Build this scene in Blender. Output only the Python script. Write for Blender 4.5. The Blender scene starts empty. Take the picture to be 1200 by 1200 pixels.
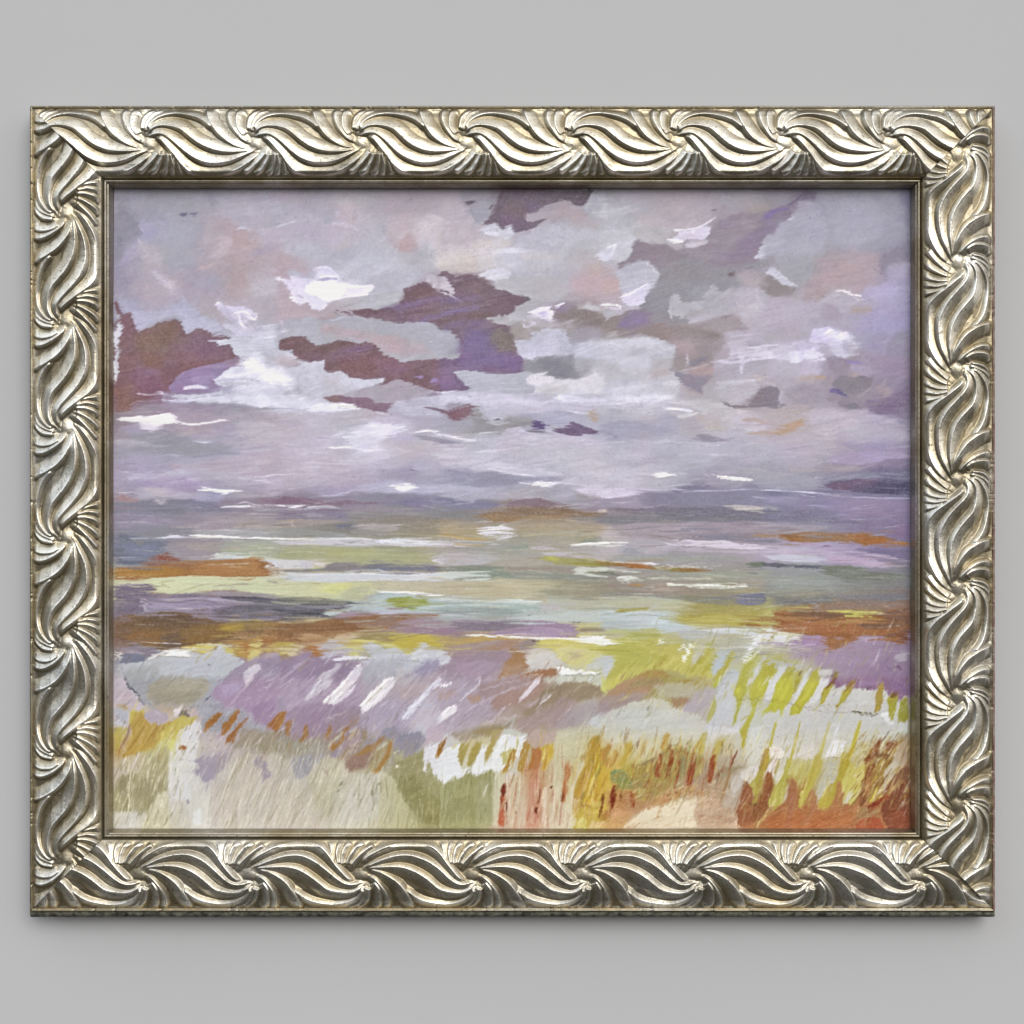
GAIN = .94
SAT = .76
CONTRAST = 1.10
DCAM = 1.1
WSTR = .99
WDIR = (.22, 0, .975)
LEFTSKY = (1.30, 1.42, 1.60, 1)
WORLD = [(0.0, (.03, .027, .02, 1)), (.485, (.05, .046, .036, 1)), (.53, (.24, .235, .225, 1)), (.595, (1.02, 1.01, 1.0, 1)), (1.0, (1.05, 1.05, 1.05, 1))]
SUNS = [('soft_key_sun', (.30, -1.0, .52), 1.80, 40, (1.0, .985, .965))]  # key light is a soft sun from the upper right, not a window
import bpy, math, re
import numpy as np

# ------------------------------------------------------------------ units
S = 0.000544                      # metres per unit used below (one photo pixel on the wall plane)
def WX(x): return (x - 600.0) * S
def WZ(y): return (600.0 - y) * S   # up is +Z, the wall is the XZ plane, the viewer is at -Y

scene = bpy.context.scene
col = scene.collection

# ------------------------------------------------------------------ noise helpers
def vnoise(u, v, seed, n=256):
    rs = np.random.RandomState(seed)
    t = rs.rand(n, n).astype(np.float32)
    iu = np.floor(u).astype(np.int64); iv = np.floor(v).astype(np.int64)
    fu = (u - iu).astype(np.float32); fv = (v - iv).astype(np.float32)
    fu = fu*fu*(3-2*fu); fv = fv*fv*(3-2*fv)
    a = t[iu % n, iv % n]; b = t[(iu+1) % n, iv % n]
    c = t[iu % n, (iv+1) % n]; d = t[(iu+1) % n, (iv+1) % n]
    return (a*(1-fu)+b*fu)*(1-fv) + (c*(1-fu)+d*fu)*fv
def fbm(x, y, s, seed, octv=3):
    o = 0; amp = 1; tot = 0
    for k in range(octv):
        o = o + amp*vnoise(x/s*(2**k)+17.3*k, y/s*(2**k)+9.1*k, seed+k); tot += amp; amp *= .55
    return o/tot
def sstep(a, b, x):
    t = np.clip((x-a)/(b-a), 0, 1); return t*t*(3-2*t)
def srgb2lin(c):
    return np.where(c <= .04045, c/12.92, ((np.maximum(c, 0)+.055)/1.055)**2.4)

# ------------------------------------------------------------------ painter
R = 1.3                                             # paint cells per unit
PX0, PX1, PY0, PY1 = 126.0, 1074.0, 215.0, 979.0
NX = int((PX1-PX0)*R)+1; NY = int((PY1-PY0)*R)+1
gx = np.linspace(PX0, PX1, NX, dtype=np.float32)
gy = np.linspace(PY0, PY1, NY, dtype=np.float32)
GX, GY = np.meshgrid(gx, gy)                        # row = y
_br = {}
def bristle(ang):
    k = int(round(ang/5.0))*5
    if k not in _br:
        a = math.radians(k)
        u = GX*math.cos(a) - GY*math.sin(a); w = GX*math.sin(a) + GY*math.cos(a)
        w = w + 26*fbm(GX, GY, 80, 5+k % 7, 2) + 3*fbm(GX, GY, 14, 8, 2)
        n = .5*vnoise(u/46, w/1.5, 11) + .3*vnoise(u/25, w/3.4, 12) + .2*vnoise(u/9, w/1.1, 13)
        n = (n-n.mean())/n.std()
        _br[k] = np.clip(n, -2.5, 2.5).astype(np.float32)
    return _br[k]
EN = (fbm(GX, GY, 9, 21, 4)-.5)*2.6                 # ragged edges
EN2 = (fbm(GX, GY, 3.2, 31, 2)-.5)*2.0
MOT = (fbm(GX, GY, 26, 41, 4)-.5)*2.4               # pigment mottling
def seg_dist(px, py, pts):
    best = np.full(px.shape, 1e9, np.float32); tt = np.zeros(px.shape, np.float32)
    n = len(pts)-1
    L = [math.hypot(pts[i+1][0]-pts[i][0], pts[i+1][1]-pts[i][1])+1e-6 for i in range(n)]
    T = sum(L); acc = 0
    for i in range(n):
        ax, ay = pts[i]; bx, by = pts[i+1]; dx, dy = bx-ax, by-ay
        t = np.clip(((px-ax)*dx+(py-ay)*dy)/(dx*dx+dy*dy+1e-9), 0, 1)
        d = np.hypot(px-ax-t*dx, py-ay-t*dy)
        m = d < best
        best = np.where(m, d, best); tt = np.where(m, (acc+t*L[i])/T, tt)
        acc += L[i]
    return best, tt
def inside(px, py, pts):
    r = np.zeros(px.shape, bool); n = len(pts)
    for i in range(n):
        x1, y1 = pts[i]; x2, y2 = pts[(i+1) % n]
        if y1 == y2: continue
        c = ((y1 > py) != (y2 > py)) & (px < (x2-x1)*(py-y1)/(y2-y1)+x1)
        r ^= c
    return r
def smooth_open(pts):
    if len(pts) < 3: return pts
    P = [pts[0]]+pts+[pts[-1]]; o = []
    for i in range(1, len(P)-2):
        p0, p1, p2, p3 = P[i-1], P[i], P[i+1], P[i+2]
        for k in range(4):
            t = k/4.0
            o.append(tuple(.5*((2*p1[j])+(-p0[j]+p2[j])*t+(2*p0[j]-5*p1[j]+4*p2[j]-p3[j])*t*t+(-p0[j]+3*p1[j]-3*p2[j]+p3[j])*t**3) for j in (0, 1)))
    o.append(pts[-1]); return o
def paint():
    items = []; samples = []
    tx = ty = 0.0; row = 0
    for ln in PAINT.strip().split('\n'):
        f = ln.split()
        if f[0] == 'T':
            tx, ty = float(f[1]), float(f[2]); row = 0
        elif f[0] == 'g':
            for k, h in enumerate(f[1:]):
                samples.append((tx+(100+200*k)/6.0, ty+(100+200*row)/6.0, h))
            row += 1
        else:
            o = f[1].split(','); d = dict(s=1.2, e=1.2, a=100, v=4, b=None, d=0, w=8)
            for q in o[1:]: d[q[0]] = float(q[1:])
            v = [float(q) for q in f[2:]]
            if len(v) < 4: v = v+[v[0]+4, v[1]]
            pts = [(tx+v[i]/6.0, ty+v[i+1]/6.0) for i in range(0, len(v)-1, 2)]
            if pts[0] == pts[-1] and len(pts) == 2: pts[1] = (pts[1][0]+1.5, pts[1][1]+.5)
            items.append((f[0], o[0], d, pts, tx, ty))
    def rgb(h): return np.array([int(h[i:i+2], 16) for i in (0, 2, 4)], np.float32)
    # soft underpainting from scattered notes of colour
    acc = np.zeros((NY, NX, 3), np.float32); wt = np.zeros((NY, NX), np.float32)+1e-9
    sg = 13.0
    WXx = GX + 9*MOT; WYy = GY + 9*(fbm(GX, GY, 22, 51, 3)-.5)*2
    for x, y, h in samples:
        x0 = max(0, int((x-60-PX0)*R)); x1 = min(NX, int((x+60-PX0)*R)); y0 = max(0, int((y-60-PY0)*R)); y1 = min(NY, int((y+60-PY0)*R))
        if x1 <= x0 or y1 <= y0: continue
        sl = (slice(y0, y1), slice(x0, x1))
        w = np.exp(-((WXx[sl]-x)**2+(WYy[sl]-y)**2)/(2*sg*sg))
        acc[sl] += w[..., None]*rgb(h); wt[sl] += w
    C = acc/wt[..., None]
    H = np.zeros((NY, NX), np.float32)
    for kind, h, d, pts, tx, ty in items:
        c = rgb(h)
        if d['s'] > 1.5: d['s'] = 1.5+(d['s']-1.5)*2.6
        if kind == 'l': pts = smooth_open(pts)
        pad = d['s']*.8+d['e']*2+(d['w']/12.0 if kind == 'l' else 0)+2
        xs = [p[0] for p in pts]; ys = [p[1] for p in pts]
        x0 = max(0, int((min(xs)-pad-PX0)*R)); x1 = min(NX, int((max(xs)+pad-PX0)*R)+2)
        y0 = max(0, int((min(ys)-pad-PY0)*R)); y1 = min(NY, int((max(ys)+pad-PY0)*R)+2)
        if x1 <= x0 or y1 <= y0: continue
        sl = (slice(y0, y1), slice(x0, x1)); X = GX[sl]; Y = GY[sl]
        if d['b'] is None:
            if kind == 'l':
                ang = math.degrees(math.atan2(-(pts[-1][1]-pts[0][1]), pts[-1][0]-pts[0][0]))
            else: ang = 8
        else: ang = d['b']
        B = bristle(ang)[sl]
        if kind == 'p':
            dd, _ = seg_dist(X, Y, pts+[pts[0]])
            sd = np.where(inside(X, Y, pts), dd, -dd)
            sd = sd + d['e']*(EN[sl]*.9+EN2[sl]*.35) + .25*d['e']*B
        else:
            dd, t = seg_dist(X, Y, pts)
            wd = d['w']*1.12/12.0*(.5+.5*np.sqrt(np.clip(np.sin(np.pi*np.clip(t, .02, .98)), 0, 1)))
            sd = wd - dd + .18*B*min(1.0, d['w']/10) + .25*EN2[sl]*min(1, d['w']/14)
        s = max(.8, d['s'])
        if kind == 'l' and d['w'] <= 7 and c.mean() < 150: d['a'] *= .55
        if kind == 'l' and ty < 780 and d['w'] < 16: s = max(s, 1.8); d['a'] *= .86
        if kind == 'l' and d['w'] > 16: s = max(s, d['w']/16.0)
        a = np.clip(sd/s+.5, 0, 1); a = a*a*(3-2*a)*d['a']/100.0
        if s >= 1.5: a = a*np.clip(1+.07*B+.05*EN2[sl], 0, 1)
        if tx > 140: a = a*sstep(tx, tx+9.5, X+2*EN2[sl])
        if ty > 230: a = a*sstep(ty, ty+9.5, Y+2*EN2[sl])
        if d['d'] > 0:
            q = d['d']/100.0
            a = a*sstep(q*1.7-1.35, q*1.7-.55, B*.8+EN2[sl]*.3+.25)
        cc = c + (d['v']*(.34*B+.42*MOT[sl]+.25*EN2[sl]))[..., None]
        C[sl] = C[sl]*(1-a[..., None]) + cc*a[..., None]
        lum = c.mean()
        if s <= 1.3 and d['a'] >= 85:
            th = .16 + .55*max(0, (lum-200)/45.0)
            H[sl] = H[sl]*(1-a*.8) + a*(th*.5+.04*B)
        else:
            H[sl] = H[sl]*(1-.7*a) + .02*B*a
    for hx, al, pts in (
        ('E9E6F0', .75, [(283, 424), (300, 432), (330, 447), (352, 468)]), ('DEDCEA', .6, [(296, 408), (306, 424), (322, 440)]),
        ('D8DAE8', .5, [(196, 470), (250, 466), (300, 470), (360, 472)]), ('E0DDEA', .55, [(400, 508), (430, 506), (470, 498)]),
        ('D9D5E6', .5, [(520, 470), (580, 466), (640, 474)]), ('DAD8E8', .45, [(640, 472), (720, 470), (800, 474)]),
        ('D6D4E4', .45, [(700, 405), (740, 400), (790, 408)]), ('D9D6E6', .5, [(860, 415), (920, 411), (965, 414)]),
        ('E4E0F0', .55, [(968, 392), (990, 396), (1004, 404)]), ('CFCEDD', .5, [(600, 372), (640, 380), (680, 376)]),
        ('D8D4E6', .45, [(180, 320), (200, 335), (215, 350)]), ('D6CEDA', .4, [(540, 290), (590, 300), (640, 296)]),
        ('DCD9E6', .45, [(150, 560), (220, 556), (300, 562)]), ('D6D2E0', .4, [(520, 540), (600, 546), (690, 540)])):
        dd, t = seg_dist(GX, GY, smooth_open(pts)); sd = 7.5*(.3+.7*np.sin(np.pi*np.clip(t, .03, .97)))-dd+1.6*bristle(10)+2*EN2+2.5*MOT
        a = (sstep(-3, 7, sd)*al)[..., None]; C = C*(1-a)+rgb(hx)*a
    # every edge is dragged along the brush direction of its part of the sheet
    def bil(A, xx, yy):
        px = np.clip((xx-PX0)*R, 0, NX-1.001); py = np.clip((yy-PY0)*R, 0, NY-1.001)
        ix = px.astype(int); iy = py.astype(int); fx = px-ix; fy = py-iy
        if A.ndim == 3: fx = fx[..., None]; fy = fy[..., None]
        return (A[iy, ix]*(1-fx)+A[iy, ix+1]*fx)*(1-fy)+(A[iy+1, ix]*(1-fx)+A[iy+1, ix+1]*fx)*fy
    w_sky = 1-sstep(440, 520, GY); w_low = sstep(755, 800, GY); w_mid = 1-w_sky-w_low
    def drag(k, off):
        dx = 0; dy = 0
        for ww, an, am in ((w_sky, 20, 1.25), (w_mid, 0, 3.8), (w_low, 65, 1.5)):
            B = bristle(an) if off == 0 else bristle(an+10*off)
            q = ww*am*k*B
            dx = dx+q*math.cos(math.radians(an)); dy = dy-q*math.sin(math.radians(an))
        return bil(C, GX+dx+.8*EN2, GY+dy+.8*MOT)
    C = .6*drag(1.0, 0)+.4*drag(.55, 1)
    # broken strokes that drag neighbouring colours into each other
    rs = np.random.RandomState(7)
    def stroke(x, y, an, ln, wd, c, al, sim, hgt=.014, soft=1.3):
        dx = math.cos(an)*ln; dy = -math.sin(an)*ln; bow = rs.normal(0, .07 if wd > .9 and ln < 30 else .015)*ln
        pts = smooth_open([(x-dx/2, y-dy/2), (x-dy/ln*bow, y+dx/ln*bow), (x+dx/2, y+dy/2)])
        pad = wd+2
        xs = [p[0] for p in pts]; ys = [p[1] for p in pts]
        x0 = max(0, int((min(xs)-pad-PX0)*R)); x1 = min(NX, int((max(xs)+pad-PX0)*R)+2)
        y0 = max(0, int((min(ys)-pad-PY0)*R)); y1 = min(NY, int((max(ys)+pad-PY0)*R)+2)
        if x1-x0 < 3 or y1-y0 < 3: return
        sl = (slice(y0, y1), slice(x0, x1)); X = GX[sl]; Y = GY[sl]
        dd, t = seg_dist(X, Y, pts)
        sd = wd*(.35+.65*np.sin(np.pi*np.clip(t, .03, .97))) - dd + .6*EN2[sl]
        a = np.clip(sd/soft+.5, 0, 1)*al
        if sim: a = a*np.exp(-((C[sl]-c)**2).sum(-1)/(sim*sim))
        C[sl] = C[sl]*(1-a[..., None]) + c*a[..., None]
        H[sl] += a*hgt
    def pick(x, y):
        return C[min(NY-1, max(0, int((y-PY0)*R))), min(NX-1, max(0, int((x-PX0)*R)))].copy()
    for k in range(2200):
        x = rs.uniform(PX0, PX1); y = rs.uniform(PY0, 600)
        an = math.radians(rs.normal(22, 35) if y < 470 else rs.normal(4, 7))
        c = pick(x+rs.normal(0, 9), y+rs.normal(0, 6)); stroke(x, y, an, rs.uniform(8, 26), rs.uniform(3, 9), c+rs.normal(0, 5)+rs.normal(0, 2.2, 3), rs.uniform(.15, .45), 34, .01, rs.uniform(2, 6))
    for k in range(15000):
        x = rs.uniform(PX0, PX1); y = rs.uniform(PY0, PY1)
        if y < 470:
            an = math.radians(rs.normal(20, 30)); ln = rs.uniform(4, 15); wd = rs.uniform(.7, 3.6)
            c = pick(x+rs.normal(0, 4), y+rs.normal(0, 3)); stroke(x, y, an, ln, wd, c+rs.normal(0, 4)+rs.normal(0, 1.6, 3), rs.uniform(.2, .6), 42)
        elif y < 590:
            an = math.radians(rs.normal(4, 7)); ln = rs.uniform(8, 34); wd = rs.uniform(.5, 2.2)
            c = pick(x+rs.normal(0, 7), y+rs.normal(0, 4)); stroke(x, y, an, ln, wd, c+rs.normal(0, 5)+rs.normal(0, 1.6, 3), rs.uniform(.25, .7), 48)
        elif y < 765:
            an = math.radians(rs.normal(0, 2.2)); ln = rs.uniform(10, 52); wd = rs.uniform(.35, 1.5)
            c = pick(x+rs.normal(0, 14), y+rs.normal(0, 5.5)); stroke(x, y, an, ln, wd, c+rs.normal(0, 6), rs.uniform(.25, .75), 0 if rs.rand() < .45 else 50)
        else:
            m = 68 if y > 850 else 52
            an = math.radians(rs.normal(m, 9)); ln = rs.uniform(5, 24); wd = rs.uniform(.3, 1.2)
            c = pick(x+rs.normal(0, 4), y+rs.normal(0, 8)); stroke(x, y, an, ln, wd, c+rs.normal(0, 8), rs.uniform(.25, .75), 0 if rs.rand() < .35 else 55)
    # dry grass hairs scratched over the lower field, in the colours of each stretch
    def hairs(n, xa, xb, ya, yb, ang, cols, l0, l1, al, w=.45):
        for k in range(n):
            hx = cols[rs.randint(len(cols))]; c = rgb(hx)
            stroke(rs.uniform(xa, xb), rs.uniform(ya, yb), math.radians(rs.normal(ang, 6)), rs.uniform(l0, l1), rs.uniform(.3, w+.3), c, al*rs.uniform(.5, 1), 0)
    hairs(420, 250, 460, 870, 968, 69, ['EFE9DC', 'A2957A', 'E4DCD6', '8F8468', 'D9D0B4'], 10, 34, .36)
    hairs(160, 135, 215, 890, 968, 74, ['E6E0C4', '8F8A62', 'C9C49C', 'F0ECDC'], 6, 20, .6)
    hairs(160, 420, 590, 905, 968, 84, ['8A8A58', 'BDBB90', 'D8D6BC', '77784C'], 6, 26, .4)
    hairs(160, 590, 700, 880, 968, 85, ['E8E0D4', 'C98C7C', 'D4B0A0', 'C4B484', 'B4604C'], 10, 34, .5)
    hairs(220, 680, 830, 860, 940, 74, ['C8A040', '9C7434', 'E0CC70', 'A85C34', '8C9050', 'D8C890'], 7, 24, .6)
    hairs(120, 740, 860, 870, 925, 72, ['8C3C24', 'B06040', '7C6848', 'C8B080'], 5, 16, .65)
    hairs(200, 700, 850, 915, 968, 30, ['C08868', 'E4D0C0', 'A87050', 'D8B098'], 4, 12, .5)
    hairs(260, 870, 1060, 860, 950, 70, ['D0C468', 'B49C44', 'E4DCA8', 'C8C8B8', 'A89050'], 8, 26, .5)
    hairs(150, 1000, 1068, 860, 950, 55, ['6C4030', 'D4C088', 'E0D8CC', '945C34', 'B89C50'], 6, 20, .7)
    hairs(200, 900, 1066, 945, 972, 20, ['C0704C', '8C4430', 'B86448', 'A45038'], 6, 22, .4)
    hairs(200, 760, 1050, 730, 840, 66, ['D8D070', 'A8A038', 'E8E8E8', 'C8C8A0', '98944C'], 6, 20, .45)
    hairs(260, 250, 640, 790, 870, 45, ['C8B8CC', '98849C', 'E0D8E4', 'AC94AC', 'BCA4A4'], 8, 26, .4)
    hairs(160, 135, 480, 840, 890, 62, ['B48448', 'D8CCAC', '9C7C50', 'C8B4B8', '88705C'], 5, 16, .5)
    hairs(260, 128, 1070, 600, 765, 1, ['E4E4E8', '6E6A74', 'C4B070', 'A89CB0', '8C6848', 'D8D4B8', 'B4C4C4'], 12, 50, .38, .3)
    hairs(120, 128, 1070, 480, 600, 3, ['E2DFEA', '8F8AA0', 'CFC6D8', 'A59CB4'], 12, 40, .4, .3)
    # dry pigment grain, brush drag and slow hue drift over the sheet
    g1 = vnoise(GX/1.15, GY/1.15, 61)-.5; g2 = vnoise(GX/2.3, GY/2.3, 62)-.5
    low = sstep(700, 860, GY)
    bb = bristle(10)*(1-low)+bristle(70)*low
    lm = C.mean(-1); gran = 1+1.8*(1-sstep(110, 165, lm))
    C += ((3.4*g1+4.2*g2)*gran+.35*bb+1.5*EN2)[..., None]
    hue = (fbm(GX, GY, 38, 71, 3)-.5)
    C += hue[..., None]*np.array([7, -1, 4], np.float32)*(1-.5*low)[..., None]
    hue = (fbm(GX, GY, 30, 75, 3)-.5)
    C += hue[..., None]*np.array([-1, 2, 6], np.float32)
    H += .003*bb + .012*g1
    C = np.clip(C, 0, 255)
    # granulated pigment: pale flecks in the dark washes, grey flecks in the pale ones
    fl = vnoise(GX/1.5, GY/1.3, 81)*.6+vnoise(GX/.9, GY/.9, 82)*.4
    dark = 1-sstep(125, 170, C.mean(-1))
    patch = sstep(.42, .62, fbm(GX, GY, 30, 83, 3))
    C += (sstep(.66, .80, fl)*dark*(.4+.6*patch))[..., None]*np.array([20, 18, 26], np.float32)
    C -= (sstep(.74, .86, fl)*(1-dark)*patch)[..., None]*np.array([20, 20, 14], np.float32)
    sky = (1-sstep(590, 640, GY))
    over = np.maximum(C[..., 1]-(C[..., 0]+C[..., 2])/2+3.0, 0)*sky
    C[..., 1] -= over*.75
    C[..., 0] += .7*np.maximum(C[..., 1]-C[..., 0]+1.5, 0)*sky; C[..., 2] += sky*2.0
    def blur(A, r):
        k = np.exp(-(np.arange(-3*r, 3*r+1)/float(r))**2/2).astype(np.float32); k /= k.sum(); n = len(k)//2
        P = np.pad(A, ((n, n), (0, 0), (0, 0)), 'edge'); A = sum(w*P[i:i+A.shape[0]] for i, w in enumerate(k))
        P = np.pad(A, ((0, 0), (n, n), (0, 0)), 'edge'); return sum(w*P[:, i:i+A.shape[1]] for i, w in enumerate(k))
    L0 = C.mean(-1, keepdims=True)
    C = C + .20*(L0-blur(L0, 16)) + .18*(L0-blur(L0, 2))
    lm = (C*np.array([.3, .55, .15], np.float32)).sum(-1, keepdims=True)
    C = lm + (C-lm)*SAT
    C += (sky*.38*np.maximum(lm[..., 0]-190, 0))[..., None]
    C += (.20*np.maximum(150-lm[..., 0], 0))[..., None]*np.array([1, 1, 1.08], np.float32)
    warm = sstep(845, 880, GY)*(.45+.55*sstep(430, 620, GX))
    C += warm[..., None]*np.array([4, 1, -11], np.float32)
    C += sky[..., None]*np.array([.5, -.5, 3.5], np.float32)
    C = 178 + (C-178)*CONTRAST
    return np.clip(C, 8, 250), H
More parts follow.
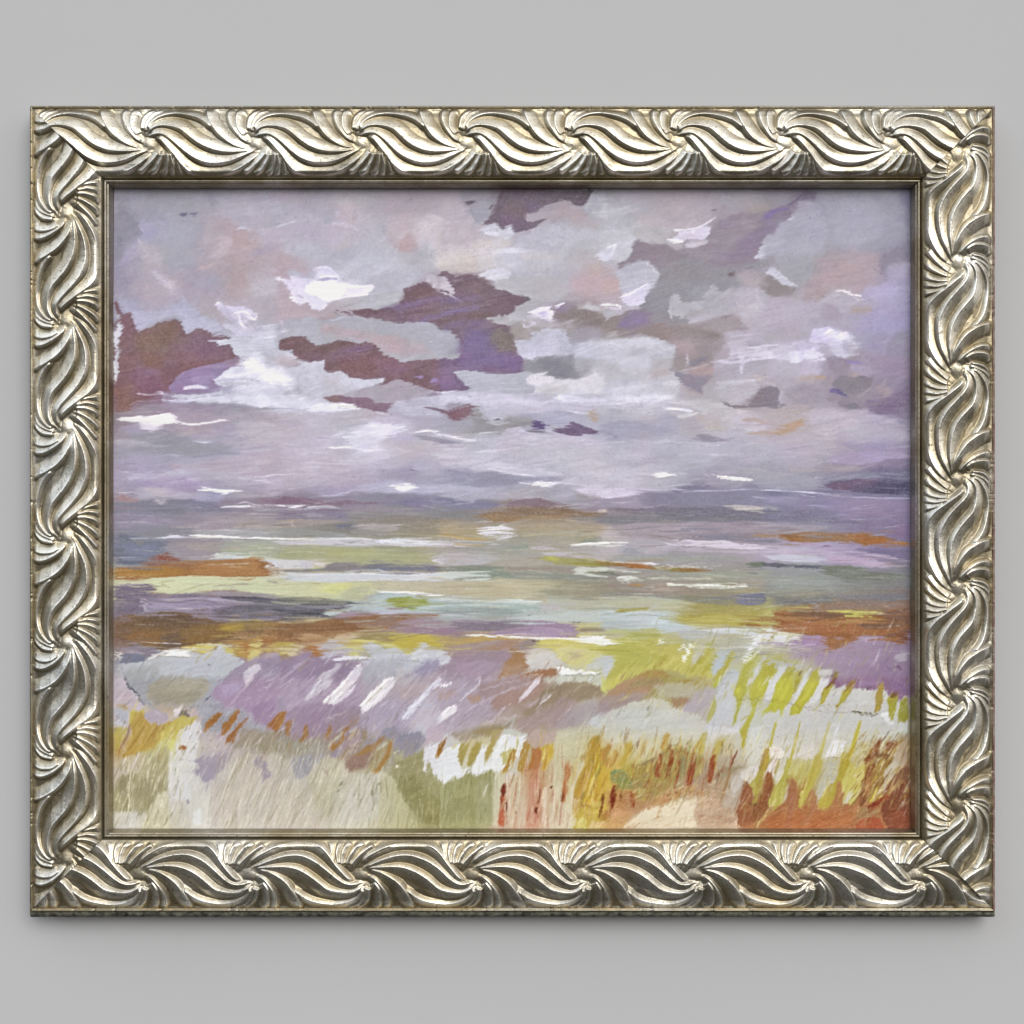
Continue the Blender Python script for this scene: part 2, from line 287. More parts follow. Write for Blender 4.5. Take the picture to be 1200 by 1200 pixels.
PAINT = """
T 130 220
g ADABB8 A8A8B2 A8A8B0 B2AEBA BCB6C2 C0BCCA
g 9C9AA8 B2B0C2 ADB3BE B8B0B6 C0ACAE CBC3CF
g A7A3B8 BBB2B8 A9ADB9 B6AAB0 BCA9AB BDAAB0
g A8A4B6 BBAFB8 B3A7B4 B0A7B4 BEA9A8 BCBAC2
g A9ABBF B4AEBD B2B3C5 BDB0B3 C2BBC9 B8B2BB
g 8C7176 8A6E66 8F707A 8C6F80 BBC4D0 B7C2CC
p 9C9BA8,s2,e3 25 60 100 60 170 160 210 240 205 300 150 380 110 440 60 510 25 520
p A9A9B6,s3,a70 60 40 110 60 190 170 200 240 150 210 90 120
p B1ADC9,s2,e3,a80 205 235 300 240 320 290 270 370 220 360 210 290
p B2AAC8,s3,e3,a80 150 390 200 355 230 420 170 480 100 520 60 540 110 470
p C2B8BE,s4,a75,b45 200 370 260 370 360 460 350 560 250 530 190 450
l CEC6D8,w6,a80 185 360 215 400 240 450
l CCC6DA,w5,a80 205 240 210 290 240 320
p 77728A,s2,a85 485 185 500 168 530 170 540 190 520 210 495 205
p 7E7A90,s2,a80 555 185 570 172 598 180 590 198 565 200
p 80829A,s3,a40 36 350 70 350 75 410 45 415
l 85829A,w4,a50 40 330 70 370 55 400 80 420
p B9B3C0,s1.5,e2 700 60 760 60 830 90 900 90 1200 40 1200 250 1080 310 1040 345 980 310 900 290 830 210 760 220 700 210 695 180 740 140 770 110 720 80
p A09CAC,s2,a70 650 20 720 30 760 100 730 140 690 100
p C4BECC,s4,a60 900 120 1200 80 1200 200 1000 240
l D6D0DC,w9,a80 890 300 900 285 930 282 960 288
l D2C4CE,w14,a90 970 290 1050 300 1120 290 1200 260
l 8E86A0,w5,a80 1055 355 1090 335 1120 322
l 7F7B8C,w4,a70 1155 268 1200 250
l C9B4B6,w5 985 310 1020 345 1060 355
p C9B8BE,s4,a85 745 320 820 340 860 390 820 470 740 500 700 480 760 420
p C8B3B4,s3,a80 600 570 640 540 720 520 760 490 760 520 700 560 640 580
p C4ACAA,s5,a60 880 320 1020 350 1040 430 950 450 860 400
p B4A8BA,s4,a80 950 450 1040 430 1120 380 1160 400 1160 460 1060 480 1000 480
l 8C86A4,w4,a60 1030 435 1060 450
p C9B2AC,s4,a60 370 690 410 640 460 640 470 700 420 720
p BDB0BA,s4,a60 200 740 270 740 290 790 230 800
p A9A9BC,s6,a70 560 640 700 620 780 640 700 720 580 700
p CBC8D0,s6,a50 950 730 1050 650 1200 630 1200 760 1000 760
p D8DDEA,s2,a90 1140 635 1180 622 1200 625 1200 650 1160 645
p B4B3C8,s1.5,e3 35 740 100 790 160 850 260 880 380 870 440 830 510 780 560 830 640 900 720 920 790 980 800 1030 760 1045 700 1030 660 1000 600 985 560 1020 530 1035 500 980 440 925 330 955 200 1020 150 960 120 890 70 850
p B9BDD4,s5,a70 150 880 300 900 470 840 540 820 620 900 700 950 620 980 540 1020 500 960 440 915 320 950 200 1000
p C3C1D6,s4,a80 640 930 740 940 800 990 790 1030 720 1020 660 990
p 8A6D70,s1,e3,b30,v10 30 780 65 840 80 890 125 890 160 960 190 1025 270 990 330 955 440 925 490 940 500 985 530 1030 580 1010 600 985 660 1000 720 1035 790 1050 850 1050 870 1200 25 1200
p 8E705A,s8,a85 180 1050 330 970 440 930 480 990 460 1080 330 1160 180 1140
p 8B6A80,s8,a60 560 1040 700 1060 830 1120 850 1200 500 1200
p 936B72,s6,a60 60 930 110 900 140 1000 110 1120 50 1140
l C4C2D6,w16 680 1075 740 1075 800 1080 850 1075
p C0CAD6,s1,e2 745 1080 850 1060 850 1020 1200 960 1200 1200 880 1200 850 1130 840 1100 770 1115
p BDC8D2,s5,a80 900 1060 1100 1100 1180 1080 1190 1200 940 1200
p CBD2DA,s6,a60 900 1120 1060 1110 1040 1200 900 1200
p CFC8DE,s2,e2,b-30,a90 735 810 760 800 830 830 920 850 980 860 1030 900 1030 930 990 930 950 940 960 995 920 990 860 940 800 890 760 860
l C9C2D8,w34,a95 760 820 800 860 870 900 920 930
l D3CBE2,w26 740 815 800 840 880 850 950 860 1000 890 1020 915
l EDEAF6,w14 870 880 930 870 970 890
l F0EEF8,w8 955 900 985 915 1015 925 1028 905 1020 880
l E6E1F0,w16 890 890 905 930 935 975 955 995
l C7BDD2,w20 800 830 830 900 900 980
l F0ECF6,w7 735 820 750 805 780 812
l CEC9DA,w44 800 970 900 1000 1010 1020 1120 1035 1200 1010
l DDD8E8,w10 960 995 1030 985 1100 975 1200 960
l B8B2C6,w10,a70 1000 1010 1080 1000 1180 1000
l E4E0EE,w7 1040 1040 1110 1055 1200 1030
l D6D4E4,w6 720 1040 790 1045 830 1025
l 82788E,w4 720 1022 760 1015 790 1030
p C4CBD8,s2,e3,b80 25 1000 60 940 78 960 65 1060 50 1200 25 1200
p B9B6C4,s2 25 870 50 880 60 920 30 950
T 320 220
g BCB4BE B4B0BC C2B8BE B8B4BC B8ACB4 B6AEB4
g BCB8C6 BEB8C6 C4BCC8 BCBAC4 C6B8BC CCC2C6
g C2B6BC BCBAC4 B8BAC6 BDC0CC BEBFC8 C0C4CA
g BAA5AC C4C4D4 DAD6E4 C2C6CE BCC1C6 B0A2AC
g BFB0B6 C0ABB0 B9ACAE AEAFB0 8A7080 8A7088
g B4BCC6 8E6E74 8A6C6C 86686E BDAEB4 AEB6BC
p BEBBC8,s6,a60 0 120 140 100 260 200 100 260 0 280
p CDBDC2,s5,a85,b60 440 130 520 90 600 140 600 230 540 270 490 200
l CBC6D8,w26,a90 430 250 520 265 600 300
l D3CFE2,w6,a80 470 250 530 262 560 275
p B2B2BE,s5,a60 380 130 440 150 470 220 380 240 330 180
p BCC2CC,s7,a70 60 380 200 380 330 420 380 480 250 520 120 480
p C3BAC8,s6,a50 380 330 460 330 500 400 420 420
p C8C0B4,s5,a70 430 410 500 380 530 330 560 350 540 400 470 440
p BEC3D0,s8,a80 520 520 640 460 760 500 860 480 900 540 780 620 620 680 520 640
p C2A8AA,s2.5,e2,a90 830 410 900 370 960 320 1000 380 1030 440 1010 470 920 450
p C9B8BC,s5,a60 820 200 960 190 1000 250 940 330 860 340 800 270
l D0C4CA,w8,a70 870 360 910 330 960 290
p CFC6CA,s6,a80 1000 230 1200 180 1200 560 1150 560 1150 430 1040 330
p B5B9C0,s5,a70 980 440 1140 440 1150 560 1080 590 960 560
p CCC4BC,s4,a80 1160 450 1200 440 1200 570 1150 570
p BFA9AE,s3,a80 0 440 120 480 220 560 240 590 150 580 80 620 0 640
p BAC2D0,s3,a80 100 590 150 565 210 600 230 650 150 640
p C2B0B6,s3,a85 0 640 80 660 130 740 160 800 230 810 280 850 330 870 380 860 380 900 260 920 100 920 0 950
p B9BCC8,s3,a80 640 640 860 600 1080 580 1000 660 930 720 880 800 780 840 580 850 520 840 600 790 700 740
p BAC0BE,s4,a80 620 800 700 750 860 730 920 730 910 790 840 830 700 850
p C4BCC4,s3,a70 380 830 480 800 560 770 640 770 580 840 500 850 420 860
l 9A8C84,w12,a55 500 840 570 815 640 790
p 8A6F78,s1,e3,b10,v12 430 862 520 868 620 855 760 850 850 830 900 790 925 740 920 710 1000 685 1070 665 1120 690 1200 760 1200 1000 1160 980 1080 940 960 940 800 930 680 920 560 900
p 7F6460,s5,a80 930 730 1030 690 1110 700 1130 750 1000 790 900 810
l 8670A0,w36,a60,s4 780 850 940 830 1080 800 1200 770
l 7E6468,w30,a60,s4 640 885 800 880 960 880 1200 860
l 8A78A8,w26,a70,s3 1040 940 1100 915 1200 900
l 7A5F5C,w18,a60,s3 560 880 700 870 840 860
p C6BECA,s1,e3 1060 620 1120 590 1180 630 1200 640 1200 740 1140 700 1080 660
l 70667A,w5 1115 600 1130 608
p ADB5BC,s1,e3,b5 400 930 520 900 640 920 800 945 960 945 1080 935 1150 960 1180 1010 1200 1020 1200 1200 800 1200 760 1150 700 1100 640 1085 600 1110 540 1070 440 1075 430 1095 300 1115 240 1060 160 1045 60 1080 40 1110 60 1140 160 1180 170 1200 0 1200 0 950 100 930 260 925
l 8E8C94,w3,a80 690 930 820 938 990 950
l 96949C,w2,a70 700 942 900 955
p B6C0C6,s5,a60 100 930 300 930 380 980 300 1060 160 1030 80 1040
p C2A9AC,s4,e3,a85,b15 320 970 440 965 560 1000 700 1020 860 1040 980 1070 1090 1130 1120 1200 860 1200 760 1130 640 1075 540 1060 420 1050 340 1010
p C6B0BA,s4,a60 1000 1080 1060 1090 1080 1180 1020 1180
l D4D8E0,w9,a80 1100 1090 1130 1075
l 8E8E98,w4,a60 930 1180 970 1175
p 866A68,s1,e3,b15,v12 45 1090 80 1065 150 1050 230 1060 270 1100 305 1115 370 1100 440 1085 460 1070 540 1072 600 1105 640 1085 690 1095 740 1130 790 1180 840 1200 160 1200 130 1150 60 1140
l 8A70A0,w26,a60,s4 440 1180 560 1140 700 1120
l 7C6058,w24,a60,s4 260 1150 400 1120 540 1090
p C6CCD8,s1.5,e2 0 1140 80 1140 150 1170 165 1200 0 1200
l C6BED0,w26,a90 0 960 60 950 80 990 50 1020 0 1040
l E0DCEA,w6,a80 60 1015 95 1010
l B9BFD0,w16 410 930 450 925 500 905
l C5CCD6,w9 500 850 540 880 600 910
l 5F5E68,w4,a90 405 868 440 880 475 900
l DCD8EC,w18 0 630 60 640 120 680 150 740 165 790
l E2DEF0,w38 145 650 180 680 190 740 180 800
l D2CCE4,w24 170 640 220 650 240 700
l E9E6F4,w34 130 770 180 795 215 800
l C9C2DC,w44 300 575 350 590 400 620 440 640
p D8D3E8,s2.5,e2,a90 20 635 110 640 170 620 240 650 300 640 300 570 380 560 450 600 465 640 470 680 560 700 700 690 690 730 600 755 500 770 430 790 380 820 330 860 280 850 240 800 190 815 150 800 120 720 80 665
l DFDBF0,w14 310 560 370 555 420 580 450 610
l F2F0FA,w12 330 630 390 620 455 620
l BCB4D8,w22,a90 330 650 390 640 440 640
p F0EFF6,s2 230 690 300 660 420 650 470 680 520 700 510 740 470 780 360 790 280 760 230 730
p D9D3E4,s2,e2 210 740 280 780 360 790 380 820 330 865 290 850 240 810 220 780
l E2DDF0,w50 490 690 560 720 640 720 690 705
l F6F5FA,w10 460 690 540 690 620 692 700 690
p DFDAEC,s1.5,e2 460 720 560 700 705 690 690 720 660 750 600 755 520 750
l F4F2FA,w10 430 775 520 765 600 758 660 752
l D9D4DC,w6,a70 680 745 740 745
l B2A6B2,w7,a80 170 755 220 775
l C9C6D8,w5,a70 120 245 200 238 270 212
l D6D2E0,w8,a80 0 280 60 262 150 238
l 77738A,w5,a70 15 265 50 245
T 510 220
g BCAEB8 AAA6B0 8E7C84 7C6A76 9E949E B0B0BA
g C8BCC2 C4C2C6 BCB6BE B6B0B8 BEB8C2 C4C4CE
g CCC6C8 CEC8C4 C4C6D4 C4C6CE C4C0C8 C2B8BC
g 948090 8A7480 BAB8BE B9B5BC BAB4BE C4B0B2
g 8878A0 84707C B0A8A8 CFC8D8 9C8E90 9C8A8C
g B8C2C4 7E6A98 8E8C80 BCC0D0 B6B8C8 C0C4D4
p C6B8C0,s4,a80 0 80 160 90 220 150 230 230 330 290 300 400 120 420 0 400
p 6E6470,s2,e2 205 105 270 85 280 105 230 125
p A8AAB4,s2,e3 270 100 330 60 440 60 430 100 385 150 390 200 350 250 300 240 265 190
l 6B6674,w5,a80 250 140 265 190 290 230 340 265
p 81717A,s1,e3,b60,v10 480 20 1110 20 1080 90 1040 135 990 130 900 100 800 100 720 130 640 180 620 220 640 235 780 220 700 280 600 315 560 318 530 280 500 290 460 290 420 250 360 260 340 260 385 210 395 140 430 90
p 7E6F94,s4,a50 580 120 720 110 740 150 650 160 600 170
p 8A7088,s5,a60 420 200 540 180 640 240 560 300 480 260
p 86706A,s6,a50 540 80 640 130 640 200 560 220 480 150
l B8B4BE,w10 430 100 400 160 390 190
l A9A9B4,w8 390 190 420 170 430 150
p B5ABB4,s1.5,e2 625 215 640 185 720 165 780 120 850 105 900 85 960 100 1040 150 1080 200 1000 230 900 250 800 255 780 220 700 235 650 235
p C2ABAF,s5,a75 830 150 900 100 980 130 1040 180 1120 240 1150 300 1040 270 900 210 830 210
p B8BCC6,s1.5,e2 1110 30 1200 20 1200 210 1130 190 1040 140 1080 90
p C9CAD0,s4,a60 1100 150 1200 140 1200 220 1130 210
l BDB2BC,w20 580 320 660 310 740 270 800 230
l 756A78,w5 735 250 785 220
l 8A8490,w5,a70 810 250 845 245
p C2C6D2,s5,a70 740 270 900 250 980 280 1120 320 1060 400 880 400 700 420 560 400 600 340
p CBD0DA,s3,e2,a90 310 290 420 250 480 290 530 260 570 330 520 370 420 340 340 330
l D8D6E4,w28,a90 360 320 440 325
l D8D8E6,w36,a80 410 450 500 440 640 440 700 440
p D4CCC0,s5,a75 280 400 360 360 480 350 540 390 480 420 360 440 260 460
p D3CCBE,s5,a75 20 520 120 480 240 460 300 520 280 600 180 610 60 580
p D2CCC8,s6,a60 260 460 500 480 560 560 440 580 300 590
l D2CCBC,w22,a60,s3 600 480 720 490 880 490
l D2CCBC,w12,a60,s2 715 400 720 490
p D0CEDA,s2,e2 300 610 360 580 480 560 540 580 520 640 440 665 360 640
p BCC0BE,s2,e2,b-10 410 690 440 650 540 620 700 630 860 620 960 640 900 780 780 800 660 790 600 760 500 740
p BCB4B8,s6,a60 700 660 900 650 980 720 900 790 760 790 700 740
p C8B0B4,s5,a70 940 640 1060 600 1200 540 1200 780 1080 760 980 720
p CBB4AE,s5,a70 1080 560 1160 520 1200 600 1200 700 1120 680
p D2D2E0,s3,e1 1130 470 1200 420 1200 510 1170 490
l D4CCDA,w7,a80 700 620 750 605
p 867078,s1,e3,b15,v12 0 600 60 600 140 610 300 610 350 640 400 680 440 710 530 740 640 770 660 795 600 830 560 860 500 900 370 915 350 940 530 980 560 1060 580 1150 620 1200 180 1200 190 1100 150 1040 100 990 40 1000 0 950
p C4BCC6,s1,e2 0 605 40 610 90 650 130 700 120 745 60 720 0 700
l D0CCD4,w12 0 715 60 740 120 765 190 800
l C0B4BA,w10,a70 130 655 200 640
p 82696C,s5,a70 460 760 600 760 640 790 560 850 440 880 360 880
p 8A7470,s5,a50 180 650 330 640 420 720 380 760 240 750
l 846E98,w34,a70,s4 0 800 120 790 320 770
l 80695E,w20,a75,s3 0 840 160 815 260 800
l 8E7EB4,w24,a80,s3 20 910 140 870 300 840
l 7E655A,w34,a75,s4 0 950 120 920 260 900 380 890
l 8A74A4,w24,a70,s4 80 980 220 950 360 950
p 806F9A,s6,a85 200 980 400 1000 400 1100 440 1200 200 1200 190 1060
p 8C789E,s8,a60 200 1140 400 1120 520 1180 560 1200 180 1200
p 8A8474,s5,a85 380 1010 480 1000 560 1080 560 1140 460 1150 400 1100
p B8B6B8,s1,e2 360 920 520 900 580 860 560 830 640 810 680 780 800 800 740 840 640 900 540 975 460 955
p ADA59C,s4,a90 530 990 640 920 760 920 860 950 1000 980 980 1060 700 1060 600 1090 560 1060
p 95897F,s4,a85,e3 830 880 960 850 1080 850 1180 890 1200 920 1200 1000 1080 970 940 960 840 950
p 8E7E78,s6,a60 1050 860 1180 890 1200 980 1100 960
p 9A86A4,s4,a70 860 830 920 800 980 830 920 860 860 880
p A9A4AC,s4,a80 920 1000 1100 980 1200 1000 1200 1060 1000 1080 960 1100 900 1050
p C9CCCC,s3,a80 1000 840 1080 810 1200 850 1200 890 1060 850
p BABFCE,s1.5,e3,b-15 680 1020 780 980 840 990 950 980 920 1040 960 1100 980 1160 900 1200 600 1200 570 1150 565 1090 680 1075
p C6C9DA,s4,a80 760 1000 880 1000 840 1060 900 1100 800 1180 760 1120
p BFC4D4,s1.5,e2 1000 1110 1060 1080 1200 1090 1200 1200 980 1200
p DAD6EA,s.7,e1 650 875 740 840 810 835 800 860 830 870 840 890 820 955 780 930 720 905 680 895
p CDC6E2,s.7 700 880 780 870 800 900 760 910
l DAD4EA,w16 840 835 870 825 905 812
l D2CAE2,w14 850 850 880 835
l D6D2E6,w12 610 950 640 975 690 960 715 940
l DAD6E8,w12 680 945 710 950
l CCC8D6,w6 620 930 635 935
p 7D7278,s.8 600 750 655 765 665 795 630 790
T 700 220
g B4B0B8 B6B2BA B8AEB4 BAAEB4 ACAAB2 B4ACB0
g BEC4CA C2C2C6 C0B6B8 C0B8BE A698A0 9F92A0
g B6BCC4 9A9096 9C9296 A0969A A0929C 9A8A9C
g C2ACB0 B8BEC8 9C9C9E 9EA0A6 9C9CA0 B8AEB4
g B4AAB2 988A9C A09C9A B4ACAE B8B0B8 C4BAC6
g BEC0CC BCC2C6 B0A4A4 A4989C C0B6C4 B4AABA
p C6CAD0,s5,a60 0 110 200 110 300 160 160 200 0 200
p C2B4B6,s4,a60 500 100 640 80 680 140 620 200 500 180
p C8BABE,s4,a60 260 180 420 190 520 240 500 280 300 260
p C0C2C0,s4,a70 200 290 440 270 540 300 500 380 420 400 290 370
p C6CDD2,s2,a80 0 300 220 300 280 350 260 420 220 480 160 520 100 500 0 480
p 9A8E94,s2,e3,a95 250 400 290 360 360 395 500 400 560 440 620 430 700 420 740 390 780 320 820 270 920 220 1000 170 1200 160 1200 330 1160 400 1120 490 1040 520 880 560 820 540 740 500 560 500 440 570 380 540 330 510 200 530 160 560 150 530 230 490
p A49AA0,s4,a80 560 440 700 400 820 300 1000 230 1140 220 1120 300 980 400 880 500 700 500
p A294A6,s4,a60 800 260 980 190 1100 190 1000 260 860 330
p 9585A0,s4,a70 1000 380 1160 280 1200 300 1130 420 1040 500 920 520
p A090A8,s4,a60 800 480 900 440 920 500 840 530
l 88788A,w8,a60 870 540 960 530 1010 510
l 8D7E8E,w6,a60 940 470 1040 410 1120 330
p B4A496,s5,a60 1040 150 1140 120 1200 140 1200 190 1060 180
p 8E7CB0,s2,a80 1175 180 1200 165 1200 220 1180 215
p 9C9B9E,s3,a95 440 580 560 500 740 500 880 560 960 570 1100 520 1200 500 1200 550 1100 570 980 590 940 640 840 670 800 690 760 740 760 780 640 800 600 790 560 740 510 760 500 830 520 890 640 920 640 960 480 965 380 940 300 840 360 740 420 660
p A09A98,s6,a60 500 520 740 520 800 620 600 660 480 640
p A3A4AE,s6,a70 620 680 780 670 780 780 640 780
l 80706E,w22,a90,s1 925 605 960 605 965 590
l 7E7078,w6,a80 1040 570 1110 555
p C0C0CC,s1,e2 1110 490 1130 440 1170 370 1200 330 1200 500 1140 500
p BDB0AE,s3,a60 980 600 1080 575 1200 610 1200 700 1060 690 980 650
p BBB6BE,s1.5,e3,b30 760 740 820 670 870 720 960 700 1060 690 1200 720 1200 980 1060 970 980 900 900 890 800 930 680 960 640 960 640 920 780 880 800 840 740 800
p C6BDC8,s4,a60 960 720 1100 720 1180 800 1200 960 1080 960 1000 860
l CCC6D2,w14,a80 1120 710 1140 790 1180 850
l D0CCD4,w9,a80 915 730 935 750
p B9B9BE,s1.5,e3,b80 505 800 530 745 580 760 600 800 680 800 790 800 790 840 680 850 610 890 600 920 560 900 530 910 510 860
l BDB8C2,w30 650 945 720 910 820 890 860 860
l C6C0C8,w8,a80 650 950 720 930
p A69A98,s3,a80 640 970 800 930 900 900 980 900 1060 970 1080 1000 900 1010 760 1010
l 95857F,w8,a70 880 910 960 895
p 9C8E88,s3,e3,a95 0 880 50 890 60 920 160 890 260 860 340 850 400 940 500 970 640 970 760 1000 800 1010 760 1060 640 1060 480 1070 420 1060 340 1040 260 1050 200 1080 130 1020 0 1000
p A89C92,s4,a70 0 1000 120 1010 180 1060 0 1070
p 9080AC,s5,a90 180 920 280 860 370 890 350 960 240 990 160 970
p A49896,s4,a80 480 1060 640 1000 880 1020 900 1100 820 1200 560 1200 540 1100
p 8C7A6E,s4,a70 740 1010 880 1020 860 1060 760 1050
p C4A8A8,s4,a50 540 1080 660 1070 700 1180 580 1180
p BCC2C8,s2,e2,b-10 0 1070 160 1070 260 1060 420 1060 540 1110 560 1200 0 1200
p C8C9D6,s5,a70 0 1080 140 1090 240 1150 200 1200 0 1200
p BEB4BE,s3,a80 900 1060 1060 1010 1200 1000 1200 1070 960 1090
l C8C0CC,w16,a80 930 1050 1060 1035 1200 1025
p C6BECC,s2,e3,b10 930 1090 1000 1080 1060 1130 1200 1120 1200 1200 930 1200
l D8D2DE,w10 1040 1110 1110 1128 1180 1110
l A098A4,w5 980 1110 1080 1108 1160 1100
p C2B0B4,s4,a80 0 540 120 560 220 620 200 700 160 760 180 830 140 880 0 860
p CCB0AC,s5,a80 20 640 180 630 190 680 140 740 60 760 20 720
p BDC3CC,s3,a90 130 600 240 540 300 515 360 520 420 570 435 620 400 700 340 740 200 770 180 720
p C4C6D6,s3,a70 160 700 300 660 380 680 340 740 220 760
l D8D4DE,w8,a90 350 525 400 570 432 610 425 640
p C3C8CE,s2,a80 120 430 240 410 240 470 200 510 150 520 100 500
p D2D0E2,s1.5 0 470 40 430 100 405 140 400 130 440 110 500 60 525 20 500
l E4E0F2,w12 90 415 135 405 120 440
p BAB6BE,s1.5,e2 40 880 140 850 190 820 280 810 300 850 220 860 160 890 60 925
p D0CADE,s1,e1.5 175 770 240 740 310 700 350 670 370 680 340 720 340 800 290 820 230 830 180 810
l E6E0F2,w9 160 770 240 740 300 705 355 672
l E8E4F2,w16 30 825 80 822 130 828 170 845
l D4CCDC,w16,a80 60 845 130 850 170 850
p CCC6D0,s2,a90 620 390 780 370 760 400 690 425 620 420
p C2BABE,s2,a90 500 380 600 390 610 420 560 440 510 420
p D2CCDE,s1.2,e2,b10 500 365 560 340 600 330 560 300 660 295 740 275 790 270 800 310 760 370 680 360 620 370 600 390 540 390
l E8E4F0,w13 545 295 620 295 700 280 770 250 815 220 832 205
l E2DEEE,w20 500 365 540 375 600 380
l 9A94A4,w3,a70 615 360 612 390
l 9A94A4,w3,a70 632 360 630 385
l 76727E,w14,a80 810 158 835 152
p B2B2B8,s3,a60 880 80 1040 75 1060 120 920 120
l C4C2C8,w10,a90 860 40 910 62 980 72 1060 70 1140 55
T 890 220
g A49EA8 9C96A4 A6A6B0 A8A8B4 A8A8B4 8888A0
g 9C929E AAA8B4 ABABB8 ACACBA A9AAB8 9898AA
g B4B4BC ACACB4 B0A6AE ACA8B4 A4A0AE 9894A6
g A8A2A4 ACA4AA BCA8AC BEAEB4 B2A8BA A6A0B8
g BCB2C0 BCB2C0 B4ACBA B4ACBC AEA6C6 A49EC0
g C0BACA C4BCD0 C8C0DC B0B0C0 AAA4C4 A298AC
p B4A898,s5,a60 0 80 60 90 80 150 0 170
p A4A2B0,s4,a60 0 30 260 30 240 80 60 90
p 958A9C,s1,e2 0 190 60 160 230 110 290 60 320 20 420 20 400 90 340 90 280 90 250 130 215 220 150 235 130 290 105 325 60 340 20 390 0 420
p 9A8CA0,s4,a80 0 230 160 180 190 200 140 240 100 310 0 360
p 7E7888,s3,a70 300 40 400 20 400 80 330 85
l 8A72B4,w34,a90,s1.5,d30 30 210 90 180 150 150 200 130
l 6E6484,w12,a80 200 120 250 95 300 50
l A893D0,w5,a70 80 190 150 160 190 135
p B2B1C0,s3,e1 0 425 60 330 110 330 150 240 215 230 280 95 340 90 420 110 480 280 460 440 300 480 120 470 0 500
l C8C8D4,w14 205 225 240 208
p B4B4C4,s6,a50 480 100 800 80 900 300 700 420 520 400
p A9AFB2,s4,a80 110 470 240 450 400 450 480 480 380 600 300 690 220 640 130 560
p A39E9E,s3,a80 0 510 100 470 110 520 60 550 0 550
p B8B4BC,s2,a85 0 555 60 560 20 600 0 600
p C4C6D2,s1.5,e1.5 40 600 80 560 120 555 150 600 220 650 280 695 180 690 100 640
p 9C938F,s2,e2 0 610 80 620 180 690 290 710 230 750 140 765 60 740 0 700
p B9A5AB,s4,a85 400 500 540 480 680 450 830 470 880 560 860 640 780 700 540 690 420 780 320 800 290 720 400 620
p BDA4A8,s5,a60 480 540 640 520 760 580 700 660 520 660 400 720 380 640
p B6A49C,s5,a60 360 740 440 700 480 760 400 810
l A68C98,w9,a60 540 635 600 630
p 96909E,s3,a85 880 440 1000 390 1080 350 1080 590 1000 600 940 590 860 630 840 520
l 857A90,w9,a80 930 565 980 585 1015 605
p B6B0C6,s4,a80 900 540 1080 520 1080 640 980 640 900 660
p B2AACA,s3,a85,e3 800 700 880 680 980 620 1080 620 1080 860 900 900 820 860 720 780 700 730
p C0B8DA,s4,a70 740 730 820 700 980 700 960 760 820 800 760 780
p BEB8C4,s3,a80 420 800 520 720 640 760 740 790 640 840 600 900 520 820
p B2A4B2,s3,a80 430 860 500 810 560 860 570 920 480 940 430 920
p BBA896,s3,a95 650 840 740 850 800 815 800 870 740 890 660 880
l C4BECC,w8,a80 700 820 780 800
l F0EEF6,w11 550 722 600 733 660 752 715 765
l CCC8D6,w12,a80 620 745 680 780 740 790
p BFB6C6,s3,a70,b15 20 780 200 770 420 820 420 900 240 920 0 960 0 800
l ABA2B2,w5,a70 260 900 340 880 420 850
l 9C94A0,w4,a70 20 980 80 970 160 950
p B2ACB0,s4,a70 0 1000 200 990 360 1010 360 1060 200 1070 0 1100
p AFA6CE,s6,a60 640 900 900 860 1060 900 1060 1000 860 1020 700 1000
p A8A0BC,s5,a70 720 1020 900 1010 920 1120 760 1140
p A098A8,s3,a70,e3 920 1040 1060 1000 1060 1200 880 1200
l B4ACBC,w5,a60 920 1130 980 1090 1050 1060
l B4ACBC,w5,a60 930 1160 1000 1130 1055 1100
p CFC7E4,s1.5,e3,b30 360 1040 390 990 500 990 540 1030 640 1010 640 1060 590 1080 590 1140 540 1150 500 1110 420 1080 360 1090
l E6E2F2,w18 470 1025 505 1000
l E2DCF0,w14 550 1060 580 1035
l DAD4E8,w36,a80 500 1100 540 1150 550 1190
p CCC4E0,s2,e2 230 1080 320 1080 430 1100 420 1150 280 1140
p D2CEDF,s2,e3,b5 0 1150 120 1160 260 1140 440 1140 460 1200 0 1200
p BDB8C6,s3,a70 440 1120 660 1120 680 1180 460 1180
p A098A6,s2 480 1200 520 1180 580 1200
p A098A6,s2 640 1200 670 1160 720 1200
l E0DCE8,w6 0 1105 50 1108 130 1105
T 130 410
g 8C6A6A 8A6B6A 8E7078 907080 BEC0CE CCC6D2
g 8E6D74 8C6C7C A08AAA A08BB0 C6C8D8 D4D8E6
g A09098 B8A8B2 B2A6B0 A89EAC AEA6B4 BEB6C2
g A8A4B2 A2A3AA A2A4AC ACA8B8 BCB4C4 BEB6C4
g B4ACC2 B0A6C2 B2A4BE B8B0C0 B8B2C2 C4B8C6
g 9E98A4 8A8C96 888A9A 9490A8 A098A4 A49CA8
p 8D6866,s1,e2,v10 40 0 860 0 880 40 940 80 920 120 830 130 780 170 720 220 720 250 600 250 420 280 340 290 300 350 180 370 140 400 150 430 30 430 30 240 50 140
p 8F6C58,s6,a70 220 0 380 0 400 80 280 140 200 80
p 8A6072,s5,a70 150 130 340 160 380 260 300 340 180 300
p 936E5C,s5,a80 30 280 140 260 160 380 120 430 30 430
p 9A7C9E,s4,a60 180 90 340 140 360 170 250 175 180 170
p 8E6E7C,s4,a70 480 0 700 0 860 20 840 70 640 80 500 60
p 90788A,s5,a60 360 30 480 60 480 120 380 110
p A089AE,s1.2,e1,v10 405 270 430 220 480 170 540 140 680 105 800 85 880 50 930 70 940 110 880 125 820 140 760 190 715 215 720 260 560 290 440 300
p A68E98,s3,a70 800 80 880 50 930 80 900 115 820 110
p B09CC0,s4,a70 560 180 720 150 740 190 680 240 560 240
p BAC2CC,s1.2,e2 25 0 50 0 50 80 45 160 30 230 20 160
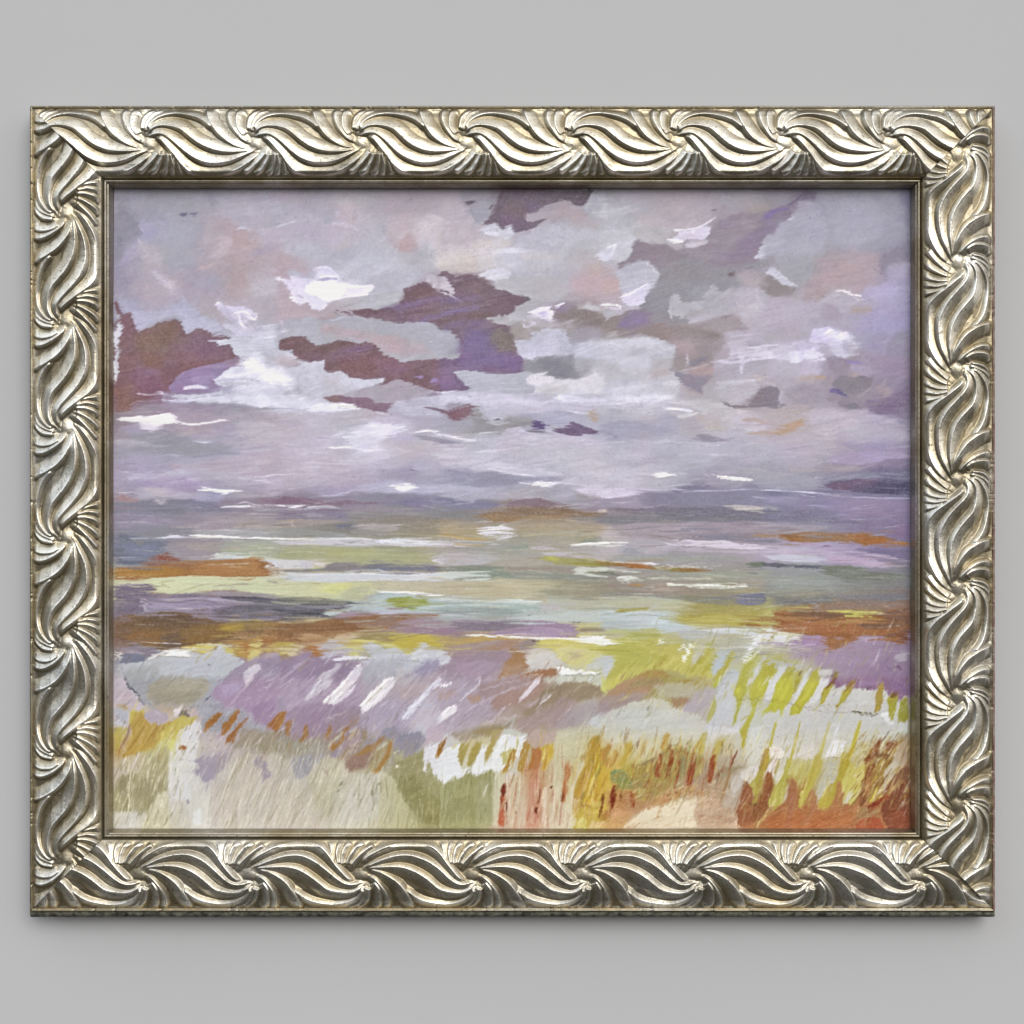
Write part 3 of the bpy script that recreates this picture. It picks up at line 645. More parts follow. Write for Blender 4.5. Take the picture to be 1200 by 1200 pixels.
l D2D4DA,w7 22 0 28 120 30 240
p C9CDDB,s1,e2,b0 720 215 780 165 840 125 940 120 930 60 870 0 1200 0 1200 290 1030 280 880 250 800 260 740 240
p E6E2EA,s4,a90 950 80 1020 50 1070 80 1100 130 1200 130 1200 250 1100 240 1020 180 940 160
p BCB6C0,s5,a80 1060 0 1200 0 1200 100 1100 110 1060 60
p E0DEEE,s4,a80 760 190 840 145 940 140 1040 190 940 210 840 205
p D9D6E4,s4,a60 880 210 1020 240 1200 250 1200 360 1000 300 860 280
l 8F8A98,w5 740 222 820 208 920 205 1000 214 1045 226
l C4BEC6,w16,a80 780 235 880 240 1000 240
l D8D6E6,w22,a90 520 270 580 258 680 265
l CFCDE0,w6 520 255 560 262 600 250 640 248
p BFC6D2,s2,e2,b0,d10 330 350 400 320 520 305 720 300 1000 290 1200 300 1200 380 1060 400 900 370 600 370 420 370
p CBD4E2,s4,a80 940 290 1200 280 1200 380 1040 380 980 340
l 8C8494,w3,a80 370 302 500 300 700 302 830 305
l CCC4D6,w12 330 296 360 300 350 310
l DCD6E2,w7 180 310 240 314 320 312 400 310
l CEC6D2,w6,a80 140 390 175 365 220 362 330 355
p A29AA6,s3,a80,b0,d20 240 390 500 370 800 380 1000 400 1180 410 1000 440 700 430 500 430 300 440 220 420
l 8E8492,w10,a60 400 380 500 378 620 385
l D6D8EA,w18,a90 1040 405 1100 395 1200 400
l D4DAEC,w14,a80 1140 390 1200 402
l A4A0B0,w8,a70 1050 420 1200 415
p A89AA4,s3,a90,b0,d10 60 440 160 425 320 440 400 440 360 460 200 465 60 470
p B4A6B0,s3,a80 440 460 700 450 1000 450 1200 440 1200 520 1080 510 960 490 820 510 700 560 600 600 480 590 460 540
p B5A4A4,s4,a60 480 560 560 540 660 540 720 540 640 590 520 600
p C6C0C8,s3,a70 860 520 960 500 1200 520 1200 640 960 650 860 600
p B0A9BE,s3,a70 560 620 700 560 860 560 900 600 720 650 640 660
l C6C4DC,w24,a60 600 645 700 640 720 655
l DAD8E6,w8,a90 610 640 650 655 690 650
p 9DA0A6,s3,a90,e2 160 600 300 570 520 600 600 650 700 680 860 670 800 720 600 740 500 750 420 720 320 720 260 680 180 640
l 9A9CB0,w20,a60 400 760 560 760 760 730 900 730
p A9A2BE,s3,a80 60 540 160 540 280 570 200 600 60 580
p BEBAC4,s3,a70 40 620 120 640 60 680 30 680
l BBB6C2,w34,a80 40 660 140 650 250 668
p E4E2E8,s1.2,e1.5,b5 40 470 120 475 180 465 260 470 320 460 400 450 440 455 460 500 480 525 400 520 300 535 200 510 60 500
p D9D4DC,s3,a90 170 500 300 520 380 530 290 575 220 550
l F0EEF2,w12 350 460 430 455 
l EAE6EE,w14 435 465 470 500 520 520 580 526 660 515 740 500 820 492
l 9C909C,w3,a70 470 520 540 532 620 530
p B3ABC2,s3,a80 100 740 200 730 340 720 500 750 560 770 800 760 560 800 400 830 200 820 60 800
p C0B0BC,s4,a70 320 800 440 790 600 790 900 750 1200 700 1200 880 800 870 480 840
p C2AEB2,s4,a60 400 820 460 800 500 820 460 850
l C8C4D0,w9,a90 400 730 440 740 470 755
l D0CCDA,w7 60 860 130 862 180 878 230 865 280 850
l D8D6E0,w6,a90 900 715 1000 712 1080 708 1130 700
l 9E9CB0,w6,a70 740 700 860 705 1000 690 1100 685
p A8A8B6,s3,a80 280 840 400 850 500 880 480 900 380 900 300 880
p B09FC2,s4,a85 180 920 340 900 520 880 600 910 640 950 560 990 420 980 260 980
l D4D0DE,w6 560 905 600 912 600 930
l E0DAE6,w9 1000 918 1060 915 1100 890 1200 878
p C2B8CA,s3,a70 1070 920 1100 890 1200 890 1200 980 1100 970
p C2BCC8,s3,a80,b0 140 980 260 965 500 990 640 1000 700 1040 500 1050 300 1050 180 1050
p C4BCC0,s3,a80 230 990 400 980 420 1040 260 1040
l DCD8E4,w7 30 1000 90 1003 150 1000
p B8908C,s3,e2 30 1010 80 1010 120 1050 200 1050 160 1070 30 1070
l D8CCD0,w7 70 1005 100 1020 105 1035
p B0AECE,s3,a70 620 1000 760 1000 860 1010 780 1060 600 1060
p E8E6EE,s1,e1 630 955 660 960 720 975 800 985 850 980 915 995 840 1000 790 1020 720 1000 660 990
l F2F0F4,w8 640 958 700 975 780 988
p B9B0B8,s3,a80 900 1010 1060 1000 1200 1010 1200 1040 900 1040
p 998A98,s2,a85,b0 780 1060 900 1050 1200 1030 1200 1090 900 1100 760 1100
p A0808E,s3,a70 1000 1060 1200 1040 1200 1080 1060 1080
p 888A94,s2,a90,b0,e2 30 1080 300 1065 480 1050 720 1080 760 1100 740 1130 560 1140 300 1150 60 1140 30 1160
p 84849A,s3,a70 480 1060 740 1080 750 1120 600 1130 480 1110
p C8C0BC,s1.5,e2 290 1060 350 1045 370 1070 350 1095 310 1090
l DCDCE0,w16,a95 770 1108 900 1102 1050 1100 1200 1105
l 8A8896,w10,a80 760 1130 900 1135 1100 1130
p 9C8EA6,s4,a60 60 1150 200 1130 300 1160 160 1190 40 1190
p A59C9E,s4,a70 560 1170 900 1150 1200 1160 1200 1200 500 1200
T 320 410
g B0AEBC 8C6E7C 8A6C74 8A7084 8A6C70 A89AA8
g E0DEE6 C8CCD8 C4C6D2 AFA6AE ABA2AE A694A4
g BDB8C2 C8C8D8 C4BCC6 C2B6BE B8B4C4 B8B2C4
g C2BBC8 C4BDCA C6BEC8 D2CEE0 C4C0CA BEBAC4
g C4BBC2 C4BCC8 BEB2C0 B4ACBC ACA4BC B4ACC0
g 988C9A 968C98 988E9A 949098 908C9C 8E8A9A
p 8A6A6C,s1,e2,v10,b15 130 0 760 0 820 50 900 80 1200 60 1200 310 1120 285 1020 255 870 205 800 240 760 240 790 195 640 210 540 200 500 160 440 150 380 155 360 140 365 70 330 80 260 85 160 65
p 896E84,s5,a60 200 0 600 0 580 50 400 60 300 70
p 86645C,s5,a60 380 100 480 70 640 60 740 120 660 180 540 170 420 130
p 906E84,s5,a70 740 100 900 90 960 140 860 190 780 180
p 90707E,s5,a60 1100 80 1200 80 1200 280 1120 260
l A88EC8,w24,a90 1110 220 1150 215
l A68CC4,w20,a90 1020 185 1050 190
l 9A84B8,w14,a70 1130 190 1140 250
p B2B4B8,s1,e2,b20 760 0 1200 0 1200 60 1120 70 1000 70 930 80 880 70 800 40
l 7A7E88,w4 930 40 980 45
l 7A7E88,w4 1110 50 1130 55
p C9C3CE,s1.2,e1 0 20 60 10 120 20 165 50 165 65 60 40 0 60
p C6B8BE,s4,a90 0 50 100 50 180 80 190 120 100 120 0 110
p C2C6D2,s1,e2,b20 150 70 280 85 365 75 362 140 380 155 480 155 540 195 640 205 785 195 770 230 700 260 620 270 560 330 400 330 360 380 280 440 0 440 0 120 100 130 180 110
p E2E0EA,s5,a90 0 100 60 120 120 180 150 230 60 250 0 250
p CDD6E2,s4,a80,b15 0 290 200 320 320 350 420 380 300 430 200 440 100 420 0 400
p C6BEC4,s5,a60 360 170 460 160 480 280 380 290
p BFC8D6,s3,a80,b8 540 205 640 212 785 200 700 250 600 270 520 270
p B9B4BC,s4,a60 80 280 180 260 220 300 160 330 80 320
p B2A9B4,s2,a90,b8 480 320 640 270 780 240 870 210 960 230 1120 290 1080 330 900 360 720 380 600 340
p BDB8BE,s4,a60 440 280 600 270 560 320 460 330
p C4C6D4,s3,a80,b5 840 370 1000 350 1200 320 1200 470 1000 460 860 440
l C9C6D4,w14,a90 860 370 1000 345 1200 330
l D6D4E0,w5 1110 288 1200 300
p 957786,s1,e2 370 340 430 325 560 330 640 340 740 375 840 375 800 440 740 435 640 415 560 380 480 370 420 370
p A08878,s4,a70 370 340 440 325 500 350 430 370
l B8A0B0,w3,a70 575 325 578 380
l 7E6068,w14 1060 402 1120 415 1200 440
p D8DCEA,s2,e1,b5 240 400 330 375 420 375 500 380 600 420 480 430 360 430 260 440
l E2E0EA,w16 440 385 520 388 570 400 605 420
l 6E6874,w3,a70 450 402 500 412 560 410
l DCDAEA,w6 730 440 800 458
l DEE0F0,w14,a80 0 405 60 400 100 410
l A8AAC6,w6,a80 0 412 120 414 220 420
p C0B9C0,s4,a60,b0 0 440 400 440 640 430 740 460 500 560 200 640 0 620
p C8C3D2,s3,a70 300 620 480 590 520 540 640 480 900 460 1000 520 1000 600 820 640 780 720 560 700 400 700
p D4D0E0,s1.5,e2,b20 500 610 620 530 720 510 860 530 920 510 930 560 820 600 780 640 770 700 680 712 600 680 520 650
l DEDAEA,w24 750 600 830 560 930 530
l DAD6E6,w14 440 602 500 580 520 575
l ECEAF0,w11 400 682 470 690 540 682 600 695 660 710 760 700
l C4B8DC,w24,a60,s2 860 600 940 620 1020 630
l E4E0EC,w16 1010 580 1090 570 1150 578 1200 600
l DAD4E4,w14,a80 880 570 940 562
p A5A0AE,s1.2 1010 605 1060 600 1160 615 1200 630 1200 655 1120 650 1060 630
p C2B8BE,s5,a60,b0 800 640 1200 660 1200 760 900 760 780 700
l D6D0DC,w8,a90 0 890 60 880 190 868 210 890
l D2CAD8,w9,a80 240 790 400 800 520 805
l D2CAD8,w7,a80 280 880 400 890 550 915
l CEC6D4,w12,a60 200 690 300 720 440 740
l C8B8C4,w9,a60 560 740 680 760 740 780
p BAB6C8,s3,a70,b0 960 780 1200 780 1200 900 1000 880
l 6E6C7A,w14 970 845 985 845
l 8A8698,w4 1050 875 1090 880
p AEA6B6,s4,a80,b0 740 860 860 840 1000 860 1200 900 1200 930 800 910
p B0A8C2,s4,a70,b5 200 960 600 940 560 1000 380 1030 280 1010
p C0BED4,s3,a80,b5 600 960 800 910 900 910 1040 950 1200 950 1200 1010 1000 1020 640 990
p EAE6E8,s2 850 960 920 935 980 935 1020 970 960 990 920 1000 870 980
l C4C8E0,w13,a95 300 1030 440 1025 580 995 720 975
p 93919F,s3,a80,b0 0 1020 200 1010 400 1040 600 1010 860 1010 1060 1030 860 1060 500 1060 200 1050
p 8E7480,s1.5,e2,b0 0 1040 200 1030 340 1060 500 1060 640 1070 860 1070 640 1090 500 1110 440 1100 200 1095 0 1090
p 84687A,s3,a60 0 1040 160 1040 180 1080 0 1080
p 8A84A0,s2,a90,b0 860 1070 960 1040 1200 1040 1200 1100 960 1110
l A8A4B4,w14,a90 1100 1060 1140 1062
l DCDEE8,w18 0 1105 60 1098 120 1108 210 1095
l D8DAE4,w12 250 1105 340 1098 400 1100 450 1108
p A0959F,s2,a90,b0 500 1100 620 1085 800 1100 900 1110 940 1130 760 1140 640 1130 500 1130
p 989C92,s2,a90,b0 500 1120 640 1140 940 1140 1200 1110 1200 1200 540 1200
l B0A89C,w12,a80 860 1115 1000 1118
p 8E8698,s2,a80,b0 0 1110 300 1120 490 1115 490 1180 300 1200 0 1200
T 510 410
g 84708A 806A94 8A7494 A8A9A6 9EA09C BABAC0
g A48AA0 B0B8BE B8BEC8 CDCED8 C8C8C6 CCCCCC
g ABA8B6 ACAEAC A9A9B0 A8A8BE A0A0B2 B6B6C8
g CCC8D2 C6C4D0 C4C0CA C4C1CA C2C0CA C2C0C4
g A6A4B8 A8A8BC B0B4C8 C2BECC BCBAC4 CAC4D2
g 989898 8C8C98 9A8E78 948466 8E8A7C A89CA0
p 86708A,s1,e2,v10 0 70 60 60 130 50 190 0 590 0 600 50 625 90 625 150 560 165 430 170 340 160 280 145 180 140 130 160 180 220 250 265 220 290 100 295 0 290
p 84709A,s5,a80 140 60 240 0 420 0 600 60 600 140 420 150 200 130
p 8C6C80,s4,a70 280 110 440 130 620 150 560 165 400 165
p 9878A0,s5,a70 0 170 120 180 160 240 100 290 0 290
p B0B8B8,s1,e2 0 0 190 0 150 60 110 80 90 45 40 55 0 60
l B0AEBC,w5 150 60 180 20 200 0
p B3BBC4,s1,e1 130 160 200 145 300 150 370 172 430 172 560 165 640 155 720 180 700 260 700 310 440 310 250 290 190 220
p B8C0CA,s4,a80 200 160 560 180 600 290 300 290 230 230
p C5C9DA,s1,e2,b20 590 0 900 0 860 40 780 45 700 60 690 85 630 65 590 40
p 9A9EA0,s2,e2 630 90 640 65 700 85 740 60 820 40 960 40 1000 80 1080 90 1080 150 1000 200 920 200 860 195 820 180 780 160 700 165 640 150 625 120
p 8A8D94,s4,a80 740 60 860 60 960 120 940 180 860 195 760 140 700 110
p B4B4B6,s3,a80 1000 60 1120 70 1100 160 1020 180 980 120
p D2D0D6,s2,e2,b15 620 220 680 180 780 150 800 140 770 180 860 200 1000 215 1080 190 1130 160 1200 190 1200 300 1000 320 800 310 700 300 720 260 640 250
p DDD9E2,s3,a80 640 230 700 190 760 180 820 220 760 260 680 250
p C8C4C0,s4,a60 720 270 860 260 1000 290 900 310 740 300
l D8D4DA,w10,a80 770 170 795 150
l DAD6DE,w14,a80 1110 130 1140 180 1190 200
p C2BECE,s2,e1,b0 0 290 130 290 300 295 700 315 860 310 1200 320 1200 400 1100 430 940 420 800 440 660 450 500 480 400 520 340 500 340 450 310 400 240 380 100 375 60 400 0 410
p C8C2D2,s4,a70 260 320 500 320 760 380 560 440 360 420
l C8CCDC,w30,a80 0 340 120 330 240 350
p D6D6EA,s2,e2,b0 840 330 960 320 1060 340 1200 345 1200 370 1000 370 880 360
l B4B8D8,w14,a70 820 340 900 370
l DAD8E4,w8,a95 0 295 60 298 150 288
l 74707E,w4 215 318 240 330
p 906C72,s1.5,e4,v12 60 440 130 395 240 380 310 400 300 420 255 420 262 460 220 490 120 488 80 465
l 8E6C74,w16 0 420 80 440
p A4A6A2,s2,e2 250 420 290 425 350 470 400 520 440 530 480 500 500 480 680 480 700 500 660 530 600 560 540 550 460 590 240 590 230 550 260 500 270 460
p A9ABB4,s3,a80 0 480 140 500 230 500 220 570 100 600 0 570
l CCC6D2,w10,a80 330 440 360 500 430 525 490 505
l C6C4D0,w30,a90 400 470 500 470
l 62606C,w17,a80 432 490 448 488
l 8E8A98,w12,a60,s2 520 540 620 520 700 500
p B6B5C8,s2,e2 700 480 780 440 900 420 960 450 1040 490 960 530 900 560 860 545 810 520 740 500
l 8C88A0,w6,a70 700 480 750 460
l A09CB6,w8,a70 820 540 880 515 960 500
p 74628A,s1,e2.5 650 535 700 505 740 510 775 540 760 555 690 555
p 7E6A82,s1,e2.5 850 560 920 555 960 510 1000 515 1040 530 1060 550 1120 555 1150 575 1120 595 1040 590 1000 600 940 605 880 590
l 8E7898,w24,a70 960 540 1020 570
l 7A747A,w14,a90 660 570 720 580 780 575
l BAB4CC,w36,a90 780 520 810 570 860 590
l E4E2EC,w11,a95 915 425 980 435 1040 445 1095 450
p C2AE94,s2 1095 430 1130 420 1165 470 1150 510 1110 510 1090 480
l E0DAE6,w22,a90 0 590 100 600 200 630 290 640
l EAE6F0,w10 0 575 40 590
p A09CAE,s1.5,b0 0 620 100 635 200 655 100 662 0 655
l DEDCE4,w8 240 590 350 582 465 576
p C6C0D0,s1.5,e1 470 600 520 555 580 540 630 560 690 605 780 600 820 560 870 590 920 605 980 610 1200 640 1200 700 400 700
p C4C2C8,s4,a60,b0 560 620 900 620 1200 660 1200 860 960 860 860 760 700 660
p B2ACC2,s3,a70 560 580 600 560 630 590 600 610
p B8B6C0,s3,a60 180 680 360 640 440 680 300 710
l DAD6E4,w14,a90 260 725 340 712 420 708 510 700
l DEDAE4,w6 550 690 590 684
l D0CEDA,w12,a60 640 680 740 650 850 625
p D0CAD4,s3,a70,b0 0 730 240 740 400 760 300 800 0 800
l B8AEC0,w18,a60,d40 20 775 100 770 200 770 340 770
p BBB4C4,s3,a80,b0,e2 500 760 700 760 820 790 820 840 700 840 520 800
l AEA6B8,w8,a60 520 790 640 815 820 825
l DAD4E0,w12,a80 180 820 260 830 
p CCC8D4,s3,a80,b0 200 810 420 780 600 830 900 860 900 890 560 880 420 850 280 870
l E4E2EC,w9 390 835 460 855 540 875 700 885
l DEDCE8,w6 440 825 580 830
p A3A1B4,s2,a90,b0 0 835 140 840 260 870 350 850 480 870 620 890 760 885 900 900 880 930 620 935 480 960 240 960 0 940
p 9898A8,s4,a60,b0 300 870 460 880 620 920 440 950 280 930
l BCC0D4,w24,a80 0 950 240 975 480 985
p B8BACA,s3,a80,b0 0 950 400 970 560 1000 500 1050 300 1050 140 1050 0 1020
p BCAEB4,s4,a80 420 1000 520 1000 560 1030 500 1050 430 1035
p DCD8E6,s1.2,e2 600 935 700 925 880 932 840 960 800 975 740 955 640 950
l E0DCE8,w8 880 935 960 942 1080 955 1200 955
p B2AEBE,s3,a80 560 960 820 980 980 960 1000 1040 1200 1080 1200 1110 900 1100 720 1050 540 1060
p D4CCDE,s3,a80,b0 980 970 1200 960 1200 1030 1060 1030
p 8886A0,s2,a90,b0,e2 0 1040 120 1040 200 1060 240 1060 400 1070 490 1080 480 1100 300 1120 100 1130 0 1110
l B4B2C2,w12,a80 140 1050 260 1060 230 1080
l 6E6A86,w6,a80 0 1050 60 1055 140 1060
l B0AEC4,w8,a80 60 1095 160 1085 220 1075
p 927A82,s1.5,e2,b0 480 1075 560 1060 660 1050 760 1050 820 1070 900 1085 980 1100 900 1110 760 1105 560 1110 500 1100
l 7A605C,w5,a80 600 1100 720 1100 860 1092
p 9A8898,s2,a80,b0 900 1090 1060 1100 1200 1105 1200 1130 1040 1130 960 1110
p 94835A,s1.5,e2,b0 420 1140 520 1115 640 1108 860 1100 900 1105 1000 1130 1200 1150 1200 1180 900 1170 760 1180 500 1190 300 1160
p B09C5E,s3,a70,b0 380 1160 600 1165 860 1170 900 1200 360 1200
p 8C9080,s3,a80,b0 0 1130 240 1140 320 1150 300 1190 0 1180
l DCCCB4,w12 1150 1140 1200 1135
l B4906C,w6 1030 1130 1150 1135
T 700 410
g C4C4CE C6C6D2 BEBEC0 9A9094 B0A4AA B8B0B8
g C4C6D2 C6C8D0 C8C8CE B0ACB0 BEBABE A09498
g B4B4C0 B6B8C4 B4B2C2 B8B0B4 C2BEC2 C4BCC2
g BAB8C6 BCBAC6 B8B6C4 BEBCC8 BDBAC8 BCBAC4
g C8C6D0 C6C4CC BCBCC4 A8A6B4 ACA8B2 A8A6B2
g A498A6 A094A2 88838C 84808E 88849A 8A86A0
p CACCDC,s4,a70 80 60 360 40 380 120 220 140 120 110
p C0BEBC,s4,a60 0 60 60 70 200 130 360 150 320 210 0 220
p C2B2AE,s4,a80 370 140 500 130 520 160 420 190 370 180
p C2C4CA,s4,a60 320 200 600 180 560 300 340 300
p D0D0DC,s3,a80 40 280 240 250 380 240 300 280 140 300
l D4D4D8,w36,a70 470 230 550 240
p DADAE8,s2,e3,b0,a90 140 350 260 320 420 320 540 320 540 345 400 350 280 370 200 380
p D8D0DC,s2,a90 130 375 250 370 260 400 160 410
l E2E0EA,w18,a80 150 345 260 335 280 370
l D8D8E6,w30,a60,d40 0 350 120 370
p C9C7CC,s4,a60 160 420 400 380 520 430 400 480 200 480
p C8C6C6,s3,a80,b-10 560 360 760 340 900 390 1020 450 900 500 760 460 720 430 600 400
l DEDEEA,w18,a95 480 412 580 418 660 435
l D0CCCC,w30,a80 540 450 620 465 710 450
p C6B4A8,s4,a75,b-20 700 470 760 450 860 510 900 560 820 560 740 510
p C2B0A8,s4,a60 320 480 400 480 420 510 340 515
l BC9F78,w22 0 450 10 490
p A49894,s3,a90 560 0 820 0 820 80 740 140 640 140 560 150 530 110
p 8E8A96,s2,a80,b30 640 90 740 40 800 40 720 100 640 120
l 6A6874,w5,a90 675 108 705 92 735 60
l C8C2CC,w14 635 30 640 110
l C8BCC4,w12,a90 600 145 680 130 780 100
p 9A919E,s2,e2,a95 520 130 580 160 700 190 820 180 790 220 740 260 740 310 690 310 640 260 580 210
p C0A49C,s3,a80 640 160 740 120 830 115 830 160 760 185 680 180
p BEAEA8,s4,a80 590 270 680 280 740 320 640 320
p B8B2BC,s1.5,e3 820 60 1000 80 1200 20 1200 260 1160 260 1100 310 1040 360 970 380 900 350 840 260 820 180
p C2BEC4,s3,a80 840 210 1120 210 1150 260 1060 340 980 376 900 340 850 270
l C9C8D4,w20,a80 840 225 960 230 1100 215
l B0AAB0,w6,a60 860 245 980 262 1100 250
l CFCADA,w20,a90,d30 800 80 880 80 960 95 1080 70 1200 60
l CFCADC,w26,a90 1010 20 1020 90 1015 160
l C6C2D0,w14,a90 960 0 1000 20 1060 10
p C8BAB4,s3,a80 1090 160 1150 180 1160 220 1110 210
p 91868A,s1.2,e2 840 350 900 380 970 400 1060 390 1100 340 1150 270 1200 260 1200 400 1080 410 1000 415 920 390
p 857E8C,s2,a70 860 350 960 400 1060 400 1180 380 1180 400 1080 415 960 410 900 385
p B8AEAE,s3,a70 980 410 1180 405 1200 440 1060 440
p C8C2CC,s3,a80 1000 450 1200 480 1200 560 1040 560 940 500
l C0A898,w24,a80,s2 1040 490 1120 490 1200 510
l C8A88C,w14,a90 1060 590 1140 585 1200 572
p A8A9BA,s3,a90,e2,b0 0 520 200 500 400 510 500 540 520 570 460 610 200 640 80 640 0 620
l 948FA4,w14,a70 0 570 80 590 140 620
p BDB4BA,s3,a60 300 560 400 580 380 650 310 640
l 827C90,w6,a90 500 575 550 582 590 600
l CCC8DC,w12 530 610 590 610
l 7A748A,w4 480 628 505 626
p 9B93A2,s2,a90,b-10 690 610 720 590 780 600 860 620 900 640 800 655 740 650
l D0CEDC,w6,a80 0 640 120 650 260 640 420 645
l CACAD8,w6,a70 620 655 760 660 900 650 1200 665
l A6A2B6,w20,a60 320 770 440 755 560 740
l ABA8BA,w12,a50 240 800 400 790
l 948E9C,w4,a60 1090 835 1160 845
p B0AEB2,s3,a70,b0 960 820 1200 840 1200 900 1040 900
p F0F2EE,s.8 360 880 430 858 500 862 545 876 490 895 420 898
p F0F2EE,s.8 750 862 830 875 960 895 1100 914 1020 922 900 910 800 885
l C8CACC,w6 605 870 640 870
l 9C9AA8,w4,a60 370 890 430 904 540 890
p 8F8C9E,s2,a90,b0,e1 300 1000 500 1000 600 960 740 930 800 960 900 980 1200 980 1200 1110 900 1100 700 1100 400 1110 340 1080 300 1040
p A49CAC,s3,a90 0 1040 280 1030 360 1080 400 1110 260 1130 80 1120 0 1090
p D6CEE0,s1.5,e2,b0 0 985 140 975 280 990 280 1025 180 1040 0 1045
l C8C2DC,w8 240 965 340 985 500 978 620 985
l D0CEE0,w5,a90 320 975 460 965 600 950 710 948
l C8C4E0,w8 600 1000 680 990 800 992 940 988
l CCC8E4,w8 940 985 1060 982 1200 990
l 7E7A90,w24,a50 640 970 800 960
p 807A84,s2,a90,b0,e2 80 1115 240 1125 360 1110 600 1110 900 1100 1200 1110 1200 1200 500 1200 400 1150 200 1150
l 5E5048,w6,a80 140 1135 260 1130 360 1140
l D8C8B4,w16 0 1130 70 1128
l B07858,w6,a80 0 1150 60 1150
l C8C8BE,w11 905 1098 1000 1110 1100 1130 1180 1140
p C2C0B0,s1.2,e1 920 1095 1040 1095 1180 1110 1180 1150 1080 1135 960 1115
l C4BCC8,w8,a90 900 1165 1030 1165
l BCB8C4,w5,a80 790 1135 880 1138
p 848578,s3,a90,b0 0 1160 300 1150 500 1165 660 1180 600 1200 0 1200
p 75757C,s3,a70 500 1170 900 1150 1100 1180 1100 1200 500 1200
l C8C4DC,w8,a80 1100 1035 1200 1045
T 890 410
g C2BAC6 C4BCC8 A898A8 A898A8 A898AE 9A90A8
g B8B0BA B0A8B0 A49AA6 9C949A 9A90A2 8E8498
g BCB0B0 BEB4B6 C0B6C2 BAB0C0 A8A0B8 9E98AE
g BEB6C6 BCB4C0 BCB4B8 A8A0BA A89CBA 9C94A8
g AAA8B2 A0A0AC 9492A4 8C8498 706680 6C6880
g A09AB8 8F88A4 948CAC 9A8CAA 9A8CAC 9088A0
p D8D4E4,s2,e2,b10 0 20 200 10 440 0 440 20 400 80 260 90 140 60 0 60
p C4BCD0,s4,a80 300 60 440 80 440 170 280 180
p CBC8D8,s1.5,e2 490 0 720 0 700 30 640 60 560 50 510 20
p A3919F,s2,a95 480 70 560 50 640 75 640 120 540 160 490 140 500 100
p A69A9C,s2,a80 620 50 720 40 720 80 640 80
l 9C88CC,w20,s1.5 620 80 660 90 720 92
p B0A4BC,s3,a80 640 100 760 110 820 160 760 190 700 170 640 150
p A893AC,s3,a70 740 60 900 30 1060 60 1060 200 900 180 820 120
p B59F98,s3,a80 640 150 700 170 720 210 640 190
p C2AC98,s3,a85,b0 280 190 380 180 460 185 440 210 300 215
l C4AA88,w20,a80,s1.5 400 190 470 192
p 8F898E,s2,e2 500 240 560 190 700 190 790 200 795 260 750 300 650 310 560 280
p A295A0,s2,a80 440 290 520 260 600 320 740 320 760 400 700 420 560 390 480 360
p 888690,s2,a90 550 350 680 370 710 410 640 420 560 400
l 7C70A0,w30,s1.5 500 285 550 290 600 318
l 5E5A78,w8 540 280 570 300 620 325
l 7E6E7E,w20,a60 710 190 780 215
l B0A8B6,w12,a90 790 260 750 300 700 330
p AB9CA0,s3,a95 820 260 880 240 935 280 920 330 860 350 820 320
p 8C7C94,s2.5,e2 760 350 860 355 960 310 1060 290 1060 480 960 465 860 455 780 430 740 390
p 85758C,s3,a70 800 380 900 360 960 400 880 440
l 8A8298,w16,a60 960 290 1060 270
p 8C858C,s1.5,e2 0 265 100 262 160 290 145 330 145 400 110 415 40 400 0 400
p 82828F,s2,a80 0 380 60 390 140 380 210 370 180 400 120 415 0 405
l C0B8CA,w16,a90 165 290 148 340 150 395
l CCC6D0,w12,a80 0 225 60 230 110 260
p A9A0AC,s3,a80 160 280 320 230 480 290 460 380 380 410 320 380 220 370
p B8A8A6,s4,a70 0 410 160 420 260 370 360 410 340 480 140 470 0 460
p B9B6B2,s3,a70 0 430 200 450 320 480 200 500 0 480
p C2A986,s2,e1,b20 130 580 170 530 240 500 320 485 325 510 280 550 200 590 130 600
l C2A898,w18,a90 0 585 80 580 150 590
l CBA878,w10,a70 180 560 260 530 310 505
p C6C0C8,s4,a60,b5 320 440 560 420 900 480 1060 560 1060 640 700 660 400 560
p B8AEC4,s3,a70 640 460 800 470 920 480 960 510 800 520
l A8A0B0,w30,a60,s3 920 530 1060 550
p B4A8BC,s3,a60 960 590 1060 600 1060 660 960 640
l ACA4AC,w12,a60,s2 600 690 700 700 860 690
p AE9FBA,s1.5,e2,b5 490 800 520 750 620 740 760 710 860 705 1060 720 1060 760 900 770 840 800 640 802
p B2A4C8,s3,a90 740 720 860 710 870 780 800 810 740 780
p A08FA4,s3,a70 760 790 1060 790 1060 820 760 840
p B8ACAC,s3,a70,b0 200 820 440 800 700 820 800 830 560 860 240 860
l C6C0CA,w7,a60 0 850 160 870 280 880
p ABA9B4,s3,a80,b0 0 880 300 880 420 900 440 960 300 970 160 960 0 980
p 9094A4,s3,a90,b5 440 900 600 890 760 870 900 860 1060 860 1060 920 900 900 700 920 500 940
p 615A72,s2,e2,b10,v10 440 960 500 930 600 910 760 910 900 910 1060 930 1060 1020 900 1015 700 1005 600 990 540 975
p 7A6478,s2,a90,b5 440 960 520 930 700 915 860 910 800 940 700 980 600 990 500 975
p 4E4C62,s3,a70,b5 860 950 960 930 1060 950 1060 1010 900 1010 840 980
l 6A6480,w12,a80 860 880 960 890 1060 890
l 544E6A,w6,a80 880 860 960 862 1060 868
l A898AC,w5,a60 620 960 760 920 900 900
p 7C7A94,s2,a80,b0 0 990 200 990 400 990 500 980 700 1010 1060 1020 1060 1040 700 1030 500 1020 300 1030 100 1020
l DCD6EE,w9 0 985 120 988 260 995 400 1005 510 1018
l DCD4CC,w8 505 1025 580 1030
l C8C2E0,w7 620 1038 800 1042 920 1042 1060 1046
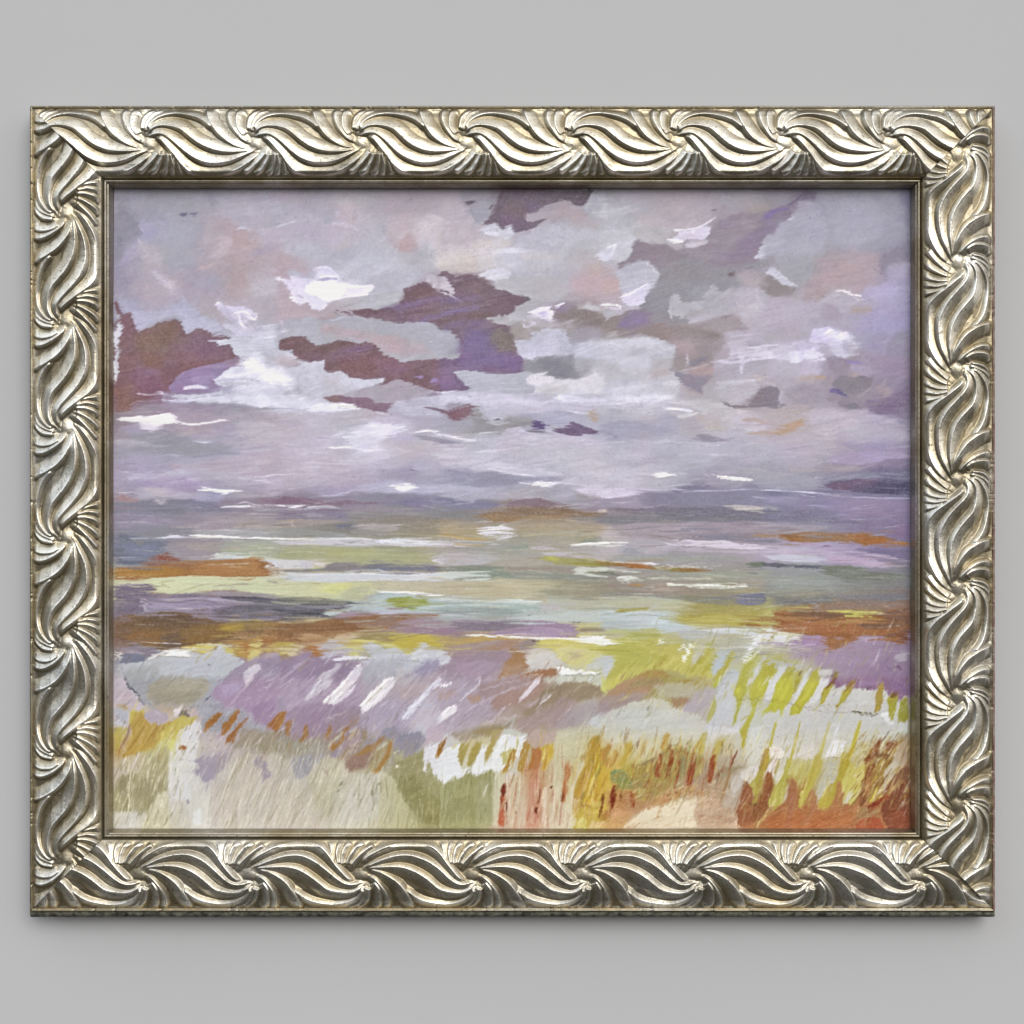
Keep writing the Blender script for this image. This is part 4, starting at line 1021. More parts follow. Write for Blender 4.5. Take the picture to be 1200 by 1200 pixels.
l D0CCE4,w8,a80 240 1012 340 1018
p AC9EC0,s3,a60,b0 20 1030 200 1040 420 1050 300 1070 100 1060
l BAB0D0,w8,a80 300 1090 420 1098 500 1110
p A08EAC,s3,a70,b0 640 1060 1060 1060 1060 1160 760 1170 500 1120
p 807C90,s3,a80,b0 60 1080 200 1100 480 1130 560 1160 400 1170 100 1170 0 1160
l B4B0A8,w18,a80 0 1100 60 1105 130 1125
l BEB8A8,w16,a90 0 1140 40 1140
l B8ACC8,w6,a70 540 1160 640 1168 740 1168
T 130 600
g 9890A2 9E96A6 A49AA4 A89CA0 A49C9C A8A4A8
g 8A8AA0 8286A0 9A949E A09896 A8ACA4 ACB2A8
g CAC8A0 B8927A B88A5E B8865C C0926A C8B8B4
g 8C8294 8A8094 988CA4 928AA0 7A7684 8A8890
g 8E7060 8C6A50 886A56 A08044 A88A5C A07854
g A2A0AC A8AAB4 B8BAC0 BCC0C8 AC9AB0 A090B0
p A498AE,s3,a80 30 60 200 40 440 30 480 90 200 100 80 110
p ADA0A8,s4,a70,b5 480 90 800 50 1100 70 900 110 640 130
p B0A096,s3,a70 900 70 1050 60 1150 80 1050 110 880 115
l 7A7068,w5,a80 920 105 980 85 1060 75
p C0BAA8,s3,a70 1030 100 1200 90 1200 115 1060 118
p 90909A,s3,a90,b0 60 140 200 150 320 120 520 110 620 140 560 170 400 180 200 170
p AEB2B6,s3,a80,b0 600 130 840 125 1200 130 1200 170 900 170 620 150
p 7E8298,s2.5,e2,b0 40 150 160 170 330 190 400 200 380 240 340 310 260 350 180 370 60 370 30 300
p 888CAE,s4,a70 100 240 300 230 320 290 260 330 120 320
l 606A7C,w22,a60,s2 60 350 160 360 260 340
l 6E727C,w30,a60,s3 80 180 200 200
l C2AE58,w8,a90 185 215 195 205 200 235
p 77788A,s2,a70,e2 25 260 90 260 90 350 30 370
l C8C4D4,w6,a60 70 280 90 340
l BEB8C4,w6,a70 25 370 50 378
p A398A6,s2,a90,b0 400 200 560 200 780 210 800 260 740 320 600 330 460 310 400 270
p B2A49C,s4,a70 500 220 700 210 760 250 600 290
p AFA4B4,s3,a80 500 310 700 300 640 335 520 335
p A9AFA4,s2,a90,b0 800 200 1200 200 1200 300 1100 330 920 310 760 290 780 240
p AEB692,s3,a80,b0 780 270 900 240 1100 240 1180 290 1080 315 900 305
p CBD1CE,s1,b0 690 332 750 292 900 310 1100 320 1200 330 1200 345 1050 335 900 330
l C4C8D8,w10,a80 700 330 860 332 1030 330
p D4D6EA,s1 1090 332 1200 335 1200 410 1160 380
l C8C8DC,w10 130 178 180 188 280 185
p D2D0E6,s1,e1 300 190 380 175 460 158 520 172 560 178 480 188 380 190
p F2F2F2,s1,e1 520 160 640 158 800 170 1000 178 1200 182 1200 200 1000 192 800 185 620 180
l A8A0B0,w8,a80 560 192 720 198 880 200
p 9A5C4A,s2,e3 290 345 340 300 400 290 440 310 480 345 400 350
l 8A4438,w12,a80 350 320 420 340
l D8C8A0,w4 405 300 412 350
p 8E6C5C,s3,a70 220 360 300 340 460 350 440 380 240 390
p B07C48,s1,e1,b2,v14 25 390 200 385 400 375 520 345 700 338 900 332 1085 330 1110 370 1110 400 1120 450 1000 458 700 450 540 450 400 460 260 470 160 480 25 470
p BE8A54,s3,a80,b2 560 370 800 350 1040 350 1040 440 760 450 560 440
p BC8A3E,s3,a70,b2 30 400 240 390 500 400 500 440 260 460 30 450
p A4724E,s3,a70 480 350 640 345 640 400 500 400
p A46E40,s1.5 1050 380 1085 330 1110 370 1095 440 1060 420
p B8A09A,s1.5,e1.5 1100 350 1130 350 1190 400 1160 410 1120 440 1110 400
l D4CCC8,w18 1110 375 1160 400
l A0623A,w7,a90 1090 330 1140 370 1190 405
l C89858,w10,a80,d40 30 440 160 440
l F0E0B0,w5 40 460 90 455
l E8D8B0,w5 110 465 160 440
l B4682C,w6,a90 100 480 160 486
p CCD0A8,s1,e1.5,b2 25 485 160 485 300 470 420 455 540 450 900 455 1100 460 1200 450 1200 600 1040 570 860 550 620 555 560 575 440 580 320 570 290 515 160 505 25 515
p D6DAAC,s4,a60 300 490 560 470 620 540 440 570 330 550
p CBC9BC,s3,a70 1060 470 1200 450 1200 500 1120 500
l A8A090,w20,a80 1120 490 1180 500
l 8A7A30,w15 370 500 395 528
l 9A7A30,w8,a90 340 572 372 572
l 5A6858,w5,a80 800 540 805 552
p 7E7488,s1,e2,v8 25 520 110 510 200 503 300 515 300 560 260 590 220 600 215 640 240 680 245 715 25 720
p 82868A,s2,a60 25 600 60 610 50 700 25 700
l B4ACC0,w9,a90 60 520 160 508 240 505
p 94889E,s2,e2,b2,v22 220 610 300 580 460 578 600 575 800 590 1000 600 1200 610 1200 770 1000 762 860 770 720 770 600 720 460 700 260 718 240 680
p A395B5,s2,a80,b2,d30 300 610 560 600 760 610 760 650 700 690 460 690 300 680
p 6C6874,s2,a90,b2,d20 780 600 1000 600 1200 640 1200 750 900 750 740 740 720 690 860 660 1000 650 860 630
l 504E58,w13,a95,d20 760 600 900 598 1050 610 1200 632
l B8ACC4,w14,a90,d40 400 620 600 605 800 620 1000 640
l B4AAC0,w8,a90,d40 300 650 480 672 640 680 800 660
l C8BED2,w6,a80,d30 400 672 520 680 600 680
l A09AAA,w8,a80,d30 800 640 1000 645 1200 660
l 8E8A9A,w8,a80,d30 700 730 900 720 1200 700
p A29AA2,s2,a90,b2 600 565 740 550 900 560 1100 575 1200 590 1200 605 1000 590 800 590 600 580
l D8D4DE,w10,a95,d30 225 600 220 640 240 680 248 715
l D0CAD8,w10,a80,d30 230 620 250 575 270 560
p 7F6244,s1.5,e3,b5,v20 30 730 160 725 300 710 520 708 640 740 760 775 900 770 1050 762 1200 760 1200 880 1060 880 1000 900 860 900 700 940 620 940 500 960 420 970 340 1000 200 970 100 920 30 880
p 6E5646,s3,a80 200 730 480 715 640 750 560 820 300 810
p 966C3C,s3,a80,b10 140 830 320 820 400 860 300 940 180 940 120 900
p 92703C,s3,a80,b10 500 830 700 780 900 820 820 880 640 930 500 920 440 900
p B89A40,s3,a90,b10 760 790 860 770 950 780 930 830 860 850 760 830
p A4884C,s3,a70,b10 940 770 1080 765 1200 790 1160 830 960 830
p B48A58,s3,a80 860 860 960 860 1060 870 1060 910 900 930
p A87848,s3,a70 1080 800 1200 790 1200 880 1090 880
p 8C7060,s2,a60,e4,d40 30 760 120 740 160 820 100 900 30 900
p 6E5C5A,s2,a60,e4,d40 360 870 480 850 540 900 460 960 380 960
l D8C068,w6 830 756 940 762 1050 766
l 4E4C40,w4,a80 930 767 1030 768
p D6C86A,s1.5,e4,b80 560 940 700 930 760 920 830 930 880 960 880 1030 800 1000 780 930 740 960 700 1000 640 1000 600 980 540 970 480 970 500 955
l B89030,w8,a80 560 942 620 945 700 920
p C29A50,s1.5,e3,b80 870 920 1000 900 1040 880 1070 870 1080 940 1010 1000 960 1030 890 1010 870 960
p B07038,s2,a85,b80 940 910 1000 900 1000 980 960 1000 930 960
p D4C878,s1.5,a90,b80 1000 920 1060 890 1060 960 1040 1020 960 1050 980 1000
p B47A48,s1.5,a95,b80 1060 870 1200 840 1200 900 1120 960 1100 920 1080 950 1065 920
p CDBC5C,s1.5,a90,b80 1090 960 1120 930 1200 900 1200 960 1120 980 1100 1010
l 98602C,w8,a80,b80 880 940 884 1000
l 984C28,w7,a80 1065 870 1075 950
p BFC2CA,s1.5,e3 30 1080 100 1060 240 1050 360 1010 480 980 560 970 640 1005 720 990 780 930 810 990 870 1010 900 1040 940 1050 860 1110 800 1150 740 1200 100 1200 30 1200
p BCC0CC,s4,a60,v10 400 1040 700 1010 840 1060 700 1160 460 1120
p A4A8A8,s5,a70 100 1120 300 1070 360 1160 160 1200 100 1200
p A9A494,s3,a80 340 1180 420 1150 500 1150 560 1200 320 1200
p F0EFEC,s.7 355 1015 430 965 470 962 500 980 560 975 540 990 565 1020 440 1018
l A8A8A0,w5 360 1018 460 1022 565 1022
l E8E6E4,w20 240 1040 320 1005 400 975
l 5E5860,w4,a80 240 1045 330 1020 400 985
l 6E5E5A,w6,a80 400 970 480 950 540 940
p 8C8294,s2,e2 60 990 100 960 180 930 300 960 360 980 280 1020 240 1030 100 1020
p B4A8B8,s3,a80 80 970 140 960 240 1000 180 1000 100 1000
p 80849A,s1.2,e1 45 1030 100 995 200 1000 240 1030 230 1050 120 1065 60 1070
l 4C4C5C,w6,a90 32 1045 60 1015 110 1000
l 7A7C90,w5,a80 45 1065 80 1110 105 1180 100 1200
p BDB6BC,s2,a80 25 1110 70 1120 100 1190 25 1200
p E8E8E0,s1.5 25 985 60 990 50 1030 25 1040
l 5A6068,w10,a90 683 1070 695 1072
p A797B0,s1.5,e1,b30,v10 740 1200 860 1110 960 1060 1060 1010 1120 990 1200 970 1200 1200
p C4B0A8,s3,a60 980 1040 1080 1000 1140 990 1200 970 1200 1000 1100 1020
p D2CCDA,s1.5,e1 930 1130 980 1090 1060 1060 1050 1110 1000 1160 960 1180 930 1160
l C8BCD0,w7,a70 1060 1180 1120 1120 1200 1080
l B8A8C0,w6,a70 860 1180 940 1110
l DAD4E0,w4,a90 1110 1180 1150 1160 1145 1200
T 320 600
g A59C94 9A9888 94929A A8A098 A09886 A49680
g B4B69A B4B490 B4B48C A8A892 A6A886 B0B090
g CCCCA8 D2D49A C4C8A0 C4C0A0 CCBEA0 C8BCA0
g 706C74 80787E 94908E ACAEBC A49496 B0A09E
g A89050 B08858 C0B8A0 B8AA6C C8BA5C C2B458
g A890AC A894B0 B0A4BC B4B4BE B6BAC4 B8B4C4
p 88849A,s3,a80,b0 0 0 520 0 520 45 300 50 0 40
p AFA494,s2,a80,b0 0 60 300 50 520 60 480 80 300 90 0 110
p 908C7A,s2,a80,b0 300 100 420 80 560 60 600 110 540 140 400 150 280 120
p 787C90,s2,a90,b0 440 90 560 80 570 120 450 125
p 95917A,s3,a80,b0 560 10 900 20 1200 50 1200 140 1000 130 880 130 860 90 580 80
p B3AAA8,s1,b0 570 95 700 85 900 85 860 135 780 145 640 125
l E0D4C4,w12,a90 130 70 148 105
l C6B48A,w8,a80,d20 860 120 980 108 1120 115
l CDBB8C,w8,a90,d20 820 150 980 155 1200 165
l 7A7058,w7,a80 480 140 560 158 640 155
l 5E5A60,w5,a70 690 155 800 190
p 9EA2A0,s1.5,a90,b0 0 120 200 120 480 150 560 175 400 185 200 185 0 175
p C8C5CE,s1.2,e1,b0 0 200 200 200 420 190 560 185 700 195 860 190 1200 200 1200 235 1000 245 800 235 600 240 400 235 200 235 0 230
l FAFAF8,w15 0 186 100 190 200 193 380 190
l E8E8F0,w9,a95 380 190 480 185 600 185 720 195
p DCDCE8,s1.5,e1,b0 700 200 860 190 1100 205 1200 215 1200 235 900 225 740 220
l 5E5C74,w7 538 220 550 212
l 5E5C74,w6 620 217 636 213
l 5E5C74,w7 678 205 685 195
l 5E5C74,w5 718 198 722 212
l 5E5C74,w5 745 222 768 215
l 5E5C74,w7 806 222 818 218
l 5E5C74,w6 850 190 875 188
l 5E5C74,w7 1035 232 1045 225
l 5E5C74,w6 1085 235 1110 222
l 5E5C74,w5 950 235 960 215
l 5E5C74,w4 430 225 500 230
p B2B488,s2,a90,b0,v8 0 290 120 250 400 250 600 250 840 270 1100 300 1180 330 1140 360 900 365 760 340 560 350 420 330 260 320 0 330
p A7AB80,s3,a60,b0 0 290 160 280 160 330 0 330
p B8BA80,s3,a60,b0 300 260 720 260 700 320 420 310
p D0CDD2,s1,e1,b0 0 340 100 335 290 340 300 395 200 400 60 400
p C5BFD0,s2,a80 210 345 290 345 290 390 210 390
p D4CCC8,s1.5,e3 290 340 340 340 400 370 400 385 320 390
p A8978F,s2 0 370 40 400 60 430 0 460
l C09078,w12,a80 0 385 30 410
p 8E8790,s2,a95,b0,e1 400 370 440 350 640 355 760 345 860 365 1100 375 1200 380 1200 420 900 420 600 420 300 420 60 425 160 405 360 395
p 787E94,s3,a70,b0 620 380 760 360 900 380 1160 390 1140 415 900 415 640 410
p D4D0E0,s1.5,e2 1100 315 1150 320 1180 295 1200 290 1200 375 1160 370
p CBCED6,s1,e1,b0 45 425 300 428 1200 428 1200 488 900 485 600 488 300 488 140 490 80 470 40 460
l E6E8EE,w8,a80 120 440 500 436 860 440 1100 450
l E0E2EA,w7,a80 120 485 400 482 700 482 1000 475
l B8A898,w8,a90 200 422 500 424 800 423 1100 423
l 6A6870,w7 95 475 115 462
p CFD0A4,s2,a90,b0 0 500 300 495 680 495 740 545 780 560 700 590 560 620 460 625 300 590 140 600 0 590
p D8D684,s3,a90 350 515 460 505 560 515 540 550 460 580 380 570 340 545
p B4B898,s3,a70 540 530 680 520 720 580 600 630 480 620
p C6BEA0,s2,a90,b0 680 500 900 495 1200 510 1200 560 1000 560 900 555 780 555
l 8A7858,w4,a90 670 510 710 530 745 545
l D8CC90,w14,a60 820 500 860 545
p 838478,s3,a80,b0 0 600 160 600 340 610 540 630 460 650 240 640 0 620
p 6E6A76,s1.5,b-3,d10,v16 0 615 160 635 340 650 480 655 560 640 560 655 440 685 380 700 380 740 260 750 100 755 0 750
l 9C94A2,w18,a85 0 640 160 655 320 668 480 665
l 9088A0,w8,a80,d20 0 670 140 680 260 690
l 4E4E54,w22,a80 0 690 120 705 260 715 360 712
l 484A56,w7,a95 0 616 120 636 300 650 460 652
l 3E4450,w17 530 648 550 640 575 640
l 555260,w5 200 690 340 688 460 678 540 650
p B5C4C6,s1.2,e2,b0 660 610 760 565 860 560 1000 590 1200 605 1200 715 1000 718 860 720 740 715 640 700 560 690 440 720 370 730 360 690 460 680 560 650
p 9FAAA6,s2,a70,e4 560 640 700 600 760 570 700 660 580 690
p ECEFF0,s1 770 562 860 556 1000 562 1120 575 1200 590 1200 615 1080 598 960 580 880 575
l 9CC0C4,w9,a80 780 575 860 580
p A3AC4E,s1.2,e2,b0 800 615 860 600 1000 598 1080 600 1092 620 1060 650 1010 680 960 685 900 670 820 645
l C0C478,w22,a60 900 645 1040 620
l 848A50,w12,a70 930 672 1010 670
l 5C6C5C,w6,a80 820 605 835 612
l C6D0DC,w12,a80 1060 650 1200 665
p B8B4CC,s2,a80,b0 640 690 860 700 1000 700 1120 712 900 725 740 720
p A98FA2,s1.5,a90,b0 440 725 520 695 700 705 760 720 700 745 520 750 420 750
l 6C5C6A,w6,a80 600 700 680 715
p 9D7048,s2,e1,b5,v18 0 780 200 760 400 752 500 742 760 725 940 715 1100 720 1000 760 900 770 860 830 740 820 620 830 520 870 460 900 400 920 300 920 180 910 80 900 0 960
p 8F6440,s3,a80,b5 0 800 200 790 560 780 640 790 500 840 300 850 100 900 0 900
p A89878,s2,a80,b0 0 765 200 755 380 745 260 780 100 785
l D0C090,w9,a80 200 770 320 758 400 750
p 9C8478,s2,a80,b5 560 780 760 740 860 730 880 770 760 810 620 810
p A88FA0,s2,a90,b0 830 800 940 750 1060 745 1200 740 1200 860 1060 865 900 855 840 840
p 9C7E98,s2,a70,b0 860 830 1000 810 1200 810 1200 850 1000 855
p A89284,s2,a80 940 720 1060 722 1180 735 1000 745
l B05838,w10 1100 730 1160 730
p BE9668,s2,a90 180 860 260 840 380 880 440 900 340 930 220 920
p CBB08C,s2,a95,e2,b10 440 870 560 840 700 830 840 825 820 850 640 860 560 900 480 920 420 910
p A4905A,s2,a80 580 860 720 855 860 870 860 920 760 910 620 905
l E0D0A8,w12,a80,d20 560 860 640 840 760 845
p CBB848,s1.5,e3 850 865 960 855 1100 862 1140 900 1200 950 1200 965 1100 950 1040 920 1000 940 970 980 900 960 840 940 830 890
p D2C45E,s1.5,e3 480 930 560 910 700 905 820 920 860 940 920 970 980 980 980 1010 940 1020 860 960 780 960 740 930 680 920 620 960 600 1010 560 1010 530 960
p D2CC80,s2,a80 520 950 600 930 600 1010 540 1010
p C2B048,s1.5,e2 0 930 60 912 140 920 200 940 220 960 140 1000 60 1010 0 980
p CEC698,s2,a80 40 950 200 950 140 1000 40 1000
p D0C49C,s2 150 930 230 945 220 965 140 1010 100 1000
p B77A44,s1.2,b70 220 945 300 930 330 980 320 1020 270 1025 250 990
p C49C78,s2,a80,b70 280 910 330 920 360 980 330 1000 300 950
p A28EAA,s2,e1,b35,v10 0 1080 80 1040 180 1000 240 960 260 1020 330 1020 400 1000 500 1000 560 1020 560 1060 640 1060 620 1120 560 1200 0 1200
p BCBCCC,s2,a80,e3 330 960 400 910 500 920 540 1000 440 1010 360 1040
p C2C4D0,s2,e3 620 960 660 930 720 920 750 950 860 960 960 1010 1000 960 1040 920 1080 940 1100 960 1200 970 1200 1100 1040 1140 900 1150 700 1140 640 1060 700 1030
p B2B2BE,s4,a80 700 1050 900 1030 940 1160 700 1200 620 1200 640 1110
p CCCED8,s2,a90,e3,v14 1000 960 1040 920 1090 945 1110 1020 1050 1060 980 1030
l 646478,w4,a80,d50 900 1045 1000 1050 1080 1070
p 9C90B0,s3,a80 980 1120 1100 1040 1200 1040 1200 1100 1060 1160
p DCDAE6,s.8 430 1030 520 1015 620 1018 700 1028 600 1040 500 1045 430 1045
l 706C84,w5,a90 520 1042 620 1038 690 1033
p C9C2D0,s2,e1 330 1140 440 1080 490 1060 450 1120 390 1170 330 1200 280 1200
p D4CEDC,s1 500 1190 560 1120 610 1080 640 1085 620 1130 570 1200 490 1200
l F4F2F4,w11 500 1200 550 1130 600 1080 618 1070
l C4B4CC,w24,a60 60 1180 180 1080 260 1040
p C4C0C4,s3,a80 870 1090 920 1080 930 1190 860 1200
l F0F0F4,w20 780 1190 820 1170 860 1178
l DCD8E6,w5 0 1160 40 1140
l A894B0,w20,a60 900 1180 1000 1130
p B8A2AC,s3,a60 1060 1160 1200 1080 1200 1200 1040 1200
T 510 600
g B0A890 B4A880 B0A890 AEA88E B0A88C AEA68C
g B0AAA8 A8A4A2 B0ACA2 ACA8A4 B0A8AC A8A270
g BEBA9C C2B898 BEB89C BCB49C A6A08A 989482
g AEBEC0 AABAB8 B0BEC0 B8C0C0 BCC4BC C0BEA8
g 9A8494 B09A6E B89A94 C0B090 CCC060 D8CC70
g B8B0C4 B4A0B8 B89898 C4B8B0 C8C8C0 C8C8B4
p 8F938C,s2,a90,b0 0 0 300 0 360 40 300 70 0 40
p A58C5C,s1.5,e2,b0 300 20 420 0 620 0 640 30 560 60 420 70 360 55
p B09878,s2,a70,b0 620 20 900 0 960 30 760 60 640 60
p 8C9080,s2,a80,b0 940 10 1200 10 1200 60 1000 50
l B8A890,w10,a80 1020 8 1200 6
p B8AC84,s2,a90,b-5,v12 0 60 200 80 340 110 340 200 240 200 100 170 0 140
l C8A45E,w14 0 150 120 165 240 190 350 200
l DECA88,w6 0 158 120 175 220 185
l A8884C,w6,a80 100 160 220 170 320 180
p B8A884,s2,a80,b0 590 90 1180 90 1180 130 1000 130 600 150
l C8BC94,w12,a80 620 170 800 155 1000 150 1200 152
l 9C9878,w8,a80 580 115 800 110 1100 140
p D2CFD6,s1,e2.5,d10 300 115 400 95 500 95 585 125 560 150 540 185 440 195 380 170 330 140
l E4E2E8,w20,a80 390 120 520 110
p A8A4A0,s2,a80,b0 340 210 560 200 640 230 600 260 380 270 140 270 0 240
p CCC8D0,s1.5,a90,b0 0 200 120 215 320 230 200 245 0 235
p 96A094,s2,a80,b0 540 240 620 225 680 240 620 270 540 270
p C4BCC4,s1.5,a90,b0 640 245 740 240 860 260 960 280 1100 300 1200 310 1200 335 1060 330 940 305 780 300 740 290
p B7B0B6,s2,a90,b0 940 240 1080 235 1200 235 1200 310 1040 300
p 8A9690,s2,a70,b0 1040 190 1160 175 1200 200 1060 215
l F6F6F6,w16 980 235 1080 225 1200 216
p BEB8BE,s1.5,e1,b0 10 330 60 290 160 280 360 300 460 330 360 370 160 375 40 370
p 84887C,s2,a80 0 290 30 300 20 330 0 340
l C4C070,w12,a90 0 340 12 352
p B5A69C,s2,a80,b0 400 345 640 330 740 330 720 370 520 380 320 380
p ACA76A,s1.5,e1,b0 740 315 900 315 1040 335 1200 345 1200 380 1080 380 900 380 780 350
l C2C054,w24,a90 770 325 860 335
l A8A038,w14,a80 920 350 1060 365 1200 370
l B08848,w14,a90 1120 345 1200 352
l E4DCDC,w6,a90 1080 330 1200 345
p 8C9486,s2,a95,b0 0 390 120 385 320 375 460 385 480 410 400 415 140 425 60 415 0 410
l 70726E,w14,a80 0 395 70 392
p 8E9C90,s1.5,b0,e1 390 400 470 400 520 440 620 450 620 470 460 475 400 475
p A4968C,s2,a90,b0 480 385 740 380 980 380 990 430 900 430 640 430 500 420
p 969A92,s2,a90,b0 540 430 760 430 980 430 1060 440 1200 470 900 480 600 475
p C4CEC8,s1,e1,b0,v12 0 430 140 420 390 415 400 475 280 485 140 480 0 470
l DCE2DC,w8,a80 20 455 180 445 380 450
p C8CEC4,s1.2,e1.5 985 390 1060 388 1200 392 1200 420 1080 415 1060 430 1200 455 1200 465 1080 450 980 430
l 788878,w6,a80 1060 420 1200 430
p C4B898,s2,a90,b0,v8 0 500 200 490 560 480 900 490 900 530 740 560 820 640 620 620 400 600 200 600 0 560
p A29C82,s3,a80,b0 740 560 900 500 1060 500 1200 480 1200 600 1000 605 860 600
l C8BC98,w14,a90,d20 920 565 1020 555 1100 545
l D0C8B8,w10,a80 200 600 400 595 520 600
p D0DADC,s1,b0 0 590 60 600 200 615 360 625 540 615 740 630 700 645 480 640 240 640 0 630
p A7BAB8,s1.5,a95,b0 0 640 240 630 480 640 760 650 760 690 560 700 300 690 0 685
p 9AA8A4,s2,a90,b0 0 680 240 680 520 690 640 705 500 730 280 740 0 720
l C8D4D4,w12,a80 20 660 200 655 400 655
l CAD6D4,w14,a80 480 640 620 645 740 660
p C4BCC0,s2,a90,b0 750 650 860 650 900 690 820 700 740 690
p BCBAA4,s3,a70,b0 860 620 1200 620 1200 690 1000 690 880 660
p C2CCCC,s2,a90,b0 560 740 760 720 1000 700 1200 690 1200 770 1000 780 840 765 640 755
l C4CCD4,w10,a80 0 715 160 730 320 740
l 3A4840,w7 645 728 665 728
l C05830,w9 0 730 22 730
p 8D8092,s1.5,b0,e1.5,v10 100 780 200 765 460 760 640 775 660 800 560 830 360 840 140 830
p A98EAE,s1.5,b0,e1.5 570 770 760 765 980 790 1010 850 990 880 900 885 760 880 560 870 400 860 300 850 480 835 600 810
p B49CB8,s2,a80,b0 600 850 760 810 960 820 990 870 860 880 620 870
l C8B8D0,w5,a80 720 830 800 820 900 845
p A08098,s2,a90,b0 0 800 100 790 140 830 300 850 160 865 0 860
l 6A5868,w10 970 775 1000 778
l B4A8C0,w14,a60 0 750 200 755 480 760
p A08E80,s2,a90 1010 820 1100 815 1200 820 1200 835 1060 840 1020 860
p C9C090,s2,a90,b0 1020 850 1200 840 1200 870 1020 870
p ECEBE8,s1,b-3 140 862 300 862 480 870 640 880 800 885 980 888 1020 870 1160 865 1200 870 1200 940 1080 935 960 910 800 900 600 892 400 885 240 880
p C8A25A,s2,a90,b10,e2 140 880 260 872 360 875 500 885 700 895 600 900 480 900 380 920 260 920 160 920
p B8A070,s3,a80 0 880 120 870 240 900 160 950 60 960 0 930
p D0C858,s2,a95 0 900 40 930 60 960 0 960
p AA9294,s2,a95,b20,v14 60 970 240 930 420 900 560 900 560 940 460 980 300 1010 120 1040
p A48EA0,s2,a80,b25 120 1020 300 1000 500 960 540 1000 460 1100 300 1200 60 1200 0 1140
p B49CB4,s3,a70,b25 140 1080 340 1040 440 1060 380 1140 200 1180
l 9C8094,w8,a60 160 1060 320 1030 480 980
p C4C6D0,s2,e3,v14 0 980 60 970 110 1010 120 1050 40 1080 0 1080
p B48E76,s1.5,b40 300 970 480 910 580 890 560 930 440 980
p B08458,s1.5,e1.5,b60 560 940 600 970 640 1040 660 1100 620 1130 480 1170 440 1200 420 1200 480 1100 520 1000
p BC9880,s3,a70 480 1060 620 1080 660 1110 480 1170
p A4928E,s2,e1,b20 570 925 640 890 720 905 735 905 690 950 640 980 600 960
l 5E5454,w9 680 900 720 912 740 900
p D8CC68,s1.5,b-10 740 900 860 895 1000 915 1200 945 1200 1010 1140 1010 1120 1040 1060 1070 920 1080 900 1050 880 1000 820 960 760 950 720 940
p D6D298,s3,a70 860 960 920 940 1100 960 1200 980 1140 1040 1060 1100 940 1100
p C2B08E,s3,a80 940 990 1010 980 1020 1020 970 1060
p D0CCC8,s2,a90 700 950 780 960 880 1010 900 1080 780 1100 680 1110 640 1050 660 990
p C8CACE,s2,a80 1060 1080 1180 1010 1200 1010 1200 1100 1060 1110
p B07C58,s1.5,b10 600 1150 740 1110 850 1105 855 1150 760 1170 760 1200 480 1200
l E0D4D0,w9 540 1190 680 1150 760 1148
l F0E8EC,w12 710 1200 735 1160
p E8ECEE,s.8 860 1130 850 1095 960 1110 1100 1125 1160 1130 1140 1145 1000 1145 870 1145
l 788078,w6,a90 860 1147 1000 1150 1150 1142 1165 1110
p C4C8C0,s2 850 1155 1160 1150 1140 1200 840 1200
p D6D070,s2,a90 1170 1120 1200 1060 1200 1200 1180 1200
l D4CCD8,w14,a80 290 1180 320 1160
T 700 600
g A49AA0 A89CA4 A498A0 A090A0 9C90A0 A49498
g B8B2BC ACA6B0 A8A2AC B0A6B0 ACA0B0 B0A4B8
g 949086 9E988A A69C90 A89E94 A0A08E A09C90
g C0C8C4 C4CCD0 C0C8C4 B0A458 B4A858 B0A050
g C4C468 C0BE6C BEBC80 C0BC98 C0BCA8 C0C0B0
g C0BE58 C0BC60 B8B070 C4C090 C0C0A0 C8C880
p 85868A,s2,a90,b0,e1 0 30 240 25 600 20 1000 30 1200 30 1200 60 900 65 500 70 200 85 0 80
p AC9EA8,s2,a80,b0 160 90 400 80 700 70 1100 75 1200 100 1100 140 700 150 300 160 180 140
p C4B0C0,s3,a60,b0 400 120 640 110 700 140 480 160
p C4BAA0,s2,a90,b0 0 90 80 100 90 140 0 160
l C0B060,w6,a80 0 165 60 158
p C6BCC4,s2,a80,e1 60 100 120 110 180 160 260 185 200 210 60 200 0 200
p 8E8A9C,s2,a90,b0 720 165 900 155 1080 160 1200 180 1200 215 1040 210 800 195
p B4946C,s2,a90 1080 165 1160 150 1200 155 1200 180 1100 178
l 3E4050,w10 716 182 720 168
p B6B2BE,s2,a90,b0 140 220 260 190 520 200 560 250 480 290 300 300 140 280
l D0BCD0,w6,a80 230 175 330 190 440 205
p D6CCDE,s1.2,e2,b-3 490 215 560 195 700 205 860 205 1000 225 1200 240 1200 280 1100 265 900 260 760 250 620 245 500 245
p C2B6C8,s2,a80,b0 560 250 860 260 1200 280 1200 300 900 290 640 275
l F6F6F4,w12 0 220 80 215 160 215 210 216
p BDB4BA,s2 0 235 140 235 160 300 0 330
l 7E8A94,w6,a80 150 235 200 225
p A3A8A0,s2,a80,b0,e1 100 310 340 300 500 310 860 300 1000 320 1000 350 860 350 500 340 300 345 100 335
p 9A9CA6,s2,a70,b0 200 250 340 270 340 300 200 300
p A87840,s1.2,e1.5,b-4 0 340 100 350 240 365 400 380 600 390 820 410 820 425 600 418 400 405 240 400 100 380 0 370
l B8743C,w30,a80,s1.5 210 370 360 388
l A0904C,w22,a90 400 395 560 400
l 9C8C4C,w30,a70 0 355 120 365
l E2DCE0,w12 0 338 60 345
l E2DCE0,w10,a95 90 352 190 352
l E2DCE0,w9,a95 200 358 300 360
l E2DCE0,w10 300 362 350 365
l E2DCE0,w16 355 360 420 370
l E2DCE0,w16 450 385 490 370
l E2DCE0,w18 525 380 555 380
l E2DCE0,w14 590 378 660 385
l E2DCE0,w12 675 392 710 382
